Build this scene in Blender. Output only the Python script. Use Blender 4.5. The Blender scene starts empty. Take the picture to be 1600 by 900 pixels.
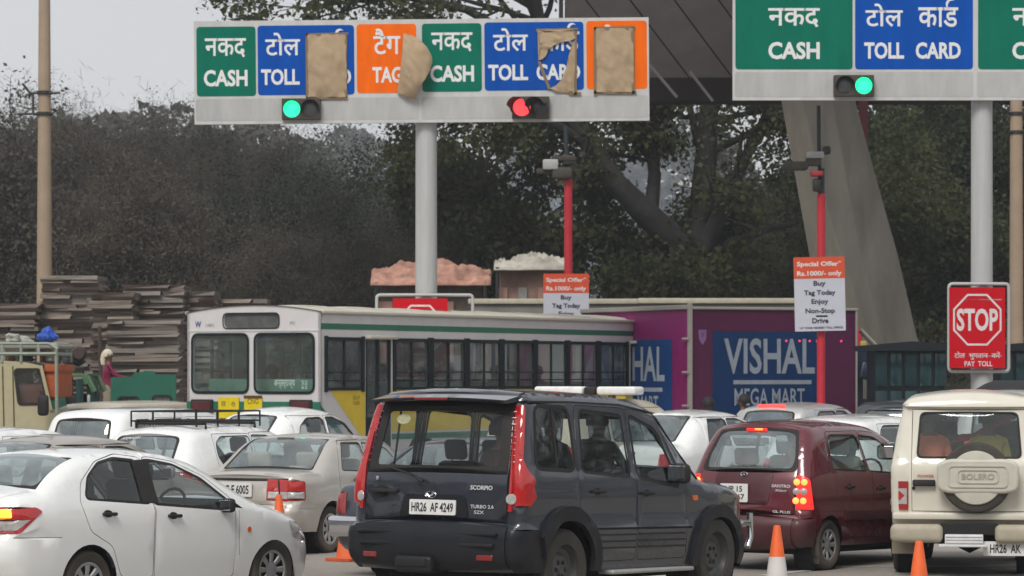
import bpy, bmesh, math, random
import numpy as np
from math import sin, cos, pi, radians
from mathutils import Vector, Matrix, Euler
from mathutils.geometry import delaunay_2d_cdt

S = bpy.context.scene
COL = S.collection
# ------------------------------------------------------------------ camera
F_PX, HZ, CAMH = 5000.0, 582.0, 2.15        # focal length and horizon row in photo pixels, eye height
cam_d = bpy.data.cameras.new('camera'); cam = bpy.data.objects.new('camera', cam_d); COL.objects.link(cam)
cam.location = (0, 0, CAMH); cam.rotation_euler = (pi/2, 0, 0)
cam_d.sensor_width = 36; cam_d.lens = 36*F_PX/1600; cam_d.shift_y = (HZ-450)/1600
cam_d.clip_start = 0.5; cam_d.clip_end = 3000
cam_d.dof.use_dof = True; cam_d.dof.focus_distance = 31; cam_d.dof.aperture_fstop = 5.6
S.camera = cam
# ------------------------------------------------------------------ world and sun (thin overcast)
SUN_EL, SUN_AZ = radians(48), radians(200)
W = bpy.data.worlds.new('World'); S.world = W; W.use_nodes = True
wn = W.node_tree; wn.nodes.clear()
sky = wn.nodes.new('ShaderNodeTexSky'); sky.sky_type = 'NISHITA'; sky.sun_disc = False
sky.sun_elevation = SUN_EL; sky.sun_rotation = SUN_AZ; sky.dust_density = 4; sky.air_density = 1
mixs = wn.nodes.new('ShaderNodeMixRGB'); mixs.inputs[0].default_value = 0.93
mixs.inputs[2].default_value = (4.85, 4.9, 5.02, 1)
bg = wn.nodes.new('ShaderNodeBackground'); bg.inputs[1].default_value = 0.1
wo = wn.nodes.new('ShaderNodeOutputWorld')
wn.links.new(sky.outputs[0], mixs.inputs[1]); _tc = wn.nodes.new('ShaderNodeTexCoord'); _no = wn.nodes.new('ShaderNodeTexNoise'); _no.inputs['Scale'].default_value = 3.5; _no.inputs['Detail'].default_value = 3
_mr = wn.nodes.new('ShaderNodeMapRange'); _mr.inputs['From Min'].default_value = .3; _mr.inputs['From Max'].default_value = .7; _mr.inputs['To Min'].default_value = .95; _mr.inputs['To Max'].default_value = 1.05
_vm = wn.nodes.new('ShaderNodeVectorMath'); _vm.operation = 'SCALE'
wn.links.new(_tc.outputs['Generated'], _no.inputs['Vector']); wn.links.new(_no.outputs['Fac'], _mr.inputs[0]); wn.links.new(mixs.outputs[0], _vm.inputs[0]); wn.links.new(_mr.outputs[0], _vm.inputs['Scale'])
wn.links.new(_vm.outputs[0], bg.inputs[0]); wn.links.new(bg.outputs[0], wo.inputs[0])
sun_d = bpy.data.lights.new('sun', 'SUN'); sun_d.energy = 1.5; sun_d.angle = radians(22); sun_d.color = (1, 0.97, 0.92)
sun = bpy.data.objects.new('sun', sun_d); COL.objects.link(sun)
# sun_rotation 0 = +Y, clockwise; direction to the sun
sdir = Vector((sin(SUN_AZ)*cos(SUN_EL), cos(SUN_AZ)*cos(SUN_EL), sin(SUN_EL)))
sun.rotation_euler = sdir.to_track_quat('Z', 'Y').to_euler(); sun.location = (0, -20, 60)
S.view_settings.view_transform = 'Standard'; S.view_settings.look = 'None'
S.view_settings.exposure = 0.52; S.view_settings.gamma = 1
S.cycles.max_bounces = 8; S.cycles.transparent_max_bounces = 24; S.cycles.use_denoising = True
S.cycles.diffuse_bounces = 3; S.cycles.glossy_bounces = 3; S.cycles.volume_bounces = 1

R = random.Random(7)
def PX(px, D): return (px-800)*D/F_PX
def PZ(py, D): return CAMH-(py-HZ)*D/F_PX
def P3(px, py, D): return Vector((PX(px, D), D, PZ(py, D)))

# ------------------------------------------------------------------ materials
MATS = {}
def nd(nt, t, **kw):
    n = nt.nodes.new(t)
    for k, v in kw.items():
        if k.startswith('i_'):
            key = k[2:]
            n.inputs[int(key) if key.isdigit() else key.replace('_', ' ')].default_value = v
        else: setattr(n, k, v)
    return n
def mat(name, col, rough=0.6, metal=0.0, coat=0.0, var=0.12, vscale=6.0, bump=0.0, bscale=40.0, spec=0.5,
        dirt=None, dirt_amt=0.0, dirt_z=0.6, rand=0.0, coord='Object', stretch=None):
    """principled material: base colour broken up by noise, optional low dirt film, fine relief"""
    if name in MATS: return MATS[name]
    m = bpy.data.materials.new(name); m.use_nodes = True; nt = m.node_tree; b = nt.nodes['Principled BSDF']
    MATS[name] = m
    b.inputs['Metallic'].default_value = metal; b.inputs['Roughness'].default_value = rough
    b.inputs['Specular IOR Level'].default_value = spec
    b.inputs['Coat Weight'].default_value = coat; b.inputs['Coat Roughness'].default_value = 0.06
    tc = nd(nt, 'ShaderNodeTexCoord'); src = tc.outputs[coord]
    if stretch:
        mp = nd(nt, 'ShaderNodeMapping'); mp.inputs['Scale'].default_value = stretch
        nt.links.new(src, mp.inputs[0]); src = mp.outputs[0]
    no = nd(nt, 'ShaderNodeTexNoise', i_Scale=vscale, i_Detail=6.0, i_Roughness=0.62); nt.links.new(src, no.inputs['Vector'])
    r = nd(nt, 'ShaderNodeMapRange'); r.inputs['From Min'].default_value = 0.3; r.inputs['From Max'].default_value = 0.7
    r.inputs['To Min'].default_value = 1-var; r.inputs['To Max'].default_value = 1+var
    nt.links.new(no.outputs['Fac'], r.inputs[0])
    hs = nd(nt, 'ShaderNodeVectorMath', operation='SCALE'); hs.inputs[0].default_value = col[:3]
    nt.links.new(r.outputs[0], hs.inputs['Scale']); out = hs.outputs[0]
    if rand:
        oi = nd(nt, 'ShaderNodeObjectInfo'); r2 = nd(nt, 'ShaderNodeMapRange'); r2.inputs['To Min'].default_value = 1-rand; r2.inputs['To Max'].default_value = 1+rand
        nt.links.new(oi.outputs['Random'], r2.inputs[0])
        h2 = nd(nt, 'ShaderNodeVectorMath', operation='SCALE'); nt.links.new(out, h2.inputs[0]); nt.links.new(r2.outputs[0], h2.inputs['Scale']); out = h2.outputs[0]
    if dirt:
        n2 = nd(nt, 'ShaderNodeTexNoise', i_Scale=3.0, i_Detail=8.0, i_Roughness=0.7); nt.links.new(tc.outputs['Object'], n2.inputs['Vector'])
        sp = nd(nt, 'ShaderNodeSeparateXYZ'); nt.links.new(tc.outputs['Object'], sp.inputs[0])
        mz = nd(nt, 'ShaderNodeMapRange'); mz.inputs['From Min'].default_value = 0.1; mz.inputs['From Max'].default_value = dirt_z
        mz.inputs['To Min'].default_value = 1.0; mz.inputs['To Max'].default_value = 0.25; nt.links.new(sp.outputs['Z'], mz.inputs[0])
        mu = nd(nt, 'ShaderNodeMath', operation='MULTIPLY'); nt.links.new(n2.outputs['Fac'], mu.inputs[0]); nt.links.new(mz.outputs[0], mu.inputs[1])
        m3 = nd(nt, 'ShaderNodeMath', operation='MULTIPLY'); m3.inputs[1].default_value = dirt_amt*2; nt.links.new(mu.outputs[0], m3.inputs[0]); m3.use_clamp = True
        mx = nd(nt, 'ShaderNodeMixRGB'); mx.inputs[2].default_value = (*dirt[:3], 1); nt.links.new(m3.outputs[0], mx.inputs[0]); nt.links.new(out, mx.inputs[1]); out = mx.outputs[0]
        mr = nd(nt, 'ShaderNodeMapRange'); mr.inputs['To Min'].default_value = rough; mr.inputs['To Max'].default_value = min(1, rough+0.5)
        nt.links.new(m3.outputs[0], mr.inputs[0]); nt.links.new(mr.outputs[0], b.inputs['Roughness'])
    nt.links.new(out, b.inputs['Base Color'])
    if bump:
        nb = nd(nt, 'ShaderNodeTexNoise', i_Scale=bscale, i_Detail=5.0); nt.links.new(src, nb.inputs['Vector'])
        bp = nd(nt, 'ShaderNodeBump', i_Strength=bump, i_Distance=0.01); nt.links.new(nb.outputs['Fac'], bp.inputs['Height']); nt.links.new(bp.outputs[0], b.inputs['Normal'])
    return m
def emis(name, col, strength, base=None):
    if name in MATS: return MATS[name]
    m = bpy.data.materials.new(name); m.use_nodes = True; b = m.node_tree.nodes['Principled BSDF']; MATS[name] = m
    b.inputs['Base Color'].default_value = (*(base or col), 1); b.inputs['Emission Color'].default_value = (*col, 1)
    b.inputs['Emission Strength'].default_value = strength; b.inputs['Roughness'].default_value = 0.2
    return m
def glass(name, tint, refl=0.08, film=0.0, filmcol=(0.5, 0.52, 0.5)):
    """thin sheet: tinted see-through, Fresnel reflection, optional pale diffuse film"""
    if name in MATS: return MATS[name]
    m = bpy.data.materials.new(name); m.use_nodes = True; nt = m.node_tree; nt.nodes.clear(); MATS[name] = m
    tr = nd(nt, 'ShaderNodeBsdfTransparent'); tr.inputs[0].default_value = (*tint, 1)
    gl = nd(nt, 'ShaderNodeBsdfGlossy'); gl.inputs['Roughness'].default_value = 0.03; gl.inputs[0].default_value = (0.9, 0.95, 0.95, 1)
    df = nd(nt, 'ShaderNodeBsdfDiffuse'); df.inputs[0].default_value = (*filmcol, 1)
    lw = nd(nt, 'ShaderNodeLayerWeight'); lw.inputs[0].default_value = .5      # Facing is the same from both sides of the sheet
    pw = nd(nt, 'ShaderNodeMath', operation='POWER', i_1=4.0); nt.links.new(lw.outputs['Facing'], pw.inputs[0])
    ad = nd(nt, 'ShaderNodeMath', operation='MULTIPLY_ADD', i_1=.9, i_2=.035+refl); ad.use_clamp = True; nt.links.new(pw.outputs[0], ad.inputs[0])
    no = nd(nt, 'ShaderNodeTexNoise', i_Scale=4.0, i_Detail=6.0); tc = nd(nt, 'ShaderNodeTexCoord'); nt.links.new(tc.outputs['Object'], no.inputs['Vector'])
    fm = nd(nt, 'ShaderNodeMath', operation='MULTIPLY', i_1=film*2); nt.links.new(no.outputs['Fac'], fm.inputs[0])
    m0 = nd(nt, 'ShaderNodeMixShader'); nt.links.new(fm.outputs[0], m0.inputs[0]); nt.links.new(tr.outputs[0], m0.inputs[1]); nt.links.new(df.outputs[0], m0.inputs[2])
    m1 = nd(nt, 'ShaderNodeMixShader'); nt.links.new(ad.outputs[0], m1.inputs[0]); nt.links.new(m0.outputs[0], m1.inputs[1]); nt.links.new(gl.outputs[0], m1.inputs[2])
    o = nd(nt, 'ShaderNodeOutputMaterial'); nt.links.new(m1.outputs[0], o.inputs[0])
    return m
DUST = (0.32, 0.27, 0.21)
M_BLACK = mat('black_plastic', (0.012, 0.012, 0.014), 0.6, spec=0.25, bump=0.1, dirt=DUST, dirt_amt=0.18)
M_SEAM = mat('seam_shadow_gap', (0.01, 0.01, 0.01), 0.8)
M_RUB = mat('tyre_rubber', (0.016, 0.015, 0.015), 0.9, spec=0.2, bump=0.3, dirt=DUST, dirt_amt=0.3)
M_TYREDUST = mat('dusty_tyre_rubber', (0.055, 0.05, 0.042), 0.9, bump=0.3, var=0.25)
M_RIM = mat('silver_wheel_cover', (0.42, 0.43, 0.44), 0.35, 0.6, dirt=DUST, dirt_amt=0.25)
M_STEEL = mat('dark_steel', (0.05, 0.05, 0.05), 0.5, 0.6)
M_CHROME = mat('chrome', (0.7, 0.7, 0.72), 0.12, 1.0, var=0.04)
M_SEATG = mat('grey_seat_cloth', (0.045, 0.047, 0.052), 0.9, bump=0.2)
M_SEATB = mat('beige_seat_cloth', (0.38, 0.34, 0.27), 0.9, bump=0.2)
M_INT = mat('dark_interior', (0.015, 0.015, 0.017), 0.9, spec=0.2)
M_GLD = glass('dark_tinted_glass', (0.80, 0.84, 0.85), 0.03, 0.015)
M_GLM = glass('green_tinted_glass', (0.80, 0.87, 0.86), 0.05, 0.05, (0.40, 0.47, 0.47))
M_GLR = glass('rear_screen_glass', (0.80, 0.86, 0.87), 0.08, 0.20, (0.42, 0.49, 0.52))  # bluish film puts sky brightness and dust into the pane colour
M_RED = mat('red_lamp_lens', (0.45, 0.012, 0.012), 0.12, coat=1.0, var=0.2, vscale=30)
M_REDD = mat('dark_red_lamp_lens', (0.22, 0.01, 0.012), 0.15, coat=1.0, var=0.2)
M_CLR = mat('clear_lamp_lens', (0.42, 0.41, 0.40), 0.1, coat=1.0, var=0.2, vscale=25)
M_AMB = mat('amber_lens', (0.7, 0.12, 0.02), 0.15, coat=1.0)
M_PLATE = mat('number_plate_white', (0.72, 0.72, 0.70), 0.4, var=0.08)
M_INK = mat('black_print', (0.02, 0.02, 0.02), 0.6)
M_WHT = mat('white_print', (0.75, 0.76, 0.76), 0.5, var=0.05)

# ------------------------------------------------------------------ object helpers
def link(o, parent=None):
    COL.objects.link(o)
    if parent: o.parent = parent
    return o
def tag(o, label=None, cat=None, group=None, kind=None):
    for k, v in (('label', label), ('category', cat), ('group', group), ('kind', kind)):
        if v: o[k] = v
    return o
def empty(name, loc, rz=0.0, label=None, cat=None, group=None, parent=None):
    o = bpy.data.objects.new(name, None); o.empty_display_size = 0.3; link(o, parent)
    o.location = loc; o.rotation_euler = (0, 0, rz)
    return tag(o, label, cat, group)
def mesh_obj(name, V, Fc, mats, parent=None, mi=None, smooth=None):
    me = bpy.data.meshes.new(name); me.from_pydata([tuple(v) for v in V], [], [tuple(f) for f in Fc])
    for m in (mats if isinstance(mats, (list, tuple)) else [mats]): me.materials.append(m)
    if mi is not None: me.polygons.foreach_set('material_index', np.array(mi, dtype=np.int32))
    me.validate(); me.update()
    if smooth is not None:
        me.shade_smooth()
        if smooth < 180: me.set_sharp_from_angle(angle=radians(smooth))
    return link(bpy.data.objects.new(name, me), parent)
class MB:
    """collects shapes for ONE mesh object"""
    def __init__(s): s.v = []; s.f = []; s.m = []
    def add(s, V, Fc, mi=0, M=None):
        o = len(s.v)
        s.v += [(M @ Vector(v)) if M is not None else Vector(v) for v in V]
        s.f += [tuple(i+o for i in f) for f in Fc]; s.m += [mi]*len(Fc); return s
    def box(s, c, d, mi=0, bev=0.0, M=None, rz=0.0, seg=2, rx=0.0, ry=0.0):
        x, y, z = [q/2 for q in d]
        T = Matrix.Translation(c) @ Euler((rx, ry, rz)).to_matrix().to_4x4()
        if M is not None: T = M @ T
        if bev > 0:
            bm = bmesh.new(); bmesh.ops.create_cube(bm, size=1); bmesh.ops.scale(bm, vec=d, verts=bm.verts)
            bmesh.ops.bevel(bm, geom=bm.edges[:], offset=min(bev, min(d)*0.48), segments=seg, affect='EDGES', profile=0.5)
            bm.verts.index_update(); V = [v.co.copy() for v in bm.verts]; Fc = [[v.index for v in f.verts] for f in bm.faces]; bm.free()
            return s.add(V, Fc, mi, T)
        V = [(-x,-y,-z),(x,-y,-z),(x,y,-z),(-x,y,-z),(-x,-y,z),(x,-y,z),(x,y,z),(-x,y,z)]
        return s.add(V, [(0,3,2,1),(4,5,6,7),(0,1,5,4),(1,2,6,5),(2,3,7,6),(3,0,4,7)], mi, T)
    def tube(s, pts, rad, n=8, mi=0, caps=True, M=None):
        pts = [Vector(p) for p in pts]; k = len(pts); rad = rad if isinstance(rad, (list, tuple)) else [rad]*k
        V = []; Fc = []; up = None
        for i, p in enumerate(pts):
            t = (pts[min(i+1, k-1)]-pts[max(i-1, 0)]).normalized()
            if up is None: up = Vector((0, 0, 1)) if abs(t.z) < 0.9 else Vector((1, 0, 0))
            a = t.cross(up).normalized(); b = a.cross(t).normalized(); up = b
            for j in range(n):
                w = 2*pi*j/n; V.append(p+(a*cos(w)+b*sin(w))*rad[i])
        for i in range(k-1):
            for j in range(n): Fc.append((i*n+j, i*n+(j+1) % n, (i+1)*n+(j+1) % n, (i+1)*n+j))
        if caps: Fc.append(tuple(range(n-1, -1, -1))); Fc.append(tuple((k-1)*n+j for j in range(n)))
        return s.add(V, Fc, mi, M)
    def lathe(s, prof, n=24, mi=0, M=None):
        """prof: (r, h) about local z"""
        V = []; Fc = []; k = len(prof)
        for r, h in prof:
            for j in range(n): V.append((r*cos(2*pi*j/n), r*sin(2*pi*j/n), h))
        for i in range(k-1):
            for j in range(n): Fc.append((i*n+j, i*n+(j+1) % n, (i+1)*n+(j+1) % n, (i+1)*n+j))
        return s.add(V, Fc, mi, M)
    def prism(s, poly, h0, h1, mi=0, M=None):
        """poly in local xy, extruded in z; sides + caps"""
        n = len(poly); V = [(x, y, h0) for x, y in poly]+[(x, y, h1) for x, y in poly]
        Fc = [tuple(range(n-1, -1, -1)), tuple(range(n, 2*n))]+[(i, (i+1) % n, n+(i+1) % n, n+i) for i in range(n)]
        return s.add(V, Fc, mi, M)
    def build(s, name, mats, parent=None, smooth=None):
        return mesh_obj(name, s.v, s.f, mats, parent, s.m, smooth)
FRONT = Matrix(((1,0,0,0),(0,0,-1,0),(0,1,0,0),(0,0,0,1)))     # local (x,y,z) -> (x,-z,y): a panel facing -Y
def rpoly(pts, r, seg=4):
    """polygon with rounded corners"""
    out = []; n = len(pts)
    for i in range(n):
        a, b, c = Vector(pts[i-1][:2]), Vector(pts[i][:2]), Vector(pts[(i+1) % n][:2]); rr = pts[i][2] if len(pts[i]) > 2 else r
        d1 = (a-b); d2 = (c-b); q = min(rr, d1.length*0.45, d2.length*0.45)
        if q < 1e-4: out.append(tuple(b)); continue
        p1 = b+d1.normalized()*q; p2 = b+d2.normalized()*q
        for k in range(seg+1):
            t = k/seg; out.append(tuple(p1*(1-t)**2+b*2*t*(1-t)+p2*t*t))
    return out
def rrect(x0, z0, x1, z1, r=0.03, seg=4): return rpoly([(x0,z0),(x1,z0),(x1,z1),(x0,z1)], r, seg)
def grow(poly, d):
    """offset a closed polygon outwards by d"""
    P = [Vector(p[:2]) for p in poly]; n = len(P)
    A = sum(P[i].x*P[(i+1) % n].y-P[(i+1) % n].x*P[i].y for i in range(n)); sg = 1 if A > 0 else -1; out = []
    for i in range(n):
        e1 = (P[i]-P[i-1]); e2 = (P[(i+1) % n]-P[i])
        if e1.length < 1e-7 or e2.length < 1e-7: out.append(tuple(P[i])); continue
        e1.normalize(); e2.normalize(); n1 = Vector((e1.y, -e1.x))*sg; n2 = Vector((e2.y, -e2.x))*sg
        m = (n1+n2); L = m.length
        if L < 1e-3: out.append(tuple(P[i]+n1*d)); continue
        m.normalize(); out.append(tuple(P[i]+m*(d/max(0.5, m.dot(n1)))))
    return out
def inpoly(px, pz, poly):
    c = False; n = len(poly); j = n-1
    for i in range(n):
        xi, yi = poly[i]; xj, yj = poly[j]
        if (yi > pz) != (yj > pz) and px < (xj-xi)*(pz-yi)/(yj-yi)+xi: c = not c
        j = i
    return c
_txt = {}
def text_mesh(s, fat=0.0, font=None):
    key = (s, fat)
    if key in _txt: return _txt[key]
    cu = bpy.data.curves.new('t', 'FONT'); cu.body = s; cu.offset = fat; cu.resolution_u = 3; cu.extrude = 0.0
    o = bpy.data.objects.new('t', cu); COL.objects.link(o)
    dg = bpy.context.evaluated_depsgraph_get(); me = bpy.data.meshes.new_from_object(o.evaluated_get(dg))
    V = np.array([v.co[:] for v in me.vertices]); Fc = [tuple(p.vertices) for p in me.polygons]
    bpy.data.objects.remove(o); bpy.data.curves.remove(cu); bpy.data.meshes.remove(me)
    if len(V) == 0: V = np.zeros((3, 3)); Fc = [(0, 1, 2)]
    _txt[key] = (V, Fc, V.min(0), V.max(0)); return _txt[key]
def add_text(mb, s, cx, cy, w, h, M, fat=0.012, mi=0, z=0.0, skew=0.0):
    """text scaled into a w x h box centred at (cx,cy) of the plane M (local xy)"""
    V, Fc, lo, hi = text_mesh(s, fat); sx = w/max(1e-6, hi[0]-lo[0]); sy = h/max(1e-6, hi[1]-lo[1])
    mb.add([((v[0]-lo[0])*sx-w/2+cx+skew*((v[1]-lo[1])*sy-h/2), (v[1]-lo[1])*sy-h/2+cy, z) for v in V], Fc, mi, M)

# ------------------------------------------------------------------ car shells
def spline(pts, seg=5):
    """Catmull-Rom through pts; a third item 'c' keeps a corner"""
    P = [Vector(p[:2]) for p in pts]; n = len(P); cor = [len(p) > 2 for p in pts]; out = []
    for i in range(n-1):
        a = P[i]; b = P[i+1]
        ta = (b-P[i-1])*0.5 if i > 0 and not cor[i] else (b-a)
        tb = (P[i+2]-a)*0.5 if i+2 < n and not cor[i+1] else (b-a)
        L = (b-a).length
        if ta.length > 1e-6: ta = ta.normalized()*L
        if tb.length > 1e-6: tb = tb.normalized()*L
        k = max(1, min(seg, int(L/0.035)))
        for j in range(k):
            t = j/k; out.append(a*(2*t**3-3*t*t+1)+ta*(t**3-2*t*t+t)+b*(-2*t**3+3*t*t)+tb*(t**3-t*t))
    out.append(P[-1]); return np.array([(p.x, p.y) for p in out])
class Shell:
    def __init__(s, prof, hw, taper, cr=0.08, ct=0.03, rr=0.16, rt=0.10, sill=0.25, grid=0.09, rb=None):
        s.p = spline(prof); s.hw = hw; s.taper = taper; s.sill = sill; s.grid = grid
        d = np.gradient(s.p, axis=0); L = np.hypot(d[:, 0], d[:, 1])+1e-9
        N = np.stack([-d[:, 1]/L, d[:, 0]/L], 1)
        for _ in range(3):
            N[1:-1] = (N[:-2]+2*N[1:-1]+N[2:])/4
        N /= np.hypot(N[:, 0], N[:, 1])[:, None]+1e-9; s.N = N
        seg = np.hypot(*(s.p[1:]-s.p[:-1]).T); s.s = np.concatenate([[0], np.cumsum(seg)])
        s.c = cr*N[:, 0]**2+ct*N[:, 1]**2; s.r = rr*N[:, 0]**2+rt*N[:, 1]**2
        for _ in range(4):
            for a in (s.c, s.r): a[1:-1] = (a[:-2]+2*a[1:-1]+a[2:])/4
        s.w = s.base(s.p[:, 0], s.p[:, 1])-s.r
        s.top = int(np.argmax(s.p[:, 1]))
    def base(s, x, z):
        hz = np.interp(z, [a for a, b in s.hw], [b for a, b in s.hw]); tp = np.interp(x, [a for a, b in s.taper], [b for a, b in s.taper])
        return hz-tp
    def Y(s, x, z):
        x = np.atleast_1d(np.array(x, float)); z = np.atleast_1d(np.array(z, float))
        A = s.p[:-1]; B = s.p[1:]; AB = B-A; L2 = (AB**2).sum(1)+1e-12
        Q = np.stack([x, z], 1)[:, None, :]; t = (((Q-A)*AB).sum(2)/L2).clip(0, 1)
        D = np.sqrt(((Q-(A+t[..., None]*AB))**2).sum(2)); j = D.argmin(1); d = D[np.arange(len(j)), j]
        r = s.r[:-1][j]; q = (1-np.minimum(d/r, 1)).clip(0, 1)
        return s.base(x, z)-r*(1-np.sqrt(1-q*q+1e-12))
    def s_rear(s, z): return float(np.interp(z, s.p[:s.top+1, 1], s.s[:s.top+1]))
    def s_x(s, x, lo=None):
        i0 = lo if lo is not None else s.top//2
        return float(np.interp(x, s.p[i0:, 0], s.s[i0:]))
    def pt(s, y, sv):
        x = np.interp(sv, s.s, s.p[:, 0]); z = np.interp(sv, s.s, s.p[:, 1]); c = np.interp(sv, s.s, s.c); w = np.interp(sv, s.s, s.w)
        nx = np.interp(sv, s.s, s.N[:, 0]); nz = np.interp(sv, s.s, s.N[:, 1]); b = c*(1-np.minimum(1, (y/w)**2))
        return x+nx*b, z+nz*b, nx, nz
    def rear_pt(s, y, z, off=0.0):
        x, zz, nx, nz = s.pt(y, s.s_rear(z)); return Vector((float(x+nx*off), y, float(zz+nz*off)))
def cdt(outline, regs, extra):
    pts = []; edges = []
    for poly in [outline]+[r['poly'] for r in regs]:
        b = len(pts); n = len(poly); pts += [Vector((float(p[0]), float(p[1]))) for p in poly]; edges += [(b+i, b+(i+1) % n) for i in range(n)]
    pts += [Vector((float(a), float(b))) for a, b in extra]
    vo, eo, fo, _, _, _ = delaunay_2d_cdt(pts, edges, [], 0, 1e-5)
    V = np.array([(v.x, v.y) for v in vo]); out = {}
    for f in fo:
        c = V[list(f)].mean(0)
        if not inpoly(c[0], c[1], outline): continue
        k = -1
        for i, r in enumerate(regs):
            bb = r.get('bb')
            if bb is None:
                a = np.array([p[:2] for p in r['poly']]); bb = r['bb'] = (a[:, 0].min(), a[:, 0].max(), a[:, 1].min(), a[:, 1].max())
            if bb[0] <= c[0] <= bb[1] and bb[2] <= c[1] <= bb[3] and inpoly(c[0], c[1], r['poly']): k = i
        out.setdefault(k, []).append(tuple(f))
    return V, out
def emit(store, key, V3, Nn, faces, off, flip=False):
    """append the faces of one region to store[key], pushed out by off, with a skirt back to the surface"""
    used = sorted({i for f in faces for i in f}); mp = {}
    V, Fc = store.setdefault(key, ([], []))
    for i in used: mp[i] = len(V); V.append(tuple(V3[i]+Nn[i]*off))
    for f in faces: Fc.append(tuple(mp[i] for i in (reversed(f) if flip else f)))
    if abs(off) > 0.0015:
        cnt = {}
        for f in faces:
            for a, b in zip(f, f[1:]+f[:1]): cnt.setdefault((min(a, b), max(a, b)), []).append((a, b))
        lo = {}
        for e, l in cnt.items():
            if len(l) == 1:
                a, b = l[0]
                for i in (a, b):
                    if i not in lo: lo[i] = len(V); V.append(tuple(V3[i]-Nn[i]*0.002))
                q = (mp[b], mp[a], lo[a], lo[b]); Fc.append(q if not flip else tuple(reversed(q)))
def build_shell(sh, side, rib, root, body_mat, body_name='body'):
    """side: regions in (x,z), both flanks; rib: regions in (y,s) of the ribbon over rear, roof and bonnet.
    region = dict(key, mat, poly, off=0, parent=None, both=True)"""
    store = {}; meta = {}
    pr = sh.p; outline = [tuple(p) for p in pr]; bot0 = pr[0]; bot1 = pr[-1]
    nb = max(2, int((bot1[0]-bot0[0])/0.15)); bl = [(bot1[0]+(bot0[0]-bot1[0])*i/nb, sh.sill) for i in range(nb+1)]
    outline = outline+[(x, z) for x, z in bl if True]
    ex = []
    for k in (0.04, 0.16, 0.36, 0.65): # rows following the rounded edge
        for i in range(0, len(pr), 1):
            q = pr[i]-sh.N[i]*sh.r[i]*k
            if inpoly(q[0], q[1], outline): ex.append(tuple(q))
    x0, x1 = pr[:, 0].min(), pr[:, 0].max(); z1 = pr[:, 1].max(); g = sh.grid
    for i in range(int((x1-x0)/g)):
        for j in range(int((z1-sh.sill)/g)+1):
            q = (x0+(i+0.5+0.25*(j % 2))*g, sh.sill+(j+0.5)*g)
            if inpoly(q[0], q[1], outline): ex.append(q)
    V, fr = cdt(outline, side, ex); Yv = sh.Y(V[:, 0], V[:, 1])
    for sgn, tagk in ((-1, 'R'), (1, 'L')):
        V3 = np.stack([V[:, 0], sgn*Yv, V[:, 1]], 1)
        # normals by finite differences
        e = 0.02; dx = (sh.Y(V[:, 0]+e, V[:, 1])-sh.Y(V[:, 0]-e, V[:, 1]))/(2*e); dz = (sh.Y(V[:, 0], V[:, 1]+e)-sh.Y(V[:, 0], V[:, 1]-e))/(2*e)
        Nn = np.stack([-dx.clip(-1.5, 1.5), np.full(len(V), float(sgn)), -dz.clip(-1.5, 1.5)], 1); Nn /= np.linalg.norm(Nn, axis=1)[:, None]
        for k, faces in fr.items():
            if k == -1: emit(store, (body_name, 'C'), V3, Nn, faces, 0, sgn > 0); continue
            r = side[k]
            if r['key'] == 'hole': continue
            kk = (r['key'], 'C' if r.get('one') else tagk); meta[kk] = r; emit(store, kk, V3, Nn, faces, r.get('off', 0), sgn > 0)
    # ribbon
    L = [(-float(w), float(s_)) for w, s_ in zip(sh.w, sh.s)]; Rr = [(float(w), float(s_)) for w, s_ in zip(sh.w, sh.s)]
    out2 = L+Rr[::-1]
    regs = []
    for r in rib:
        if r.get('both'):
            regs.append(dict(r, side='R')); regs.append(dict(r, side='L', poly=[(-a, b) for a, b in r['poly']][::-1]))
        else: regs.append(dict(r, side='C'))
    ex = []
    for w, s_ in zip(sh.w[1:-1], sh.s[1:-1]):
        for q in (-0.93, -0.78, -0.55, -0.28, 0, 0.28, 0.55, 0.78, 0.93): ex.append((q*w, s_))
    V, fr = cdt(out2, regs, ex); x, z, nx, nz = sh.pt(V[:, 0], V[:, 1])
    V3 = np.stack([x, V[:, 0], z], 1); Nn = np.stack([nx, np.zeros(len(V)), nz], 1)
    for k, faces in fr.items():
        if k == -1: emit(store, (body_name, 'C'), V3, Nn, faces, 0, True); continue
        r = regs[k]
        if r['key'] == 'hole': continue
        kk = (r['key'], r['side']); meta.setdefault(kk, r); emit(store, kk, V3, Nn, faces, r.get('off', 0), True)
    objs = {}
    order = [(body_name, 'C')]+[k for k in store if k[0] != body_name and not meta[k].get('parent')]+[k for k in store if k[0] != body_name and meta[k].get('parent')]
    for k in order:
        if k not in store: continue
        m = body_mat if k[0] == body_name else meta[k]['mat']; par = root
        if k[0] != body_name and meta[k].get('parent'):
            pk = meta[k]['parent']; par = objs.get((pk, k[1])) or objs.get((pk, 'C')) or root
        o = mesh_obj(k[0].split('#')[0], store[k][0], store[k][1], m, par, smooth=38)
        bm = bmesh.new(); bm.from_mesh(o.data); bmesh.ops.remove_doubles(bm, verts=bm.verts, dist=0.0015); bm.normal_update(); bm.to_mesh(o.data); bm.free()
        o.data.shade_smooth(); o.data.set_sharp_from_angle(angle=radians(38))
        objs[k] = o
    return objs
def circ(cx, cz, r, n=28, a0=0, a1=360): return [(cx+r*cos(radians(a0+(a1-a0)*i/n)), cz+r*sin(radians(a0+(a1-a0)*i/n))) for i in range(n if a1-a0 >= 360 else n+1)]
def arch(cx, cz, r, sill): return circ(cx, cz, r, 30)
ROT_R = Matrix.Rotation(pi/2, 4, 'X')      # lathe axis z -> -y (outwards on the right flank)
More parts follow.
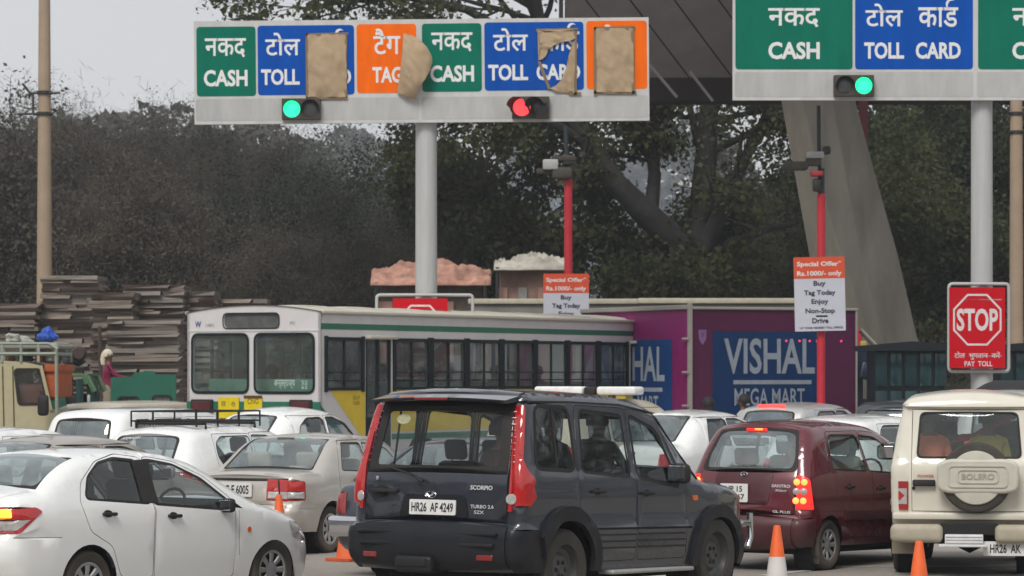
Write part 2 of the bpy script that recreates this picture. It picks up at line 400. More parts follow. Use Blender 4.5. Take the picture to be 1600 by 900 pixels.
def wheel(root, x, y, rad, width=0.19, rim=0.64, style='cover', tyre=None, rimm=None, name='wheel'):
    """tyre + rim, outer face turned away from the car's centre line"""
    tyre = tyre or M_RUB; rimm = rimm or M_RIM; sgn = -1 if y < 0 else 1
    T = Matrix.Translation((x, y, rad)) @ Matrix.Rotation(pi/2 if sgn < 0 else -pi/2, 4, 'X')
    ri = rad*rim; w = width/2; mb = MB()
    mb.lathe([(ri*0.96, -w*0.9), (ri, -w), (rad*0.93, -w), (rad*0.985, -w*0.8), (rad, -w*0.45), (rad*0.992, -w*0.40), (rad*0.992, -w*0.33), (rad, -w*0.28), (rad, 0), (rad, w*0.28), (rad*0.992, w*0.33), (rad*0.992, w*0.40), (rad, w*0.45), (rad*0.985, w*0.8), (rad*0.93, w), (rad*0.87, w*1.03), (rad*0.80, w*1.0), (ri*1.04, w*0.98), (ri, w*0.9), (ri*0.96, w*0.7)], 36, 0, T)
    e = empty(name, (0, 0, 0), parent=root); mb.build('tyre', tyre, e, 40)
    mb = MB()
    if style == 'cover':
        n = 8
        mb.lathe([(0, w*0.80), (ri*0.22, w*0.82), (ri*0.30, w*0.72), (ri*0.42, w*0.70)], 32, 0, T)
        mb.lathe([(ri*0.84, w*0.82), (ri*0.90, w*0.92), (ri*0.985, w*0.90), (ri*0.99, w*0.6)], 32, 0, T)
        for i in range(n):
            a = 2*pi*i/n; d = 0.28
            V = []
            for rr, hh, dd in ((ri*0.38, w*0.72, d*1.1), (ri*0.62, w*0.86, d*0.8), (ri*0.88, w*0.86, d*0.72)):
                V += [(rr*cos(a-dd), rr*sin(a-dd), hh-0.012), (rr*cos(a-dd*.6), rr*sin(a-dd*.6), hh), (rr*cos(a+dd*.6), rr*sin(a+dd*.6), hh), (rr*cos(a+dd), rr*sin(a+dd), hh-0.012)]
            Fc = [(j+4*k, j+1+4*k, j+5+4*k, j+4+4*k) for k in (0, 1) for j in (0, 1, 2)]
            mb.add(V, Fc, 0, T)
        mb.lathe([(0, w*0.45), (ri*0.97, w*0.45)], 24, 1, T)
    elif style == 'steel':
        mb.lathe([(0, w*0.55), (ri*0.18, w*0.6), (ri*0.25, w*0.5), (ri*0.55, w*0.5), (ri*0.72, w*0.25), (ri*0.9, w*0.4), (ri*0.97, w*0.8)], 30, 0, T)
        for i in range(6):
            a = 2*pi*i/6; mb.lathe([(0, w*0.62), (0.018, w*0.6), (0.02, w*0.5)], 8, 1, T @ Matrix.Translation((ri*0.33*cos(a), ri*0.33*sin(a), 0)))
    mb.build('rim', [rimm, M_STEEL], e, 35)
    return e
def seat_row(root, x, ys, z0, m, w=0.48, h=0.62, headrest=True, tilt=-0.2):
    for y in ys:
        mb = MB(); mb.box((x+0.22, y, z0), (0.5, w, 0.16), 0, 0.05); mb.box((x-0.02, y, z0+h*0.5), (0.13, w, h), 0, 0.05, ry=tilt)
        s_ = mb.build('seat', m, root, 50)
        if headrest:
            mb = MB(); mb.box((x-0.12, y, z0+h+0.10), (0.09, w*0.52, 0.19), 0, 0.04, seg=3, ry=tilt)
            mb.tube([(x-0.1, y-0.05, z0+h-0.05), (x-0.11, y-0.05, z0+h+0.05)], 0.007, 5); mb.tube([(x-0.1, y+0.05, z0+h-0.05), (x-0.11, y+0.05, z0+h+0.05)], 0.007, 5)
            mb.build('headrest', m, s_, 50)
def plate(root, loc, w, h, lines, tilt=0.0, mt=None, rz=0.0):
    """number plate facing backwards (-x) with its characters; loc in car space"""
    # panel plane: text x -> -y(car) ... seen from behind the car's right is on the right: car -y
    Mx = Matrix.Translation(loc) @ Matrix.Rotation(rz, 4, 'Z') @ Matrix.Rotation(tilt, 4, 'Y') @ Matrix(((0,0,-1,0),(-1,0,0,0),(0,1,0,0),(0,0,0,1)))
    mb = MB(); mb.prism(rrect(-w/2, -h/2, w/2, h/2, 0.012, 2), -0.012, 0.0, 0, Mx)
    p = mb.build('number_plate', mt or M_PLATE, root)
    mb = MB(); n = len(lines)
    for i, (s_, fr) in enumerate(lines):
        hh = h*0.62/n; add_text(mb, s_, 0, (n/2-0.5-i)*h*0.86/n, w*fr, hh, Mx, 0.02, 0, 0.003)
    mb.build('plate_characters', M_INK, p)
    return Mx
def rear_text(root, sh, s_, y, z, w, h, m, name='badge', fat=0.01, off=0.012):
    """lettering on the rear face"""
    c = sh.rear_pt(y, z, off); a = sh.rear_pt(y, z+0.05, off); b = sh.rear_pt(y-0.05, z, off)
    ux = (b-c).normalized(); uy = (a-c).normalized(); uz = ux.cross(uy)
    M = Matrix(((ux.x, uy.x, uz.x, c.x), (ux.y, uy.y, uz.y, c.y), (ux.z, uy.z, uz.z, c.z), (0, 0, 0, 1)))
    mb = MB(); add_text(mb, s_, 0, 0, w, h, M, fat); return mb.build(name, m, root)
def mirror(root, x, y, z, m, s=1.0, foot=None):
    for sg in (-1, 1):
        mb = MB(); yy = sg*(y+0.10*s)
        mb.box((x, yy, z), (0.10*s, 0.19*s, 0.16*s), 0, 0.045*s, seg=3); mb.tube([(x+0.02, sg*(y-0.03), z-0.07*s), (x+0.01, yy-sg*0.04*s, z-0.05*s)], 0.022*s, 6)
        o = mb.build('door_mirror', m, root, 50)
        mb = MB(); mb.box((x-0.050*s, yy, z), (0.006, 0.15*s, 0.12*s), 0, 0.002); mb.build('mirror_glass', M_MIR, o)
M_MIR = mat('mirror_surface', (0.5, 0.5, 0.52), 0.05, 1.0, var=0.02)
def handle(root, sh, x, z, m, w=0.19, left=True, pocket=True):
    for sg in ((-1, 1) if left else (-1,)):
        y = float(sh.Y(x, z)[0])*sg; mb = MB()
        mb.box((x, y+sg*0.028, z), (w, 0.022, 0.032), 0, 0.010); mb.box((x-w*0.36, y+sg*0.012, z), (0.03, 0.03, 0.03), 0, 0.008); mb.box((x+w*0.36, y+sg*0.012, z), (0.03, 0.03, 0.03), 0, 0.008)
        if pocket: mb.lathe([(0, 0.004), (0.042, 0.002), (0.046, -0.01)], 16, 1, Matrix.Translation((x, y, z)) @ Matrix.Rotation(pi/2 if sg < 0 else -pi/2, 4, 'X') @ Matrix.Diagonal((1.3, 0.8, 1, 1)))
        mb.build('door_handle', [m, M_SEAM], root, 40)
def under(root, sh, x0, x1, hw, z0=0.2, z1=0.42, m=None):
    mb = MB(); mb.box(((x0+x1)/2, 0, (z0+z1)/2), (x1-x0, hw*2, z1-z0), 0, 0.04); mb.build('underbody', m or M_INT, root)
def liner(root, x, z, r, y0, y1):
    for sg in (-1, 1):
        T = Matrix.Translation((x, 0, z)) @ Matrix.Rotation(pi/2 if sg < 0 else -pi/2, 4, 'X'); mb = MB()
        mb.lathe([(r, y1), (r, y0), (0.05, y0)], 28, 0, T); mb.build('wheel_well', M_INT, root, 40)
# ------------------------------------------------------------------ the five near vehicles
NOSE = {}
def place(px, D, yaw_deg, name, label, cat, group='vehicles queuing at the toll lanes', nose=None):
    z = 0.0
    NOSE[label] = nose
    return empty(name, (PX(px, D), D, z), pi/2-radians(yaw_deg), label, cat, group)
def door_win(side, key, door, win, m_glass, frame=0.025, off=-0.004, rf=0.05, seam=0.006):
    """door panel with its seam, rubber frame and glass"""
    side.append(dict(key='hole_seam', mat=M_SEAM, poly=grow(door, seam), off=-0.012, one=True, seamk=1))
    side[-1]['key'] = 'door_seam'
    side.append(dict(key='door#'+key, mat=None, poly=door, off=0.0))
    if win:
        side.append(dict(key='window_frame#'+key, mat=M_BLACK, poly=grow(win, frame), off=off, parent='door#'+key))
        side.append(dict(key='window_glass#'+key, mat=m_glass, poly=win, off=off-0.008, parent='door#'+key))
def finish(side, paint):
    for r in side:
        if r['mat'] is None: r['mat'] = paint
    return side

def scorpio():
    paint = mat('charcoal_metallic_paint', (0.017, 0.022, 0.034), 0.26, 0.0, coat=1.0, var=0.08, spec=0.35, dirt=DUST, dirt_amt=0.035, dirt_z=1.3)
    clad = mat('charcoal_cladding', (0.011, 0.013, 0.018), 0.45, 0.0, coat=0.15, spec=0.15, var=0.1, dirt=DUST, dirt_amt=0.035, dirt_z=1.2)
    g = place(669, 28.6, 33, 'suv', 'charcoal grey suv with tall red pillar tail lamps in the middle lane', 'car', nose=(.84, 1.45))
    prof = [(.14,.36),(.03,.44,'c'),(0,.52),(0,.70),(.02,.75,'c'),(.10,.78,'c'),(.10,1.0),(.11,1.18),(.15,1.34),(.24,1.70),(.29,1.84),(.33,1.915),(.42,1.945),(.9,1.965),(1.6,1.965),(2.1,1.93),(2.45,1.86),(2.62,1.79,'c'),(2.9,1.52),(3.22,1.22,'c'),(3.4,1.17),(3.9,1.12),(4.2,1.04),(4.33,.92),(4.38,.75),(4.38,.55),(4.30,.40)]
    hw = [(.2,.88),(.36,.91),(.5,.94),(.74,.945),(.80,.925),(1.0,.93),(1.18,.92),(1.25,.90),(1.55,.86),(1.86,.815),(2,.79)]
    taper = [(0,.03),(.12,.0),(.5,0),(3.6,0),(4.1,.05),(4.38,.16)]
    sh = Shell(prof, hw, taper, cr=.07, ct=.035, rr=.10, rt=.09, sill=.36, grid=.10)
    Z = []
    door_win(Z, 'rear', rpoly([(1.33,.44),(2.02,.44),(2.05,.80),(2.05,1.2),(1.96,1.845),(1.10,1.86),(1.06,1.25),(1.06,.95),(1.2,.74)], .04), rpoly([(1.15,1.27),(1.95,1.22),(1.89,1.76),(1.19,1.80)], .05), M_GLD, .03)
    door_win(Z, 'front', rpoly([(2.07,.44),(2.96,.44),(2.98,.80),(2.98,1.14),(2.52,1.77),(1.99,1.845),(2.08,1.2)], .04), rpoly([(2.12,1.22),(2.84,1.13),(2.50,1.64,.09),(2.06,1.76)], .05), M_GLD, .035)
    q = [(.38,1.30),(1.00,1.28),(.97,1.82),(.44,1.83)]
    Z.append(dict(key='window_frame#q', mat=M_BLACK, poly=grow(rpoly(q, .09), .035), off=.004))
    Z.append(dict(key='window_glass#q', mat=M_GLD, poly=rpoly(q, .08), off=-.006))
    Z.append(dict(key='window_bar#q', mat=M_BLACK, poly=[(.70,1.28),(.73,1.28),(.73,1.84),(.70,1.84)], off=.002))
    Z.append(dict(key='roof_gutter', mat=M_SEAM, poly=[(.26,1.865),(1.0,1.878),(1.9,1.868),(2.5,1.80),(3.22,1.18),(3.26,1.18),(2.55,1.815),(1.9,1.884),(1.0,1.894),(.27,1.882)], off=.004))
    # lower cladding, flares and grooves
    Z.append(dict(key='door_seam', mat=M_SEAM, poly=[(1.33,.725),(3.08,.715),(3.08,.735),(1.33,.745)], off=-.01, one=True))
    for a, b in ((1.37,2.02),(2.09,2.93)):
        for zz in (.55,.61,.67):
            Z.append(dict(key='side_groove', mat=clad, poly=[(a,zz),(b,zz-.004),(b,zz+.012),(a,zz+.016)], off=.012))
    for cx, rr in ((.84,.55),(3.61,.54)):
        ring = [(cx+rr*1.0*cos(radians(a)), .40+rr*sin(radians(a))) for a in range(-8, 189, 8)]
        Z.append(dict(key='wheel_flare#%d' % int(cx), mat=clad, poly=ring, off=.045))
        Z.append(dict(key='hole', mat=None, poly=arch(cx, .39, .425, .36)))
    Z.append(dict(key='bumper', mat=clad, poly=[(-.1,.3),(.46,.3),(.40,.60),(.34,.74),(-.1,.74)], off=.012))
    # tail lamp, flank part: slim pillar over a bulged lower lobe
    lamp = rpoly([(.0,.95),(.20,.95),(.30,1.03),(.25,1.12),(.29,1.18),(.20,1.27),(.19,1.36),(.32,1.84),(.0,1.84)], .02)
    Z.append(dict(key='tail_lamp', mat=M_RED, poly=lamp, off=.022))
    Z.append(dict(key='indicator', mat=M_AMB, poly=rrect(3.10,.98,3.19,1.03,.02), off=.012))
    SR = sh.s_rear; wv = lambda z: float(np.interp(SR(z), sh.s, sh.w))
    Rb = []
    Rb.append(dict(key='bumper', mat=clad, poly=[(-wv(.44)-.01,SR(.40)),(wv(.44)+.01,SR(.40)),(wv(.7)+.01,SR(.755)),(-wv(.7)-.01,SR(.755))], off=.015, both=False))
    Rb.append(dict(key='tailgate_seam', mat=M_SEAM, poly=[(-.775,SR(.79)),(.775,SR(.79)),(.775,SR(1.30)),(.715,SR(1.885)),(-.715,SR(1.885)),(-.775,SR(1.30))], off=-.008))
    tg = [(-.763,SR(.80)),(.763,SR(.80)),(.763,SR(1.30)),(.704,SR(1.875)),(-.704,SR(1.875)),(-.763,SR(1.30))]
    Rb.append(dict(key='tailgate', mat=paint, poly=tg, off=.004))
    Rb.append(dict(key='rear_window_surround', mat=M_BLACK, poly=[(-.757,SR(1.225)),(.757,SR(1.225)),(.745,SR(1.42)),(.700,SR(1.87)),(-.700,SR(1.87)),(-.745,SR(1.42))], off=.008, parent='tailgate'))
    Rb.append(dict(key='rear_window', mat=glass('suv_rear_glass', (.88,.90,.90), 0.0, .012), poly=rpoly([(-.66,SR(1.29)),(.66,SR(1.29)),(.615,SR(1.775)),(-.615,SR(1.775))], .05), off=-.002, parent='tailgate'))
    Rb.append(dict(key='plate_recess', mat=clad, poly=rpoly([(-.40,SR(.82)),(.36,SR(.82)),(.30,SR(1.035)),(-.36,SR(1.035))], .05), off=.012, parent='tailgate'))
    Rb.append(dict(key='tail_lamp', mat=M_RED, poly=[(-.95,SR(.90)),(-.785,SR(.90)),(-.785,SR(1.30)),(-.728,SR(1.84)),(-.95,SR(1.84))], off=.022, both=True))
    Rb.append(dict(key='spoiler', mat=paint, poly=[(-.74,SR(1.885)),(.74,SR(1.885)),(.74,SR(1.885)+.16),(-.74,SR(1.885)+.16)], off=.016))
    Rb.append(dict(key='windscreen', mat=M_GLM, poly=[(-.58,sh.s_x(2.68,5)),(.58,sh.s_x(2.68,5)),(.70,sh.s_x(3.15,5)),(-.70,sh.s_x(3.15,5))], off=-.004))
    Rb.append(dict(key='bonnet', mat=paint, poly=[(-.66,sh.s_x(3.28,5)),(.66,sh.s_x(3.28,5)),(.60,sh.s_x(4.15,5)),(-.60,sh.s_x(4.15,5))], off=.004))
    o = build_shell(sh, finish(Z, paint), Rb, g, paint)
    # ribs of the pillar lamps
    for sg in (-1, 1):
        mb = MB()
        for i in range(9):
            z = 1.335+i*0.056; x, zz, nx, nz = sh.pt(0.0, sh.s_rear(z)); w = float(np.interp(sh.s_rear(z), sh.s, sh.w)); xe = float(np.interp(sh.s_rear(z), sh.s, sh.p[:, 0]))
            pts = []
            for yy in (max(.72, w-.07), w-.03, w+.03): 
                pts.append((xe-.006+(0.018 if yy > w-.02 else 0), sg*yy, z))
            pts.append((xe+.045, sg*(w+.052), z)); pts.append((xe+.10, sg*(w+.076), z))
            mb.tube(pts, [.008,.010,.010,.010,.007], 6)
        mb.build('lamp_rib', M_REDD, o.get(('tail_lamp', 'R' if sg < 0 else 'L')), 60)
        mb = MB(); c = sh.rear_pt(sg*.815, 1.01, .016); mb.lathe([(0,.012),(.044,.009),(.050,0)], 20, 0, Matrix.Translation(c) @ Matrix.Rotation(-pi/2, 4, 'Y') @ Matrix.Rotation(sg*-.35, 4, 'X')); mb.build('reversing_lamp', M_CLR, o.get(('tail_lamp', 'R' if sg < 0 else 'L')), 50)
    # spoiler lip, brake lamp
    mb = MB(); V = []
    for y in np.linspace(-.73, .73, 13):
        c = .05*(1-(y/.73)**2)
        V += [(.10-c, y, 1.885+c*.5), (.12-c, y, 1.855+c*.5), (.30, y, 1.875), (.36, y, 1.935+c*.6)]
    Fc = [(4*i+j, 4*i+(j+1) % 4, 4*i+4+(j+1) % 4, 4*i+4+j) for i in range(12) for j in range(4)]+[(0,1,2,3),(51,50,49,48)]
    mb.add(V, Fc); sp = mb.build('spoiler_lip', paint, g, 60)
    mb = MB(); mb.box((.045, .03, 1.895), (.03, .36, .026), 0, .008); mb.build('high_brake_lamp', M_REDD, sp)
    # tailgate furniture
    tgo = o.get(('tailgate', 'C'))
    Mx = plate(g, (.012, -.02, .925), .50, .135, [('HR26  AF 4249', .90)], 0.04)
    mb = MB(); c = sh.rear_pt(.52, 1.06, .03); mb.box(c, (.04, .30, .035), 0, .012); c = sh.rear_pt(.56, 1.06, .012); mb.lathe([(0,.01),(.055,.006),(.06,-.01)], 18, 1, Matrix.Translation(c) @ Matrix.Rotation(-pi/2, 4, 'Y')); mb.build('tailgate_handle', [M_BLACK, M_SEAM], tgo, 40)
    mb = MB(); c = sh.rear_pt(.62, 1.17, .012); mb.lathe([(0,.012),(.018,.008),(.02,0)], 12, 0, Matrix.Translation(c) @ Matrix.Rotation(-pi/2, 4, 'Y')); mb.build('tailgate_lock', M_CHROME, tgo)
    mb = MB(); a = sh.rear_pt(.45, 1.25, .03); b = sh.rear_pt(.10, 1.15, .05); mb.tube([a, (a+b)/2+Vector((-.01,0,.015)), b], [.012,.010,.006], 6); mb.tube([b+Vector((0,-.03,-.01)), b+Vector((0,.05,.02))], .014, 6); mb.build('rear_wiper', M_BLACK, tgo)
    BS = mat('badge_silver', (.55,.56,.57), .45, spec=.5)
    rear_text(tgo, sh, 'SCORPIO', -.52, 1.105, .22, .04, BS, fat=.03)
    rear_text(tgo, sh, 'TURBO 2.6', -.53, .94, .23, .032, BS, fat=.02); rear_text(tgo, sh, 'SZX', -.50, .888, .10, .03, BS, fat=.02)
    mb = MB(); c = sh.rear_pt(0.0, 1.035, .03)
    for sg in (-1, 1): mb.tube([c+Vector((0,sg*.0,-.018)), c+Vector((0,sg*.03,.0)), c+Vector((0,sg*.045,.012)), c+Vector((0,sg*.02,.016))], [.008,.010,.006,.003], 6)
    mb.lathe([(.050,.0),(.056,.004),(.062,0)], 24, 0, Matrix.Translation(c+Vector((.01,0,0))) @ Matrix.Rotation(-pi/2, 4, 'Y') @ Matrix.Diagonal((.5,1,1,1))); mb.build('oval_badge', M_CHROME, tgo)
    mb = MB(); c = sh.rear_pt(.43, 1.70, .004); mb.lathe([(0,.001),(.075,.001)], 20, 0, Matrix.Translation(c) @ Matrix.Rotation(-pi/2+.28, 4, 'Y') @ Matrix.Diagonal((.65,1,1,1))); mb.build('window_sticker', mat('pale_sticker', (.42,.42,.26), .6, var=.3, vscale=40), tgo)
    # bumper step and reflectors
    mb = MB(); mb.box((-.045, 0, .60), (.06, 1.44, .04), 0, .015); mb.box((-.045, .10, .415), (.16, .40, .15), 0, .035, seg=3); mb.box((-.128, .10, .43), (.012, .30, .07), 1, .004); mb.box((-.04, 0, .70), (.05, 1.5, .03), 0, .012); mb.build('bumper_step', [clad, M_SEAM], g, 40)
    for sg in (-1, 1):
        mb = MB(); mb.box((-.035, sg*.62, .49), (.02, .16, .05), 0, .008, rz=sg*-.12); mb.build('reflector', M_REDD, g)
    mb = MB(); mb.tube([(4.20,-.80,.74),(4.44,-.80,.74),(4.52,-.62,.74),(4.54,0,.74),(4.52,.62,.74),(4.44,.80,.74),(4.20,.80,.74)], .035, 8)
    for y in (-.80,-.4,.4,.80): mb.tube([(4.44,y,.50),(4.50,y,.60),(4.48,y,.84)], .034, 8)
    mb.build('bull_bar', M_CHROME, g, 60)
    # side step (pale), mirrors, handles
    for sg in (-1, 1):
        mb = MB(); mb.box((2.26, sg*.93, .335), (1.5, .17, .04), 0, .015); mb.build('side_step', mat('worn_aluminium', (.45,.45,.44), .45, .5), g, 40)
    mirror(g, 2.72, .88, 1.24, M_BLACK, 1.2)
    handle(g, sh, 1.36, 1.075, M_BLACK); handle(g, sh, 2.24, 1.055, M_BLACK)
    for x in (.84, 3.61): 
        for y in (-.80, .80): wheel(g, x, y, .372, .25, .60, 'steel', M_TYREDUST, mat('dull_dark_rim', (.10,.10,.10), .5, .4))
        liner(g, x, .40, .46, .60, .86)
    under(g, sh, .25, 4.2, .62, .25, .48)
    seat_row(g, 2.15, (.38, -.38), .80, M_SEATG, .48, .56); seat_row(g, 1.15, (.42, 0, -.42), .80, M_SEATG, .44, .54); seat_row(g, .50, (.42, -.42), .70, M_SEATG, .36, .44, False)
    mb = MB(); mb.box((3.0, 0, 1.0), (.45, 1.45, .28), 0, .06); 
    mb.tube([(2.66+.05*cos(a)*0, -.38+.19*cos(a), 1.12+.19*sin(a)) for a in np.linspace(0, 2*pi, 17)], .016, 6, caps=False); mb.build('dashboard', M_INT, g, 50)
    return g

def honda():
    paint = mat('white_car_paint', (.86,.87,.855), .26, coat=1.0, var=.03, dirt=DUST, dirt_amt=.12, dirt_z=1.0)
    g = place(-92, 27.9, 37, 'sedan', 'white sedan with amber rear indicator glowing in the left lane', 'car', nose=(.98, 1.4))
    prof = [(.16,.24),(.06,.36,'c'),(0,.50),(.0,.62),(.04,.72),(.05,.90),(.07,.98),(.12,1.045),(.22,1.065),(.46,1.10,'c'),(.72,1.27),(.98,1.38),(1.25,1.425),(1.7,1.445),(2.1,1.43),(2.45,1.36),(2.66,1.275),(2.95,1.13),(3.25,.985,'c'),(3.5,.93),(3.85,.83),(4.10,.70),(4.22,.56),(4.26,.42),(4.22,.24)]
    hw = [(.2,.80),(.35,.83),(.55,.845),(.75,.842),(.92,.83),(1.0,.80),(1.25,.71),(1.45,.63),(1.5,.61)]
    taper = [(0,.10),(.2,.03),(.5,0),(3.3,0),(3.8,.05),(4.26,.26)]
    sh = Shell(prof, hw, taper, cr=.14, ct=.04, rr=.20, rt=.10, sill=.24, grid=.10)
    Z = []
    door_win(Z, 'rear', rpoly([(1.38,.34),(1.78,.32),(1.80,.95),(1.78,1.40),(1.50,1.43),(1.18,1.36),(.94,1.18),(.88,1.0),(.98,.75),(1.25,.62)], .05), rpoly([(.97,1.045),(1.76,1.0),(1.70,1.365),(1.45,1.385),(1.22,1.34),(1.05,1.22)], .04), M_GLD, .022)
    door_win(Z, 'front', rpoly([(1.80,.32),(2.86,.30),(2.88,.86),(2.86,1.02),(2.55,1.23),(2.20,1.365),(1.90,1.405),(1.80,1.40),(1.82,.95)], .05), rpoly([(1.83,.995),(2.80,.935),(2.83,.98),(2.50,1.20),(2.18,1.325),(1.90,1.365),(1.80,1.365)], .03), M_GLD, .024)
    Z.append(dict(key='door_pillar', mat=M_BLACK, poly=[(1.67,1.0),(1.87,.985),(1.86,1.385),(1.66,1.375)], off=.003))
    Z.append(dict(key='window_glass#quarter', mat=M_INT, poly=rpoly([(2.84,.945),(2.99,.935),(2.86,1.015)], .01), off=-.006))
    Z.append(dict(key='fuel_flap_seam', mat=M_SEAM, poly=[(2.93,.50),(2.935,.50),(2.935,.92),(2.93,.92)], off=-.004))
    for cx in (.98, 3.43): Z.append(dict(key='hole', mat=None, poly=arch(cx, .29, .345, .24)))
    Z.append(dict(key='side_indicator', mat=M_AMB, poly=circ(3.06,.74,.025,10), off=.01))
    lampR = rpoly([(-.1,.72),(.16,.74),(.40,.93),(.34,.965),(-.1,.955)], .02)
    Z.append(dict(key='tail_lamp', mat=M_RED, poly=lampR, off=.006))
    Z.append(dict(key='tail_lamp_clear', mat=M_CLR, poly=rpoly([(-.1,.755),(.14,.765),(.26,.86),(-.1,.84)], .01), off=.010, parent='tail_lamp'))
    Z.append(dict(key='indicator_lit', mat=emis('amber_lit_lens', (1.0,.36,.02), 3.2, (.7,.3,.02)), poly=rpoly([(-.1,.87),(.12,.875),(.12,.945),(-.1,.94)], .01), off=.012, parent='tail_lamp'))
    Z.append(dict(key='bumper_seam', mat=M_SEAM, poly=[(.12,.70),(.62,.70),(.62,.705),(.12,.705)], off=-.004))
    Z.append(dict(key='headlamp', mat=M_CLR, poly=rpoly([(3.72,.66),(4.10,.60),(4.05,.74),(3.66,.82)], .03), off=.006))
    SR = sh.s_rear
    s1, s2 = SR(1.125), SR(1.39)
    Rb = [dict(key='rear_window_surround', mat=M_BLACK, poly=rpoly([(-.69,s1-.02),(.69,s1-.02),(.60,s2),(-.60,s2)], .08), off=.002),
          dict(key='rear_window', mat=glass('sedan_rear_glass', (.60,.68,.70), .10, .28, (.40,.48,.49)), poly=rpoly([(-.60,s1+.015),(.60,s1+.015),(.55,s2-.035),(-.55,s2-.035)], .06), off=-.002),  # film colour carries dust and painted-in sky brightness
          dict(key='boot_lid', mat=paint, poly=rpoly([(-.56,SR(.74)),(.56,SR(.74)),(.62,SR(1.02)),(.60,SR(1.10)),(-.60,SR(1.10)),(-.62,SR(1.02))], .03), off=.006),
          dict(key='tail_lamp', mat=M_RED, poly=[(-.9,SR(.72)),(-.52,SR(.74)),(-.50,SR(.955)),(-.9,SR(.955))], off=.006, both=True),
          dict(key='tail_lamp_clear', mat=M_CLR, poly=[(-.9,SR(.755)),(-.56,SR(.77)),(-.55,SR(.84)),(-.9,SR(.84))], off=.010, both=True, parent='tail_lamp'),
          dict(key='indicator_lit', mat=MATS['amber_lit_lens'], poly=[(-.9,SR(.87)),(-.62,SR(.87)),(-.60,SR(.94)),(-.9,SR(.94))], off=.012, both=True, parent='tail_lamp'),
          dict(key='windscreen', mat=M_GLM, poly=[(-.55,sh.s_x(2.50,20)),(.55,sh.s_x(2.50,20)),(.68,sh.s_x(3.2,20)),(-.68,sh.s_x(3.2,20))], off=-.004),
          dict(key='bonnet', mat=paint, poly=[(-.62,sh.s_x(3.3,20)),(.62,sh.s_x(3.3,20)),(.45,sh.s_x(4.0,20)),(-.45,sh.s_x(4.0,20))], off=.004)]
    build_shell(sh, finish(Z, paint), Rb, g, paint)
    mirror(g, 2.72, .80, .965, M_BLACK, .82)
    handle(g, sh, 1.20, .90, M_BLACK, .17); handle(g, sh, 2.04, .875, M_BLACK, .17)
    for x in (.98, 3.43):
        for y in (-.735, .735): wheel(g, x, y, .292, .18, .66, 'cover')
        liner(g, x, .29, .36, .55, .78)
    under(g, sh, .3, 4.0, .58, .17, .34); plate(g, (-.16, 0, .62), .5, .12, [('HR 26 AB 6214', .9)])
    seat_row(g, 2.0, (.36, -.36), .60, M_SEATG, .5, .60); seat_row(g, 1.12, (.36, -.36), .62, M_SEATG, .6, .5)
    mb = MB(); mb.box((2.95, 0, .80), (.5, 1.35, .22), 0, .06); 
    mb.tube([(2.50+.06*sin(a), -.36+.18*cos(a), .94+.17*sin(a)) for a in np.linspace(0, 2*pi, 17)], .015, 6, caps=False); mb.build('dashboard', M_INT, g, 50)
    return g

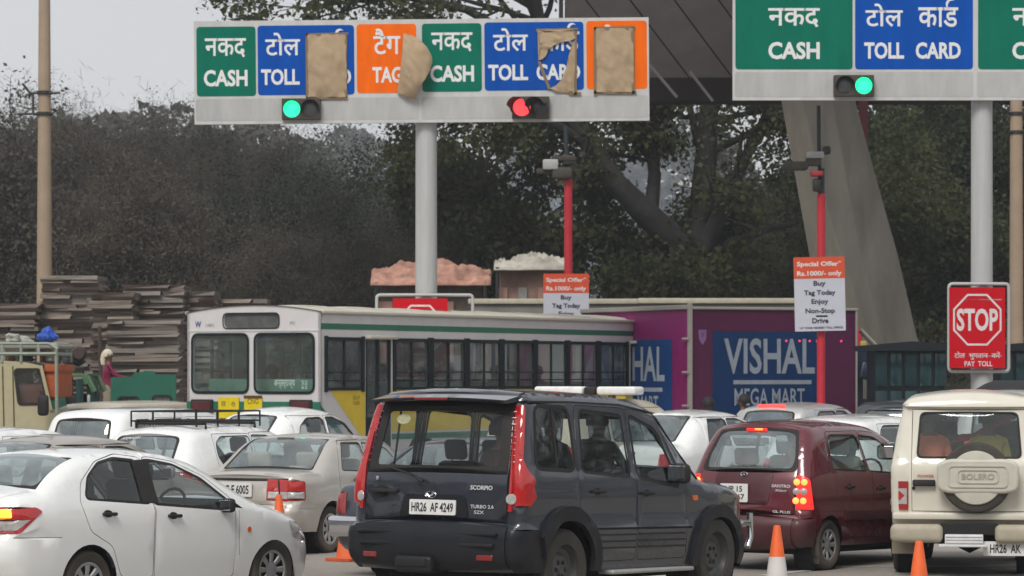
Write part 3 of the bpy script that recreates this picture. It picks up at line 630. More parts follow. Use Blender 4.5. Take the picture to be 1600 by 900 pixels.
def esteem():
    paint = mat('champagne_metallic_paint', (.50,.47,.43), .34, .25, coat=.8, var=.05, dirt=DUST, dirt_amt=.16, dirt_z=.9)
    g = place(374, 37.8, 26, 'sedan', 'champagne beige sedan with red tail lamps behind the left orange cone', 'car', nose=(.85, .9))
    prof = [(.16,.24),(.05,.30,'c'),(-.02,.40),(-.02,.52),(.03,.58,'c'),(.05,.80),(.07,.90),(.14,.935),(.40,.955),(.62,.965,'c'),(.80,1.09),(1.02,1.25),(1.20,1.335),(1.45,1.375),(1.9,1.392),(2.3,1.375),(2.5,1.33),(2.75,1.18),(3.1,.96,'c'),(3.4,.90),(3.8,.82),(4.02,.72),(4.08,.5),(4.05,.26)]
    hw = [(.2,.74),(.35,.775),(.55,.79),(.75,.787),(.90,.775),(.98,.75),(1.2,.68),(1.35,.62),(1.4,.60)]
    taper = [(0,.05),(.2,.01),(.5,0),(3.3,0),(3.8,.04),(4.08,.16)]
    sh = Shell(prof, hw, taper, cr=.07, ct=.03, rr=.12, rt=.10, sill=.26, grid=.10)
    Z = []
    door_win(Z, 'rear', rpoly([(1.30,.34),(1.85,.32),(1.86,.95),(1.80,1.34),(1.25,1.33),(1.07,1.02),(1.02,.86),(1.08,.66),(1.26,.52)], .04), rpoly([(1.14,.985),(1.80,.965),(1.74,1.30),(1.30,1.30)], .04), M_GLM, .014)
    door_win(Z, 'front', rpoly([(1.88,.32),(2.85,.30),(2.86,.92),(2.46,1.27),(2.2,1.33),(1.83,1.34),(1.88,.95)], .04), rpoly([(1.86,.965),(2.72,.95),(2.40,1.22),(2.15,1.29),(1.80,1.30)], .03), M_GLM, .014)
    for cx in (.85, 3.21): Z.append(dict(key='hole', mat=None, poly=arch(cx, .28, .34, .26)))
    Z.append(dict(key='tail_lamp', mat=M_RED, poly=rpoly([(-.1,.625),(.20,.635),(.20,.86),(-.1,.87)], .03), off=.006))
    Z.append(dict(key='tail_lamp_clear', mat=M_CLR, poly=rpoly([(-.1,.65),(.17,.655),(.17,.735),(-.1,.735)], .01), off=.010, parent='tail_lamp'))
    Z.append(dict(key='side_reflector', mat=mat('dark_olive_tape', (.04,.04,.015), .5), poly=rrect(1.30,.74,1.42,.80,.005,1), off=.012))
    Z.append(dict(key='crease_line', mat=paint, poly=[(.1,.545),(.48,.545),(.48,.56),(.1,.56)], off=.006))
    SR = sh.s_rear; s1, s2 = SR(.985), SR(1.345)
    Rb = [dict(key='rear_window_surround', mat=M_BLACK, poly=rpoly([(-.62,s1-.015),(.62,s1-.015),(.525,s2),(-.525,s2)], .04), off=.001),
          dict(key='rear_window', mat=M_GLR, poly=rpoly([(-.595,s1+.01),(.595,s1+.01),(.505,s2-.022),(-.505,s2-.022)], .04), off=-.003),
          dict(key='garnish_strip', mat=M_BLACK, poly=[(-.78,SR(.845)),(.78,SR(.845)),(.78,SR(.888)),(-.78,SR(.888))], off=.004),
          dict(key='tail_lamp', mat=M_RED, poly=[(-.8,SR(.625)),(-.37,SR(.625)),(-.37,SR(.868)),(-.8,SR(.868))], off=.008, both=True),
          dict(key='tail_lamp_clear', mat=M_CLR, poly=[(-.8,SR(.65)),(-.39,SR(.65)),(-.39,SR(.73)),(-.8,SR(.73))], off=.012, both=True, parent='tail_lamp'),
          dict(key='lamp_divider', mat=M_BLACK, poly=[(-.555,SR(.64)),(-.535,SR(.64)),(-.50,SR(.86)),(-.52,SR(.86))], off=.013, both=True, parent='tail_lamp'),
          dict(key='bumper', mat=paint, poly=[(-.8,SR(.28)),(.8,SR(.28)),(.8,SR(.57)),(-.8,SR(.57))], off=.012),
          dict(key='windscreen', mat=M_GLM, poly=[(-.52,sh.s_x(2.55,20)),(.52,sh.s_x(2.55,20)),(.64,sh.s_x(3.05,20)),(-.64,sh.s_x(3.05,20))], off=-.004)]
    build_shell(sh, finish(Z, paint), Rb, g, paint)
    plate(g, (-.05, .10, .755), .58, .17, [('DL 3C F 6005', .86)])
    rear_text(g, sh, 'esteem vx', -.40, .915, .20, .026, M_CHROME)
    mb = MB(); c = sh.rear_pt(.05, 1.325, .004); mb.box(c, (.003, .24, .03), 0, 0, ry=-1.05); mb.build('brake_lamp_strip', mat('pale_sticker', (.42,.42,.26), .6), g)
    mirror(g, 2.60, .78, .98, paint, .75); handle(g, sh, 1.45, .86, M_BLACK, .15)
    for x in (.85, 3.21):
        for y in (-.68, .68): wheel(g, x, y, .28, .165, .68, 'cover')
        liner(g, x, .28, .35, .50, .72)
    under(g, sh, .3, 3.9, .54, .18, .34)
    seat_row(g, 1.95, (.34, -.34), .55, M_SEATB, .46, .56); seat_row(g, 1.15, (.34, -.34), .58, M_SEATB, .6, .42)
    mb = MB(); mb.box((2.85, 0, .78), (.45, 1.25, .2), 0, .06); mb.build('dashboard', M_INT, g, 50)
    mb = MB(); mb.box((.88,0,.93),(.4,1.05,.03),0,.01); mb.box((.86,-.3,.985),(.16,.22,.09),0,.03); mb.build('parcel_shelf', M_SEATB, g, 50)
    return g

def santro():
    paint = mat('maroon_metallic_paint', (.115,.005,.015), .26, .1, coat=1.0, var=.06, dirt=DUST, dirt_amt=.04, dirt_z=1.0)
    dk = mat('dark_maroon_bumper', (.060,.004,.010), .45, coat=.3, dirt=DUST, dirt_amt=.07)
    g = place(1162, 34.8, 33, 'hatchback', 'maroon hatchback with lit brake lamps and a woman in the back seat', 'car', nose=(.52, 1.2))
    prof = [(.14,.24),(.04,.28,'c'),(-.02,.38),(-.02,.52),(.03,.57,'c'),(.05,.75),(.07,.95),(.11,1.06),(.22,1.30),(.32,1.47),(.38,1.535),(.50,1.575),(.9,1.60),(1.5,1.60),(1.9,1.565),(2.15,1.50),(2.30,1.44,'c'),(2.6,1.22),(2.9,1.00,'c'),(3.15,.93),(3.40,.80),(3.50,.62),(3.53,.45),(3.50,.26)]
    hw = [(.2,.70),(.35,.75),(.55,.765),(.8,.765),(1.0,.75),(1.1,.72),(1.35,.655),(1.5,.60),(1.6,.57)]
    taper = [(0,.05),(.15,.01),(.4,0),(2.8,0),(3.2,.05),(3.53,.17)]
    sh = Shell(prof, hw, taper, cr=.08, ct=.035, rr=.12, rt=.11, sill=.26, grid=.09)
    Z = []
    door_win(Z, 'rear', rpoly([(1.02,.36),(1.58,.34),(1.60,1.0),(1.50,1.52),(.70,1.50),(.62,1.12),(.70,.85),(.95,.62)], .05), rpoly([(.70,1.10),(1.50,1.08),(1.42,1.46),(.80,1.46),(.72,1.40)], .06), M_GLM, .018)
    door_win(Z, 'front', rpoly([(1.60,.34),(2.48,.32),(2.50,1.02),(2.12,1.42),(1.9,1.50),(1.52,1.52),(1.62,1.0)], .05), rpoly([(1.57,1.08),(2.42,1.05),(2.06,1.36),(1.85,1.44),(1.49,1.46)], .04), M_GLM, .018)
    for cx in (.56, 2.94): Z.append(dict(key='hole', mat=None, poly=arch(cx, .27, .325, .26)))
    Z.append(dict(key='side_moulding', mat=dk, poly=[(.90,.54),(2.62,.52),(2.62,.62),(.90,.64)], off=.014))
    Z.append(dict(key='bumper', mat=dk, poly=[(-.1,.2),(.24,.2),(.22,.56),(-.1,.56)], off=.012))
    LR = emis('brake_lamp_red_glow', (1.0,.03,.02), .7, (.5,.02,.02)); LY = emis('brake_bulb', (1.0,.16,.03), 2.4, (.8,.3,.1))
    Z.append(dict(key='tail_lamp', mat=LR, poly=rpoly([(-.1,.66),(.17,.66),(.14,.98),(.10,1.03),(-.1,1.03)], .02), off=.008))
    SR = sh.s_rear; s1, s2 = SR(1.09), SR(1.50)
    Rb = [dict(key='bumper', mat=dk, poly=[(-.8,SR(.25)),(.8,SR(.25)),(.8,SR(.56)),(-.8,SR(.56))], off=.014),
          dict(key='tailgate_seam', mat=M_SEAM, poly=[(-.60,SR(.60)),(.60,SR(.60)),(.60,SR(1.0)),(.54,SR(1.545)),(-.54,SR(1.545)),(-.60,SR(1.0))], off=-.008),
          dict(key='tailgate', mat=paint, poly=[(-.592,SR(.61)),(.592,SR(.61)),(.592,SR(1.0)),(.532,SR(1.54)),(-.532,SR(1.54)),(-.592,SR(1.0))], off=.002),
          dict(key='rear_window_surround', mat=M_BLACK, poly=rpoly([(-.585,SR(1.055)),(.585,SR(1.055)),(.58,SR(1.2)),(.50,s2+.02),(-.50,s2+.02),(-.58,SR(1.2))], .07), off=.004, parent='tailgate'),
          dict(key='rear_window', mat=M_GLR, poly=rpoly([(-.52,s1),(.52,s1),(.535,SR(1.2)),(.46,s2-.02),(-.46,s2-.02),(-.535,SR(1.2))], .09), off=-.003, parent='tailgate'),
          dict(key='plate_garnish', mat=dk, poly=rpoly([(-.30,SR(.70)),(.42,SR(.70)),(.36,SR(1.03)),(-.34,SR(1.03))], .04), off=.012, parent='tailgate'),
          dict(key='tail_lamp', mat=LR, poly=[(-.9,SR(.66)),(-.605,SR(.66)),(-.62,SR(1.0)),(-.9,SR(1.03))], off=.008, both=True),
          dict(key='windscreen', mat=M_GLM, poly=[(-.50,sh.s_x(2.34,20)),(.50,sh.s_x(2.34,20)),(.62,sh.s_x(2.86,20)),(-.62,sh.s_x(2.86,20))], off=-.004),
          dict(key='bonnet', mat=paint, poly=[(-.56,sh.s_x(2.95,20)),(.56,sh.s_x(2.95,20)),(.45,sh.s_x(3.35,20)),(-.45,sh.s_x(3.35,20))], off=.004)]
    o = build_shell(sh, finish(Z, paint), Rb, g, paint)
    for sg in (-1, 1):
        L = o.get(('tail_lamp', 'R' if sg < 0 else 'L'))
        for z, m_, rr in ((.955, LY, .036), (.855, M_CLR, .038), (.755, LY, .036)):
            for dy in (-.045, .045):
                c = sh.rear_pt(sg*(.655+dy), z, .012); mb = MB(); mb.lathe([(0,.012),(rr*.7,.010),(rr,0)], 16, 0, Matrix.Translation(c) @ Matrix.Rotation(-pi/2, 4, 'Y') @ Matrix.Rotation(sg*-.35, 4, 'X')); mb.build('lamp_bulb' if m_ is LY else 'reversing_lamp', m_, L, 50)
    t = o.get(('tailgate', 'C'))
    mb = MB(); c = sh.rear_pt(0, 1.475, .012); mb.box(c, (.02, .26, .035), 0, .01, ry=-.5); mb.build('high_brake_lamp', LR, t, 50)
    mb = MB(); c = sh.rear_pt(-.03, 1.472, .022); mb.box(c, (.012, .10, .022), 0, .006, ry=-.5); mb.build('lamp_bulb', LY, t, 50)
    plate(g, (-.06, .10, .83), .34, .20, [('UP 15', .62), ('T 1867', .78)])
    BS = MATS['badge_silver']; rear_text(t, sh, 'SANTRO', -.44, .905, .21, .034, BS, fat=.02); rear_text(t, sh, 'Xing', -.44, .855, .13, .035, BS, fat=.02); rear_text(t, sh, 'GL PLUS', -.46, .625, .20, .028, BS, fat=.02)
    c = sh.rear_pt(-.0, 1.0, .03); mb = MB(); mb.lathe([(.035,0),(.041,.004),(.047,0)], 20, 0, Matrix.Translation(c) @ Matrix.Rotation(-pi/2, 4, 'Y') @ Matrix.Diagonal((.55,1,1,1)))
    mb.tube([c+Vector((0,.018,-.016)), c+Vector((0,.012,.018))], .005, 5); mb.tube([c+Vector((0,-.012,-.018)), c+Vector((0,-.018,.016))], .005, 5); mb.tube([c+Vector((0,.015,0)), c+Vector((0,-.015,0))], .004, 5); mb.build('slanted_h_badge', M_CHROME, t)
    mb = MB(); c = sh.rear_pt(-.33, 1.40, .006); mb.box(c, (.003, .13, .07), 0, 0, ry=-.45); mb.build('window_sticker', mat('pale_blue_sticker', (.55,.68,.75), .5, var=.2), t)
    mirror(g, 2.20, .74, 1.08, M_BLACK, .8); handle(g, sh, 1.02, .90, M_BLACK, .13); handle(g, sh, 1.78, .88, M_BLACK, .13)
    for x in (.56, 2.94):
        for y in (-.67, .67): wheel(g, x, y, .272, .165, .66, 'cover')
        liner(g, x, .27, .34, .48, .71)
    mb = MB(); mb.box((.34, -.66, .20), (.03, .18, .26), 0, .005); mb.build('mud_flap', M_BLACK, g)
    under(g, sh, .2, 3.3, .52, .17, .34)
    seat_row(g, 1.70, (.34, -.34), .68, M_SEATB, .46, .56); seat_row(g, .78, (.34, -.34), .72, M_SEATB, .56, .40)
    mb = MB(); mb.box((2.62, 0, .92), (.4, 1.2, .2), 0, .06); mb.tube([(2.30+.06*sin(a), -.34+.17*cos(a), 1.04+.16*sin(a)) for a in np.linspace(0, 2*pi, 17)], .014, 6, caps=False); mb.build('dashboard', M_INT, g, 50)
    return g

def bolero():
    paint = mat('cream_white_paint', (.70,.67,.57), .35, coat=.6, var=.05, dirt=DUST, dirt_amt=.22, dirt_z=1.2)
    g = place(1514, 33.7, 8.6, 'suv', 'cream white suv with a spare wheel in a broad cover on its back door', 'car')
    prof = [(.18,.50),(.10,.60,'c'),(.05,.62,'c'),(.05,.80),(.05,1.15),(.09,1.25),(.17,1.60),(.20,1.775),(.16,1.79,'c'),(.17,1.83),(.26,1.885),(.5,1.905),(1.2,1.915),(1.9,1.91),(2.35,1.86),(2.5,1.78,'c'),(2.7,1.45),(2.86,1.17,'c'),(3.2,1.12),(3.9,1.06),(4.0,.95),(4.02,.6),(4.0,.5)]
    hw = [(.3,.79),(.6,.815),(1.15,.825),(1.22,.81),(1.5,.76),(1.78,.695),(1.80,.71),(1.95,.68)]
    taper = [(0,.02),(.1,0),(3.6,0),(4.0,.08)]
    sh = Shell(prof, hw, taper, cr=.03, ct=.05, rr=.07, rt=.14, sill=.52, grid=.11)
    Z = []
    door_win(Z, 'rear', rpoly([(1.05,.6),(1.75,.6),(1.78,1.2),(1.72,1.76),(1.0,1.76),(.98,1.1)], .04), rpoly([(1.06,1.25),(1.70,1.23),(1.66,1.68),(1.10,1.69)], .05), M_GLM)
    door_win(Z, 'front', rpoly([(1.78,.6),(2.72,.6),(2.76,1.14),(2.44,1.74),(1.76,1.76),(1.81,1.2)], .04), rpoly([(1.84,1.23),(2.60,1.20),(2.36,1.64),(1.78,1.68)], .05), M_GLM)
    Z.append(dict(key='window_glass#q', mat=M_GLM, poly=rpoly([(.30,1.26),(.90,1.25),(.90,1.69),(.36,1.69)], .06), off=-.006))
    Z.append(dict(key='side_moulding', mat=mat('grey_side_moulding', (.25,.24,.22), .6), poly=[(.3,.74),(3.3,.74),(3.3,.80),(.3,.80)], off=.012))
    for cx in (.85, 3.35): Z.append(dict(key='hole', mat=None, poly=arch(cx, .42, .44, .52)))
    SR = sh.s_rear
    Rb = [dict(key='back_door_seam', mat=mat('body_seam_beige', (.18,.16,.13), .8), poly=[(-.60,SR(.685)),(.60,SR(.685)),(.605,SR(1.20)),(.595,SR(1.76)),(-.595,SR(1.76)),(-.605,SR(1.20))], off=-.006),
          dict(key='back_door', mat=paint, poly=[(-.593,SR(.692)),(.593,SR(.692)),(.598,SR(1.20)),(.588,SR(1.755)),(-.588,SR(1.755)),(-.598,SR(1.20))], off=.004),
          dict(key='rear_window_frame', mat=M_BLACK, poly=rpoly([(-.555,SR(1.235)),(.555,SR(1.235)),(.515,SR(1.735)),(-.515,SR(1.735))], .07), off=.012, parent='back_door'),
          dict(key='rear_window', mat=glass('cream_suv_rear_glass', (.82,.84,.84), .03, .04), poly=rpoly([(-.532,SR(1.255)),(.532,SR(1.255)),(.495,SR(1.715)),(-.495,SR(1.715))], .06), off=-.002, parent='back_door'),
          dict(key='tail_lamp', mat=mat('deep_red_lamp_lens', (.33,.012,.015), .15, coat=1.0, var=.2), poly=[(-.81,SR(.70)),(-.635,SR(.70)),(-.635,SR(1.00)),(-.81,SR(1.00))], off=.018, both=True),
          dict(key='tail_lamp_clear', mat=M_CLR, poly=[(-.80,SR(.76)),(-.65,SR(.76)),(-.65,SR(.925)),(-.80,SR(.925))], off=.022, both=True, parent='tail_lamp'),
          dict(key='tail_lamp_diamond', mat=MATS['red_lamp_lens'], poly=[(-.73,SR(.80)),(-.675,SR(.85)),(-.73,SR(.90)),(-.785,SR(.85))], off=.026, both=True, parent='tail_lamp'),
          dict(key='windscreen', mat=M_GLM, poly=[(-.60,sh.s_x(2.52,20)),(.60,sh.s_x(2.52,20)),(.68,sh.s_x(2.84,20)),(-.68,sh.s_x(2.84,20))], off=-.004)]
    o = build_shell(sh, finish(Z, paint), Rb, g, paint)
    bd = o.get(('back_door', 'C'))
    # lower lip of the body, bumperettes, step, tow bracket
    mb = MB(); mb.box((.03, 0, .635), (.10, 1.60, .075), 0, .02); mb.build('rear_sill', paint, g, 40)
    bp = mat('dusty_beige_bumper', (.42,.38,.29), .6, var=.15, dirt=DUST, dirt_amt=.3)
    for sg in (-1, 1):
        mb = MB(); mb.box((-.06, sg*.545, .455), (.17, .55, .195), 0, .06, seg=4); mb.build('bumper', bp, g, 50)
    mb = MB(); mb.box((.0, 0, .50), (.12, .60, .12), 0, .01); mb.build('tow_bracket', M_SEAM, g)
    mb = MB(); mb.box((-.11, .05, .40), (.10, .40, .10), 0, .01); mb.box((-.13, .06, .335), (.20, .50, .025), 0, .005)
    for k in range(3): mb.box((-.165, .05, .37+.03*k), (.012, .38, .012), 0, .003)
    mb.build('step', mat('white_step', (.66,.66,.66), .5), g, 40)
    Mx = plate(g, (-.05, -.38, .30), .46, .15, [('HR26  AK', .7)], 0.0)
    # spare wheel with band cover
    yc, zc, r_ = -.075, 1.045, .372
    T = Matrix.Translation((-.045, yc, zc)) @ Matrix.Rotation(-pi/2, 4, 'Y')
    mb = MB(); mb.lathe([(.20,-.09),(r_*.96,-.09),(r_,-.05),(r_,.05),(r_*.95,.09),(r_*.84,.105),(.24,.10),(.20,.08)], 40, 0, T); sw = mb.build('spare_tyre', M_TYREDUST, bd, 40)
    cov = mat('spare_cover_beige', (.55,.53,.45), .5, var=.08, dirt=DUST, dirt_amt=.2)
    mb = MB(); mb.lathe([(0,.135),(.20,.138),(.275,.128),(.290,.09)], 40, 0, T); mb.build('wheel_disc_cover', cov, sw, 40)
    mb = MB(); mb.prism(rpoly([(-.42,-.13),(-.30,-.165),(.30,-.165),(.42,-.13),(.43,.15),(.30,.20),(-.30,.20),(-.43,.15)], .10, 5), .02, .145, 0, Matrix.Translation((-.045, yc-.02, zc)) @ Matrix(((0,0,-1,0),(-1,0,0,0),(0,1,0,0),(0,0,0,1))))
    o2 = mb.build('cover_band', cov, sw, 40); bv = o2.modifiers.new('b', 'BEVEL'); bv.width = .03; bv.segments = 3; bv.limit_method = 'ANGLE'
    MT = Matrix.Translation((-.192, yc-.02, zc+.015)) @ Matrix(((0,0,-1,0),(-1,0,0,0),(0,1,0,0),(0,0,0,1)))
    for (hx, hy, th, dz) in ((.31,.115,.010,0),(.215,.072,.008,.003)):
        mb = MB(); out = rrect(-hx,-hy,hx,hy,.055,5); inn = rrect(-hx+th,-hy+th,hx-th,hy-th,.048,5); n = len(out)
        mb.add([(x,y,0) for x,y in out]+[(x,y,.010) for x,y in out]+[(x,y,.010) for x,y in inn]+[(x,y,0) for x,y in inn], [(k*n+i,k*n+(i+1)%n,(k+1)*n+(i+1)%n,(k+1)*n+i) for k in range(3) for i in range(n)], 0, MT); mb.build('cover_moulding', cov, sw, 40)
    mb = MB(); add_text(mb, 'BOLERO', 0, 0, .34, .062, MT, .02, 0, .006); mb.build('embossed_lettering', mat('emboss_beige', (.36,.34,.28), .6), sw)
    mb = MB(); mb.box((-.02, .47, .985), (.04, .24, .07), 0, .015); mb.build('back_door_handle', M_BLACK, bd, 40)
    rear_text(bd, sh, 'POWER', .45, 1.055, .17, .032, mat('red_badge', (.5,.05,.04), .4))
    mb = MB(); c = sh.rear_pt(.58, .93, .01); mb.lathe([(0,.012),(.018,.008),(.02,0)], 12, 0, Matrix.Translation(c) @ Matrix.Rotation(-pi/2, 4, 'Y')); mb.build('fuel_cap_lock', M_STEEL, g)
    mirror(g, 2.45, .84, 1.25, M_BLACK, 1.1)
    for x in (.85, 3.35):
        for y in (-.70, .70): wheel(g, x, y, .36, .215, .58, 'steel', M_TYREDUST)
        liner(g, x, .42, .46, .50, .76)
    
    for sg in (-1, 1): mb = MB(); mb.box((.42, sg*.70, .37), (.04, .24, .32), 0, .01); mb.build('mud_flap', mat('dusty_mudflap', (.22,.19,.14), .9), g)
    under(g, sh, .15, 3.9, .62, .34, .60); mb = MB(); mb.tube([(.85,-.6,.36),(.85,.6,.36)], .06, 8); mb.lathe([(0,-.16),(.12,-.10),(.15,0),(.12,.10),(0,.16)], 14, 0, Matrix.Translation((.85,0,.36))); mb.tube([(.0,-.45,.33),(1.2,-.45,.36)], .045, 8); mb.build('rear_axle', M_STEEL, g, 50)
    seat_row(g, 1.9, (.38, -.38), 1.0, M_SEATG); seat_row(g, 1.0, (.36, -.36), .98, M_SEATG, .6, .5, False)
    mb = MB(); mb.box((2.66, 0, 1.08), (.35, 1.45, .22), 0, .05); mb.build('dashboard', M_INT, g, 50)
    return g
def nosedive(g):
    n = NOSE.get(g['label'])
    if not n: return
    xr, a = n[0], radians(n[1]); g.rotation_euler = (0, a, g.rotation_euler[2]); g.location.z = xr*sin(a)
    for c in g.children:
        if c.name.startswith('wheel') and c.type == 'EMPTY':
            t = [k for k in c.children if k.name.startswith('tyre')][0]; x = t.data.vertices[0].co.x; x = sum(v.co.x for v in t.data.vertices)/len(t.data.vertices)
            c.location.z = (x-xr)*sin(a)
near = dict(scorpio=scorpio(), honda=honda(), esteem=esteem(), santro=santro(), bolero=bolero())
for g in near.values(): nosedive(g)
# ------------------------------------------------------------------ cars seen further back in the queue
TM = {
 'sedan': dict(prof=[(.14,.26),(.02,.36),(0,.55),(.04,.80),(.08,.93),(.18,.97),(.5,1.0,'c'),(.78,1.16),(1.05,1.31),(1.3,1.385),(1.8,1.42),(2.2,1.40),(2.5,1.33),(2.8,1.16),(3.15,.97,'c'),(3.5,.90),(3.95,.80),(4.15,.62),(4.18,.4),(4.15,.26)], dz=.93, rw=(1.03,1.36), wheels=(.9,3.3),
   rear=[(1.15,1.0),(1.84,.98),(1.78,1.32),(1.32,1.32)], front=[(1.90,.98),(2.80,.965),(2.42,1.25),(2.15,1.32),(1.84,1.32)], lamp=(.66,.88), hw=[(.2,.76),(.5,.81),(.85,.80),(.98,.77),(1.2,.69),(1.42,.60)]),
 'hatch': dict(prof=[(.14,.26),(.02,.36),(0,.55),(.05,.80),(.09,.98),(.28,1.26),(.38,1.39),(.55,1.445),(1.0,1.475),(1.6,1.48),(2.0,1.44),(2.25,1.36),(2.6,1.16),(2.9,.98,'c'),(3.3,.88),(3.6,.72),(3.67,.5),(3.65,.26)], dz=.9, rw=(1.03,1.36), wheels=(.62,2.98),
   rear=[(.78,1.12),(.86,1.0),(1.55,.98),(1.50,1.36),(.92,1.36),(.80,1.28)], front=[(1.62,.98),(2.5,.96),(2.10,1.27),(1.9,1.36),(1.56,1.37)], lamp=(.72,.95), hw=[(.2,.76),(.5,.81),(.85,.80),(.98,.77),(1.2,.69),(1.48,.60)]),
 'van': dict(prof=[(.10,.30),(.0,.40),(0,.70),(.03,.95),(.10,1.25),(.20,1.50),(.27,1.57),(.42,1.62),(1.0,1.64),(2.2,1.64),(2.7,1.58),(3.0,1.42),(3.35,1.0,'c'),(3.6,.86),(3.7,.6),(3.68,.3)], dz=.98, rw=(1.10,1.50), wheels=(.75,2.75),
   rear=[(.95,1.10),(1.75,1.08),(1.73,1.50),(1.0,1.50)], front=[(1.85,1.08),(2.9,1.04),(2.62,1.42),(1.83,1.50)], extra=[[(.40,1.12),(.85,1.10),(.86,1.50),(.50,1.50)]], lamp=(.62,.88), hw=[(.2,.72),(.6,.76),(1.0,.75),(1.3,.68),(1.64,.60)]),
 'suv': dict(prof=[(.12,.42),(.0,.50),(0,.75),(.04,1.10),(.12,1.42),(.20,1.64),(.28,1.71),(.45,1.755),(1.1,1.775),(2.3,1.77),(2.7,1.70),(2.95,1.56),(3.3,1.18,'c'),(4.0,1.06),(4.25,.85),(4.3,.5)], dz=1.05, rw=(1.18,1.62), wheels=(.9,3.5),
   rear=[(1.10,1.18),(1.98,1.16),(1.93,1.62),(1.14,1.62)], front=[(2.08,1.16),(3.0,1.14),(2.66,1.52),(2.03,1.62)], extra=[[(.42,1.20),(1.0,1.18),(1.0,1.62),(.50,1.62)]], lamp=(.80,1.10), hw=[(.2,.82),(.6,.86),(1.1,.85),(1.4,.77),(1.78,.68)]),
 'round': dict(prof=[(.14,.30),(.02,.40),(0,.55),(.06,.80),(.22,.98),(.52,1.08),(.80,1.18),(1.02,1.36),(1.28,1.52),(1.65,1.60),(2.1,1.60),(2.45,1.52),(2.7,1.34),(2.9,1.10,'c'),(3.3,1.05),(3.9,.95),(4.2,.75),(4.28,.5),(4.25,.30)], dz=1.0, rw=(1.20,1.50), wheels=(.95,3.35),
   rear=[(1.30,1.12),(1.98,1.10),(1.96,1.48),(1.62,1.47),(1.40,1.36)], front=[(2.08,1.10),(2.76,1.09),(2.52,1.38),(2.28,1.48),(2.06,1.48)], lamp=(.75,.95), hw=[(.2,.76),(.6,.82),(1.0,.80),(1.15,.76),(1.4,.69),(1.6,.60)]),
}
def queue_car(px, D, yaw, tm, paint, label, cat='car', name=None, sx=1.0, sz=1.0, seat=None, lampm=None, frame=.02, brake=False, glassm=None, plate_s=None, rt=.12):
    T = TM[tm]; f = lambda pts: [((p[0]*sx, p[1]*sz)+tuple(p[2:])) for p in pts]
    prof = f(T['prof']); L = prof[-1][0]; hw = [(z*sz, w) for z, w in T['hw']]
    sh = Shell(prof, hw, [(0,.06),(.25,.01),(.5,0),(L-.8,0),(L-.35,.05),(L+.05,.18)], cr=.09, ct=.035, rr=.14, rt=rt, sill=.28, grid=.14)
    g = empty(name or {'sedan':'sedan','hatch':'hatchback','van':'van','suv':'suv','round':'sedan'}[tm], (PX(px, D), D, 0), pi/2-radians(yaw), label, cat, 'vehicles queuing at the toll lanes')
    Z = []; gm = glassm or M_GLM; zb = .36*sz
    for k in ('rear', 'front'):
        w = f(T[k]); xs = [p[0] for p in w]; z0 = min(p[1] for p in w); z1 = max(p[1] for p in w)
        door = rpoly([(min(xs)+(.18 if k == 'rear' else -.03), zb),(max(xs)+.02, zb),(max(xs)+.03, z0),((max(xs) if k == 'rear' else xs[2])+.03, z1+.03),(min(xs)-.03, z1+.035),(min(xs)-.04, z0)], .04)
        door_win(Z, k, door, rpoly(w, .05), gm, frame)
    for i, w in enumerate(T.get('extra', [])): 
        Z.append(dict(key='window_frame#x', mat=M_BLACK, poly=grow(rpoly(f(w), .05), frame), off=.002)); Z.append(dict(key='window_glass#x', mat=gm, poly=rpoly(f(w), .05), off=-.006))
    for cx in T['wheels']: Z.append(dict(key='hole', mat=None, poly=arch(cx*sx, .30, .35, .28)))
    l0, l1 = T['lamp'][0]*sz, T['lamp'][1]*sz; lm = lampm or M_RED
    Z.append(dict(key='tail_lamp', mat=lm, poly=rpoly([(-.1,l0),(.17,l0),(.19,l1),(-.1,l1)], .03), off=.006))
    SR = sh.s_rear; r0, r1 = T['rw'][0]*sz, T['rw'][1]*sz; w0 = float(np.interp(SR(r0), sh.s, sh.w)); w1 = float(np.interp(SR(r1), sh.s, sh.w))
    Rb = [dict(key='rear_window_surround', mat=M_BLACK, poly=rpoly([(-w0+.06,SR(r0)-.02),(w0-.06,SR(r0)-.02),(w1-.03,SR(r1)),(-w1+.03,SR(r1))], .07), off=.002),
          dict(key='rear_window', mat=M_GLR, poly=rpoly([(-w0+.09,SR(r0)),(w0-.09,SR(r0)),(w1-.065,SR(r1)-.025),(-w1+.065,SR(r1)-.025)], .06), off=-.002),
          dict(key='tail_lamp', mat=lm, poly=[(-.9,SR(l0)),(-.56,SR(l0)),(-.58,SR(l1)),(-.9,SR(l1))], off=.008, both=True),
          dict(key='bumper', mat=paint, poly=[(-.9,SR(.30)),(.9,SR(.30)),(.9,SR(.56*sz)),(-.9,SR(.56*sz))], off=.014)]
    xw = [p[0] for p in f(T['front'])]; ws0 = xw[2]+.16; ws1 = max(xw)+.22
    Rb.append(dict(key='windscreen', mat=M_GLM, poly=[(-.50,sh.s_x(ws0,20)),(.50,sh.s_x(ws0,20)),(.62,sh.s_x(ws1,20)),(-.62,sh.s_x(ws1,20))], off=-.004))
    build_shell(sh, finish(Z, paint), Rb, g, paint)
    if brake:
        mb = MB(); c = sh.rear_pt(0, r1+.05, .02); mb.box(c, (.05, .52, .05), 0, .015); mb.build('high_brake_lamp', emis('brake_strip_glow', (1.0,.05,.04), 1.6, (.6,.05,.05)), g, 50)
    plate(g, (-.11, 0, (l0+l1)/2-.05), .46, .11, [(plate_s or 'HR 26 K 3180', .9)])
    for x in T['wheels']:
        for y in (-.66, .66): wheel(g, x*sx, y, .29, .17, .66, 'cover')
        liner(g, x*sx, .30, .36, .46, .70)
    under(g, sh, .3, L-.4, .52, .18, .34)
    zs = T['dz']*sz-.33; xs = f(T['front'])[0][0]+.2
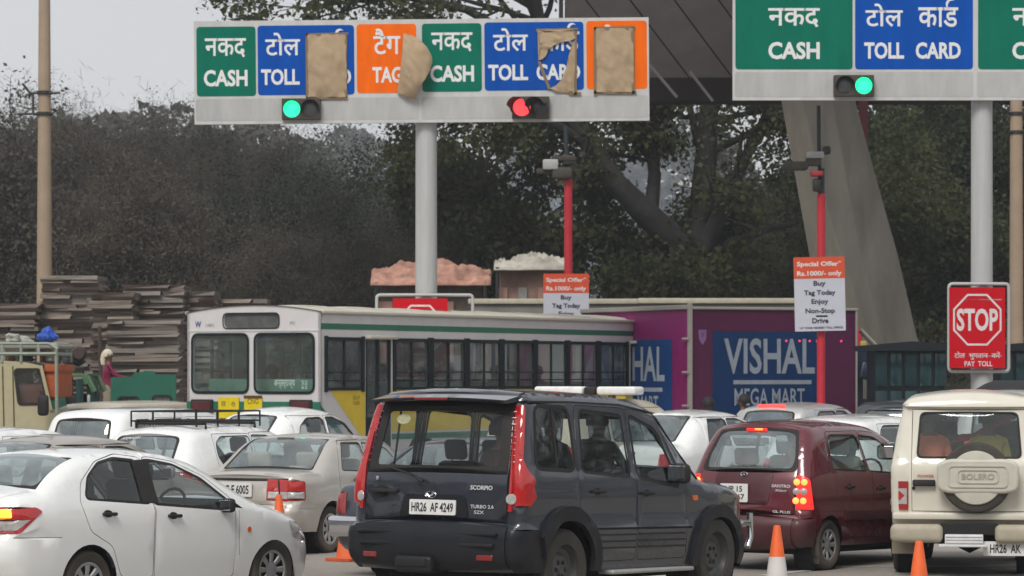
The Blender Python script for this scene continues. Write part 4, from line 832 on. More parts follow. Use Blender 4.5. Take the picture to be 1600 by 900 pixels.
    seat_row(g, xs, (.35, -.35), zs, seat or M_SEATG, .46, .58); seat_row(g, xs-.85, (.35, -.35), zs+.02, seat or M_SEATG, .6, .46, False)
    mb = MB(); mb.box((max(xw)+.1, 0, T['dz']*sz-.12), (.4, 1.2, .2), 0, .06); mb.build('dashboard', M_INT, g, 50)
    mirror(g, max(xw)-.1, .77, T['dz']*sz+.10, paint, .8)
    g['sh'] = 0; del g['sh']
    return g, sh
WPAINT = MATS['white_car_paint']
SILV = mat('silver_metallic_paint', (.50,.51,.50), .35, .3, coat=.7, var=.05, dirt=DUST, dirt_amt=.15)
BEIGEG = mat('greyish_gold_paint', (.36,.33,.29), .38, .3, coat=.6, var=.05, dirt=DUST, dirt_amt=.18)
CHAMP = mat('pale_gold_paint', (.52,.46,.36), .4, .2, coat=.5, var=.05, dirt=DUST, dirt_amt=.2)
DKBLUE = mat('dark_slate_paint', (.035,.045,.06), .3, .3, coat=.8, dirt=DUST, dirt_amt=.15)
MAR = mat('red_brown_lamp', (.28,.02,.02), .2, coat=.8)
a, _ = queue_car(-85, 34.0, 33, 'sedan', BEIGEG, 'greyish gold sedan mostly hidden behind the white sedan, only its roof showing', sz=1.0)
b, _ = queue_car(121, 44.5, 26, 'van', WPAINT, 'white van with a wide rear window behind the greyish gold roof', 'van', sz=.985)
c, _ = queue_car(120, 54.0, 30, 'suv', CHAMP, 'pale gold suv roof showing above the white van', sz=.915, sx=1.06)
d, _ = queue_car(-115, 41.0, 30, 'hatch', WPAINT, 'white hatchback cut off by the left edge of the photo', sz=.945)
e, she = queue_car(207, 38.8, 31, 'hatch', WPAINT, 'white hatchback with a black roof rack and stickers on its rear window', sz=1.0, frame=.012)
f_, _ = queue_car(316, 46.0, 34, 'round', WPAINT, 'old round-roofed white sedan beside the back of the bus', sz=1.0, rt=.2)
g_, _ = queue_car(975, 46.5, 34, 'sedan', WPAINT, 'white sedan with a curved rear pillar behind the bonnet of the charcoal suv', sz=1.10, rt=.16)
h_, _ = queue_car(1190, 54.5, 32, 'hatch', SILV, 'silver hatchback with its high brake lamp lit in front of the painted truck', sz=1.08, brake=True)
i_, _ = queue_car(1262, 42.3, 34, 'hatch', WPAINT, 'off-white hatchback hidden behind the maroon hatchback, its roof showing', sz=1.05)
j_, _ = queue_car(1398, 54.0, 15, 'suv', DKBLUE, 'dark slate suv between the off-white hatchback and the cream suv', sz=.93)
k_, _ = queue_car(1580, 46.0, 10, 'suv', SILV, 'tall silver suv with a black roof bag behind the cream suv', sz=1.06)
l_, shl = queue_car(822, 46.0, 32, 'suv', CHAMP, 'beige suv with a white beacon bar across its roof beside the bus', sz=.985)
m_, shm = queue_car(608, 33.5, 33, 'sedan', DKBLUE, 'dark slate sedan with chrome bumper peeping out left of the charcoal suv', sz=1.0, lampm=MAR)
# extras on those cars
mb = MB(); mb.box((-.05,0,.53),(.15,1.46,.22),0,.05,seg=3); mb.build('chrome_bumper', M_CHROME, m_, 50)
def rack(root, x0, x1, w, z, name='roof_rack'):
    mb = MB(); r = .012
    for zz in (z+.05, z+.17):
        mb.tube([(x0,-w,zz),(x0,w,zz)], r, 6); mb.tube([(x1,-w,zz),(x1,w,zz)], r, 6)
        for y in (-w, w): mb.tube([(x0,y,zz),(x1,y,zz)], r, 6)
    for x in np.linspace(x0, x1, 4):
        for y in (-w, w): mb.tube([(x,y,z-.02),(x,y,z+.17)], r, 6)
    for y in (-w/3, w/3):
        for x in (x0, x1): mb.tube([(x,y,z+.05),(x,y,z+.17)], r, 6)
    for x in np.linspace(x0, x1, 6): mb.tube([(x,-w,z+.05),(x,w,z+.05)], r, 6)
    for x in (x0+.15, x1-.15): mb.tube([(x,-w-.03,z-.04),(x,-w-.03,z+.02),(x,w+.03,z+.02),(x,w+.03,z-.04)], .018, 6)
    return mb.build(name, M_BLACK, root, 60)
rack(e, .62, 1.95, .50, 1.50)
for y, z, w, h, s_ in ((.22,1.31,.30,.045,'ARMAAN'),(.28,1.17,.26,.10,'786')): rear_text(e, she, s_, y, z, w, h, mat('faded_sticker', (.55,.56,.55), .6), 'window_sticker')
mb = MB()
lb = empty('beacon_bar', (0,0,0), parent=l_)
zb_ = 1.83
for y0, y1, m, nm in ((-.88,-.22,'beacon_white','beacon_lens'),(-.20,.0,None,'beacon_centre'),(.02,.86,'beacon_white','beacon_lens')):
    mb = MB(); mb.box((1.75, (y0+y1)/2, zb_+.05), (.30, y1-y0, .125), 0, .04, seg=3); mb.build(nm, mat('beacon_white', (.80,.80,.78), .3) if m else M_BLACK, lb, 50)
mb = MB(); mb.box((1.75, -.62, zb_-.04), (.22,.16,.07), 0, .01); mb.box((1.75, .0, zb_-.035), (.10,.9,.03), 0, .01); mb.box((1.75,-.25, zb_-.04), (.22,.30,.06), 0, .01); mb.build('beacon_mount', mat('dull_yellow_paint', (.45,.36,.06), .6), lb, 50)
rb = MB(); 
V = []; Fc = []
for i in range(13):
    for j in range(9):
        u, v = i/12, j/8; hh = .13*min(1, 6*u, 6*(1-u))*min(1, 5*v, 5*(1-v))+.02*R.random(); V.append((.5+1.9*u, -.55+1.1*v, 1.885+hh))
for i in range(12):
    for j in range(8): Fc.append((i*9+j,(i+1)*9+j,(i+1)*9+j+1,i*9+j+1))
rb.add(V, Fc); o = rb.build('roof_bag', mat('black_canvas', (.02,.02,.024), .8, bump=.5), None, 60); o.parent = None
o.matrix_world = Matrix.LocRotScale(k_.location, k_.rotation_euler, None); tag(o, 'black canvas bag on the roof of the tall silver suv', 'bag')

# ------------------------------------------------------------------ the bus
BW = mat('bus_white_paint', (.66,.64,.64), .45, coat=.3, var=.08, vscale=3, dirt=DUST, dirt_amt=.22, dirt_z=3.0)
BG = mat('bus_green_paint', (.01,.15,.09), .45, var=.12, dirt=DUST, dirt_amt=.15); BY = mat('bus_yellow_paint', (.72,.52,.02), .45, coat=.2, var=.1, vscale=3, dirt=DUST, dirt_amt=.15, dirt_z=2)
BROOF = mat('bus_roof_cream', (.60,.58,.50), .6, var=.12, dirt=DUST, dirt_amt=.4, dirt_z=9)
BFR = mat('bus_window_frame', (.007,.014,.016), .6, spec=.25); BGL = glass('bus_window_glass', (.84,.88,.88), .04, .20, (.40,.43,.43)); BGR = glass('bus_rear_glass', (.84,.90,.87), .03, .12, (.36,.44,.40))  # diffuse film paints in the brightness seen through the panes
def panel(mb, poly, x, sgn, depth, mi=0):   # poly in (y,z) at plane x
    n = len(poly); V = [(x, y, z) for y, z in poly]+[(x+depth, y, z) for y, z in poly]
    mb.add(V, [tuple(range(n)), tuple(range(2*n-1, n-1, -1))]+[(i, n+i, n+(i+1) % n, (i+1) % n) for i in range(n)], mi)
def holed(name, outline, holes, fmap, mt, parent, t=None):
    """sheet with openings; fmap(u,v) -> point; t = thickness vector for jambs"""
    regs = [dict(key='hole', poly=h) for h in holes]; us = [p[0] for p in outline]; vs = [p[1] for p in outline]; ex = []
    V, fr = cdt(outline, regs, ex); F_ = fr.get(-1, []); P = [Vector(fmap(a, b)) for a, b in V]; Q = list(P); F2 = [tuple(f) for f in F_]
    if t is not None:
        n = len(P); Q += [p+Vector(t) for p in P]; F2 += [tuple(reversed([i+n for i in f])) for f in F_]; cnt = {}
        for f in F_:
            for a, b in zip(f, f[1:]+f[:1]): cnt.setdefault((min(a, b), max(a, b)), []).append((a, b))
        for l in cnt.values():
            if len(l) == 1: a, b = l[0]; F2.append((b, a, a+n, b+n))
    return mesh_obj(name, Q, F2, mt, parent)
def build_bus():
    D0 = 53.8; th = radians(28.5); X0 = PX(501, D0); hx, hy = sin(th), cos(th); W2 = 1.35; L = 12.3
    # origin: middle of the rear face on the ground
    g = empty('bus', (X0-cos(th)*W2, D0+sin(th)*W2, 0), pi/2-th, 'white city bus with green stripe and yellow lower side, seen from behind', 'bus')
    # rear face: outline with arched top
    zt = 3.17
    top = [(W2*k, zt+.12*(1-k*k)) for k in np.linspace(-1, 1, 13)]
    outl = [(-W2,.55),(-W2,zt)]+top[1:-1]+[(W2,zt),(W2,.55)]; outl = outl[::-1]
    wl = rpoly([(1.24,1.81),(.10,1.81),(.10,2.80),(1.24,2.80)], .12); wr = rpoly([(-.04,1.81),(-1.22,1.81),(-1.22,2.80),(-.04,2.80)], .12)
    db = rpoly([(.60,2.91),(-.52,2.91),(-.52,3.15),(.60,3.15)], .08)
    rf = holed('rear_panel', outl, [wl, wr, db], lambda y, z: (0, y, z), BW, g, (.06,0,0))
    for w in (wl, wr):
        mb = MB(); n = len(w); o1 = grow(w, .025); mb.add([(-.015,y,z) for y,z in o1]+[(-.015,y,z) for y,z in grow(w,-.02)], [(i,(i+1)%n,n+(i+1)%n,n+i) for i in range(n)]); fr = mb.build('window_frame', BFR, g)
        mb = MB(); mb.add([(.02,y,z) for y,z in grow(w,.01)], [tuple(range(n))]); mb.build('rear_window', BGR, fr)
    mb = MB(); n = len(db); mb.add([(.03,y,z) for y,z in grow(db,.01)], [tuple(range(n))]); db_o = mb.build('destination_glass', mat('dim_destination_glass', (.10,.10,.10), .35, var=.3), g)
    mb = MB(); o1 = grow(db, .02); mb.add([(-.012,y,z) for y,z in o1]+[(-.012,y,z) for y,z in db], [(i,(i+1)%n,n+(i+1)%n,n+i) for i in range(n)]); mb.build('window_frame', BFR, db_o)
    MX = Matrix(((0,0,-1,0),(-1,0,0,0),(0,1,0,0),(0,0,0,1)))
    def rtext(s_, y, z, w, h, m, nm='lettering', x=-.012, fat=.012):
        mb = MB(); add_text(mb, s_, 0, 0, w, h, Matrix.Translation((x, y, z)) @ MX, fat); return mb.build(nm, m, g)
    rtext('W', 1.12, 2.98, .12, .10, mat('blue_print', (.02,.03,.25), .5)); rtext('1401', .88, 2.965, .16, .05, mat('grey_print', (.35,.34,.34), .6)); rtext('PC', -.80, 2.99, .10, .05, MATS['grey_print'])
    rtext('\u0905\u0928\u094d\u0924\u0930\u094d\u0930\u093e\u091c\u094d\u092f', -.62, 1.95, .42, .15, mat('pale_green_print', (.45,.55,.50), .6), x=.012); rtext('52', -1.02, 1.98, .12, .07, MATS['pale_green_print'], x=.012); rtext('62', -1.02, 1.90, .12, .06, MATS['pale_green_print'], x=.012)
    # seam between upper and lower panels, green band, lamps, yellow plates
    mb = MB(); mb.box((-.006, 0, 2.86), (.012, 2.66, .02), 0); mb.build('panel_joint', BW, g)
    mb = MB(); mb.box((-.01, 0, 1.59), (.02, 2.70, .13), 0); mb.build('green_band', BG, g)
    for y in (1.02, -.98):
        mb = MB(); mb.box((-.035, y, 1.58), (.07, .44, .22), 0, .02); lo = mb.build('lamp_housing', M_BLACK, g, 40)
        mb = MB(); mb.box((-.075, y, 1.58), (.012, .36, .15), 0, .005); mb.build('tail_lamp', mat('dusty_red_lens', (.10,.02,.025), .4), lo)
    for y, z, w, h, lines in ((.48,1.55,.42,.36,('\u0938\u0935','\u0930\u0940')),(-.02,1.60,.36,.26,('CNG',))):
        mb = MB(); mb.box((-.03, y, z), (.012, w, h), 0, .002); pl = mb.build('yellow_plate', mat('yellow_plate_paint', (.75,.58,.01), .5, var=.1), g)
        for i, s_ in enumerate(lines): o_ = rtext(s_, y+(.10 if len(lines) == 2 and i == 0 else (-.10 if len(lines) == 2 else 0)), z+.06, w*(.22 if len(lines) == 2 else .62), .09, mat('olive_print', (.22,.17,.02), .6), x=-.040); o_.parent = pl
    mb = MB(); mb.box((-.038, -.02, 1.735), (.02,.36,.045), 0); mb.build('brown_strip', mat('brown_paint', (.10,.04,.02), .6), g)
    mb = MB(); mb.box((-.12, 0, .62), (.26, 2.6, .28), 0, .05); mb.build('bumper', BW, g, 40)
    # right side with window openings
    zs0, zs1 = 1.87, 2.72
    wins = [(.16,1.36)]; x = 2.42
    while x+1.30 < 11.7: wins.append((x, x+1.22)); x += 1.32
    door2 = (1.46, 2.32); door1 = (11.72, 12.2)
    holes = [[(a,zs0),(b,zs0),(b,zs1),(a,zs1)] for a, b in wins]+[[(door2[0],.62),(door2[1],.62),(door2[1],zs1),(door2[0],zs1)],[(door1[0],.62),(door1[1],.62),(door1[1],zs1),(door1[0],zs1)]]
    wh = [(x_, .50, .78) for x_ in (3.4, 9.3)]
    for x_, r_, _ in wh: holes.append(circ(x_, .50, .58, 20))
    for sg, nm in ((-1,'side_panel'),(1,'side_panel')):
        hs = holes if sg < 0 else [[(a,zs0),(b,zs0),(b,zs1),(a,zs1)] for a, b in wins]+[circ(x_, .50, .58, 20) for x_, r_, _ in wh]
        sp_ = holed(nm, [(0.0,.45),(L,.45),(L,zt),(0,zt)], hs, lambda x_, z: (x_, sg*W2, z), BW, g, (0,-sg*.05,0))
    # painted yellow lower side, diagonal white and green bands at its rear end
    mb = MB(); y = -W2-.004
    def sheet(pts, m, nm, yy):
        q = MB(); q.add([(a, yy, b) for a, b in pts], [tuple(range(len(pts)))]); return q.build(nm, m, g)
    sheet([(.30,1.845),(1.44,1.845),(1.44,.95)], BY, 'yellow_paint', y)
    sheet([(2.34,1.845),(10.2,1.845),(10.2,1.12),(9.9,1.12),(2.34,1.12)], BY, 'yellow_paint', y)
    sheet([(0,1.60),(1.44,.62),(1.44,.50),(0,1.46)], BG, 'green_paint', y)
    sheet([(2.34,1.08),(10.2,1.08),(10.2,.98),(2.34,.98)], BG, 'green_paint', y)
    sheet([(0,2.98),(L-.05,2.98),(L-.05,2.88),(0,2.88)], BG, 'green_stripe', y)
    for s_, xx, zz in (('DL 1P','1.0',1.72),('B 5236','1.0',1.63)): 
        mb = MB(); add_text(mb, s_, 1.15, zz, .20, .06, Matrix(((1,0,0,0),(0,0,-1,y-.004),(0,1,0,0),(0,0,0,1))), .01); mb.build('lettering', MATS['olive_print'], g)
    # windows: frame, sliding centre bar, guard rails, glass
    for (a, b) in wins:
        mb = MB(); yy = -W2+.012
        for x_ in (a, b): mb.box((x_, -W2-.004, (zs0+zs1)/2), (.09, .04, zs1-zs0+.10), 0)
        mb.box(((a+b)/2, -W2+.002, (zs0+zs1)/2), (.035, .03, zs1-zs0), 0)
        mb.box(((a+b)/2, -W2-.002, zs1), (b-a, .035, .06), 0); mb.box(((a+b)/2, -W2-.002, zs0), (b-a, .035, .05), 0)
        fr = mb.build('window_frame', BFR, g)
        for q in (.26, .52): 
            mb = MB(); mb.tube([(a, -W2-.03, zs0+q*.55), (b, -W2-.03, zs0+q*.55)], .011, 5); mb.build('guard_rail', BFR, fr)
        for u0, u1 in ((a, (a+b)/2), ((a+b)/2, b)):
            mb = MB(); mb.add([(u0,-W2+.02,zs0),(u1,-W2+.02,zs0),(u1,-W2+.02,zs1),(u0,-W2+.02,zs1)], [(0,1,2,3)]); mb.build('pane', BGL, fr)
        mb = MB(); mb.add([(a,W2-.02,zs0),(b,W2-.02,zs0),(b,W2-.02,zs1),(a,W2-.02,zs1)], [(3,2,1,0)]); fl = mb.build('pane', BGL, g)
        mb = MB()
        for x_ in (a, (a+b)/2, b): mb.box((x_, W2+.0, (zs0+zs1)/2), (.06, .04, zs1-zs0), 0)
        mb.box(((a+b)/2, W2-.002, zs0+.3), (b-a,.03,.02), 0); mb.build('window_frame', BFR, g)
    for (a, b) in (door2, door1):
        mb = MB(); mb.box((a+.03, -W2+.03, (zs1+.62)/2), (.06,.05,zs1-.62), 0); mb.box((b-.03, -W2+.03, (zs1+.62)/2), (.06,.05,zs1-.62), 0); mb.box(((a+b)/2, -W2+.03, (zs1+.62)/2), (.07,.05,zs1-.62), 0); mb.box(((a+b)/2, -W2+.035, 1.0),(b-a,.03,.75),0); dr = mb.build('door', BFR, g)
        mb = MB(); mb.add([(a,-W2+.035,1.35),(b,-W2+.035,1.35),(b,-W2+.035,zs1),(a,-W2+.035,zs1)], [(0,1,2,3)]); mb.build('pane', BGL, dr)
        mb = MB(); mb.box(((a+b)/2, -W2-.06, zs1+.035), (b-a+.1, .16, .06), 0, .02); mb.build('door_canopy', BROOF, g, 40)
    # roof: shallow arch with gutter
    V = []; Fc = []; ks = np.linspace(-1, 1, 13); xs = np.linspace(-.03, L+.03, 16)
    for x_ in xs:
        for k in ks: V.append((x_, k*(W2+.03), zt+.01+.12*(1-k*k)))
    for i in range(15):
        for j in range(12): Fc.append((i*13+j, (i+1)*13+j, (i+1)*13+j+1, i*13+j+1))
    mb = MB(); mb.add(V, Fc); mb.box((L/2, -W2-.03, zt), (L, .05, .06), 0, .015); mb.box((L/2, W2+.03, zt), (L, .05, .06), 0, .015)
    for x_ in np.arange(1.2, L, 1.55): mb.tube([(x_, k*(W2+.02), zt+.02+.12*(1-k*k)) for k in ks], .012, 5)
    mb.build('roof', BROOF, g, 50)
    fa = [(-W2,.5),(W2,.5),(W2,zt),(0,zt+.1),(-W2,zt)]
    holed('front_panel', fa, [[(-1.1,1.7),(1.1,1.7),(1.1,2.9),(-1.1,2.9)]], lambda y_, z: (L, y_, z), BW, g, (-.05,0,0))
    mb = MB(); mb.add([(L-.02,-1.1,1.7),(L-.02,1.1,1.7),(L-.02,1.1,2.9),(L-.02,-1.1,2.9)], [(0,1,2,3)]); mb.build('windscreen', BGR, g)
    mb = MB(); mb.box((L/2, 0, .95), (L-.15, 2*W2-.14, .1), 0); mb.build('floor', M_INT, g)
    bt = mat('bus_interior_green', (.10,.24,.19), .7)
    mb = MB(); mb.box((.55, 0, 1.78), (.12, 2.5, .52), 0, .03); mb.build('rear_bench', bt, g, 40)
    for x_ in np.arange(1.8, 10.4, .85):
        for sy in (-.72, .78):
            mb = MB(); mb.box((x_, sy, 1.62), (.09, .86, .62), 0, .03); mb.box((x_+.2, sy, 1.38), (.42, .86, .09), 0, .03); mb.tube([(x_,sy-.42,1.95),(x_,sy+.42,1.95)], .014, 5); mb.build('seat', bt, g, 40)
    for x_ in (2.4, 4.6, 6.8, 9.0):
        for sy in (-.28, .32): mb = MB(); mb.tube([(x_,sy,1.0),(x_,sy,3.1)], .016, 6); mb.build('grab_pole', M_STEEL, g)
    for x_, _, _ in wh:
        for y in (-1.12, 1.12): wheel(g, x_, y, .50, .28, .55, 'steel', M_RUB, MATS['dull_dark_rim'])
    mb = MB(); mb.tube([(L+.05,-W2-.05,2.5),(L+.1,-W2-.32,2.5)], .02, 6); mb.box((L+.12,-W2-.34,2.3),(.06,.22,.42),0,.03); mb.build('side_mirror', M_BLACK, g, 40)
    return g
bus = build_bus()

# ------------------------------------------------------------------ box truck with painted advertisement
def build_truck():
    C = Vector((PX(1078, 62), 62, 0)); ph = radians(25)
    g = empty('box_truck', C, ph, 'box truck painted magenta with blue lettered advert panels behind the bus', 'truck')
    # local: x along the right face, y along the left face (away)
    MG = mat('magenta_paint', (.075,.005,.042), .5, spec=.25, coat=.05, var=.1, vscale=3, dirt=(.1,.06,.08), dirt_amt=.25, dirt_z=3); ML = mat('magenta_paint_lit', (.22,.010,.12), .5, spec=.25, var=.08)  # left face gets a lit copy of the darker right-face magenta
    BL = mat('advert_blue', (.003,.028,.10), .5, spec=.2, var=.1, vscale=3); BL2 = mat('advert_blue_lit', (.005,.055,.21), .5, spec=.2, var=.08); TX = mat('advert_lettering', (.25,.28,.33), .6, var=.12, vscale=8); TX2 = mat('advert_lettering_lit', (.42,.48,.56), .6)  # second blue and lettering are lit copies for the left face
    LR, LB, z0, z1 = 3.75, 4.7, .95, 3.40; EDG = mat('grey_box_edge', (.29,.28,.27), .6, dirt=DUST, dirt_amt=.4, dirt_z=9)
    mb = MB(); mb.box((LR/2, LB/2, (z0+z1)/2), (LR-.04, LB-.04, z1-z0), 0); mb.build('box_body', MG, g)
    mb = MB(); mb.add([(.10,-.005+.02,z0),(LR-.05,.015,z0),(LR-.05,.015,z1),(.10,.015,z1)], [(0,1,2,3)]); mb.build('painted_side', MG, g)
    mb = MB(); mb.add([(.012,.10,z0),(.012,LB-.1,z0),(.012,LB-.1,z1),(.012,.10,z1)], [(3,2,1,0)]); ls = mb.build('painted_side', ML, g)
    Mf = Matrix(((1,0,0,0),(0,0,-1,0),(0,1,0,0),(0,0,0,1)))
    Ml = Matrix(((0,0,-1,0),(-1,0,0,0),(0,1,0,0),(0,0,0,1)))
    def adv(M, x0, x1, zb, zt_, bl, tx, y):
        mb = MB(); mb.add([(x0,zb,0),(x1,zb,0),(x1,zt_,0),(x0,zt_,0)], [(0,1,2,3)], 0, Matrix.Translation(y) @ M); p = mb.build('advert_panel', bl, g); w = x1-x0; h = zt_-zb; y2 = Vector(y)-Vector(y).normalized()*.006
        mb = MB(); cx = (x0+x1)/2; T = Matrix.Translation(y2) @ M
        add_text(mb, 'VISHAL', cx, zt_-.48, w*.80, .70, T, .02); mb.add([(x0+w*.18,zt_-.95,0),(x1-w*.13,zt_-.95,0),(x1-w*.13,zt_-1.03,0),(x0+w*.18,zt_-1.03,0)], [(0,1,2,3)], 0, T)
        add_text(mb, 'MEGA MART', cx, zt_-1.28, w*.62, .34, T, .012); mb.build('advert_lettering', tx, p)
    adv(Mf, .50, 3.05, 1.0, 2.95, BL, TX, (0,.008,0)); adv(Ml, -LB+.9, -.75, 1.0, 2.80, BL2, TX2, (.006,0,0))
    for pts, r_ in (([(0,0,z0-.1),(0,0,z1+.05)], .085), ([(LR,0,z0-.1),(LR,0,z1)], .04), ([(0,LB,z0),(0,LB,z1)], .06), ([(0,0,z1+.02),(0,LB,z1+.02)], .09), ([(0,0,z1),(LR,0,z1)], .055), ([(0,0,z0),(LR,0,z0)], .06), ([(0,0,z0),(0,LB,z0)], .06)):
        mb = MB(); a_, b_ = Vector(pts[0]), Vector(pts[1]); d_ = b_-a_; mb.box((a_+b_)/2, [abs(k)+r_ for k in d_], 0, .015); mb.build('edge_rail', EDG, g)
    for zz in (1.5, 2.15, 2.8): mb = MB(); mb.tube([(-.06,-.05,zz),(-.06,.18,zz)], .03, 6); mb.build('door_hinge', EDG, g)
    mb = MB(); cx = .28; mb.prism(rpoly([(cx-.09,2.98),(cx+.09,2.98),(cx+.08,2.80),(cx,2.68),(cx-.08,2.80)], .02), 0, .004, 0, Matrix.Translation((0,.008,0)) @ Mf); sh_ = mb.build('shield_emblem', mat('faded_mauve', (.22,.10,.24), .5), g)
    mb = MB(); add_text(mb, 'V', cx, 2.88, .07, .11, Matrix.Translation((0,-.002,0)) @ Mf, .01); mb.build('emblem_letter', MATS['blue_print'], sh_)
    for xx in (2.15,2.45,2.68,2.85,3.4): mb = MB(); mb.lathe([(0,.03),(.02,.02),(.024,0)], 10, 0, Matrix.Translation((xx,.01,2.77)) @ ROT_R); mb.build('reflection_dot', emis('pink_reflection_glow', (1.0,.05,.16), .6, (.6,.05,.1)), g, 50)  # glowing dots stand in for red reflections on the painted side
    # cab to the right
    CB = mat('dark_blue_cab_paint', (.010,.022,.05), .4, coat=.4, dirt=DUST, dirt_amt=.08)
    holed('cab_side', [(LR+.1,.7),(LR+1.35,.7),(LR+1.35,1.55),(LR+1.0,2.5),(LR+.1,2.6)], [[(LR+.3,1.62),(LR+1.15,1.62),(LR+.88,2.30),(LR+.3,2.35)]], lambda a, b: (a, .25, b), CB, g, (0,.05,0))
    holed('cab_side', [(LR+.1,.7),(LR+1.35,.7),(LR+1.35,1.55),(LR+1.0,2.5),(LR+.1,2.6)], [[(LR+.3,1.62),(LR+1.15,1.62),(LR+.88,2.30),(LR+.3,2.35)]], lambda a, b: (a, 2.2, b), CB, g, (0,-.05,0))
    mb = MB(); mb.add([(LR+.1,.25,2.6),(LR+1.0,.25,2.5),(LR+1.0,2.2,2.5),(LR+.1,2.2,2.6)], [(0,1,2,3)]); mb.add([(LR+1.35,.25,.7),(LR+1.35,2.2,.7),(LR+1.35,2.2,1.55),(LR+1.35,.25,1.55)], [(0,1,2,3)]); mb.add([(LR+.1,.25,.7),(LR+.1,2.2,.7),(LR+.1,2.2,2.6),(LR+.1,.25,2.6)], [(3,2,1,0)]); mb.build('cab_shell', CB, g)
    mb = MB(); mb.add([(LR+1.0,.27,2.48),(LR+1.35,.27,1.56),(LR+1.35,2.18,1.56),(LR+1.0,2.18,2.48)], [(0,1,2,3)]); mb.build('windscreen', M_GLD, g)
    mb = MB(); mb.tube([(LR+.2,.2,3.0),(LR+.9,.12,2.35),(LR+1.3,.05,1.9),(LR+1.42,.05,1.2)], .05, 6); mb.build('ladder_rail', EDG, g, 60)
    mb = MB(); mb.box((LR+.35, .02, 2.15), (.5,.1,.34), 0, .04, ry=.25); mb.tube([(LR+.5,.05,2.05),(LR+1.1,.0,1.75),(LR+1.3,.0,1.2)], .07, 6); mb.build('mirror_arm', CB, g, 50)
    for xx, yy in ((.8,.35),(.8,LB-.4),(LR+.7,.45),(LR+.7,2.0)):
        T = Matrix.Translation((xx, yy, .46)) @ Matrix.Rotation(pi/2, 4, 'X'); mb = MB(); mb.lathe([(0,-.1),(.25,-.1),(.42,-.13),(.46,-.08),(.46,.08),(.42,.13),(.25,.1),(0,.1)], 24, 0, T); mb.build('wheel', M_RUB, g, 40)
    mb = MB(); mb.box((LR/2+.5, LB/2-.8, .75), (LR+1, .9, .2), 0); mb.build('chassis', M_STEEL, g)
    return g
truck = build_truck()
from mathutils import noise
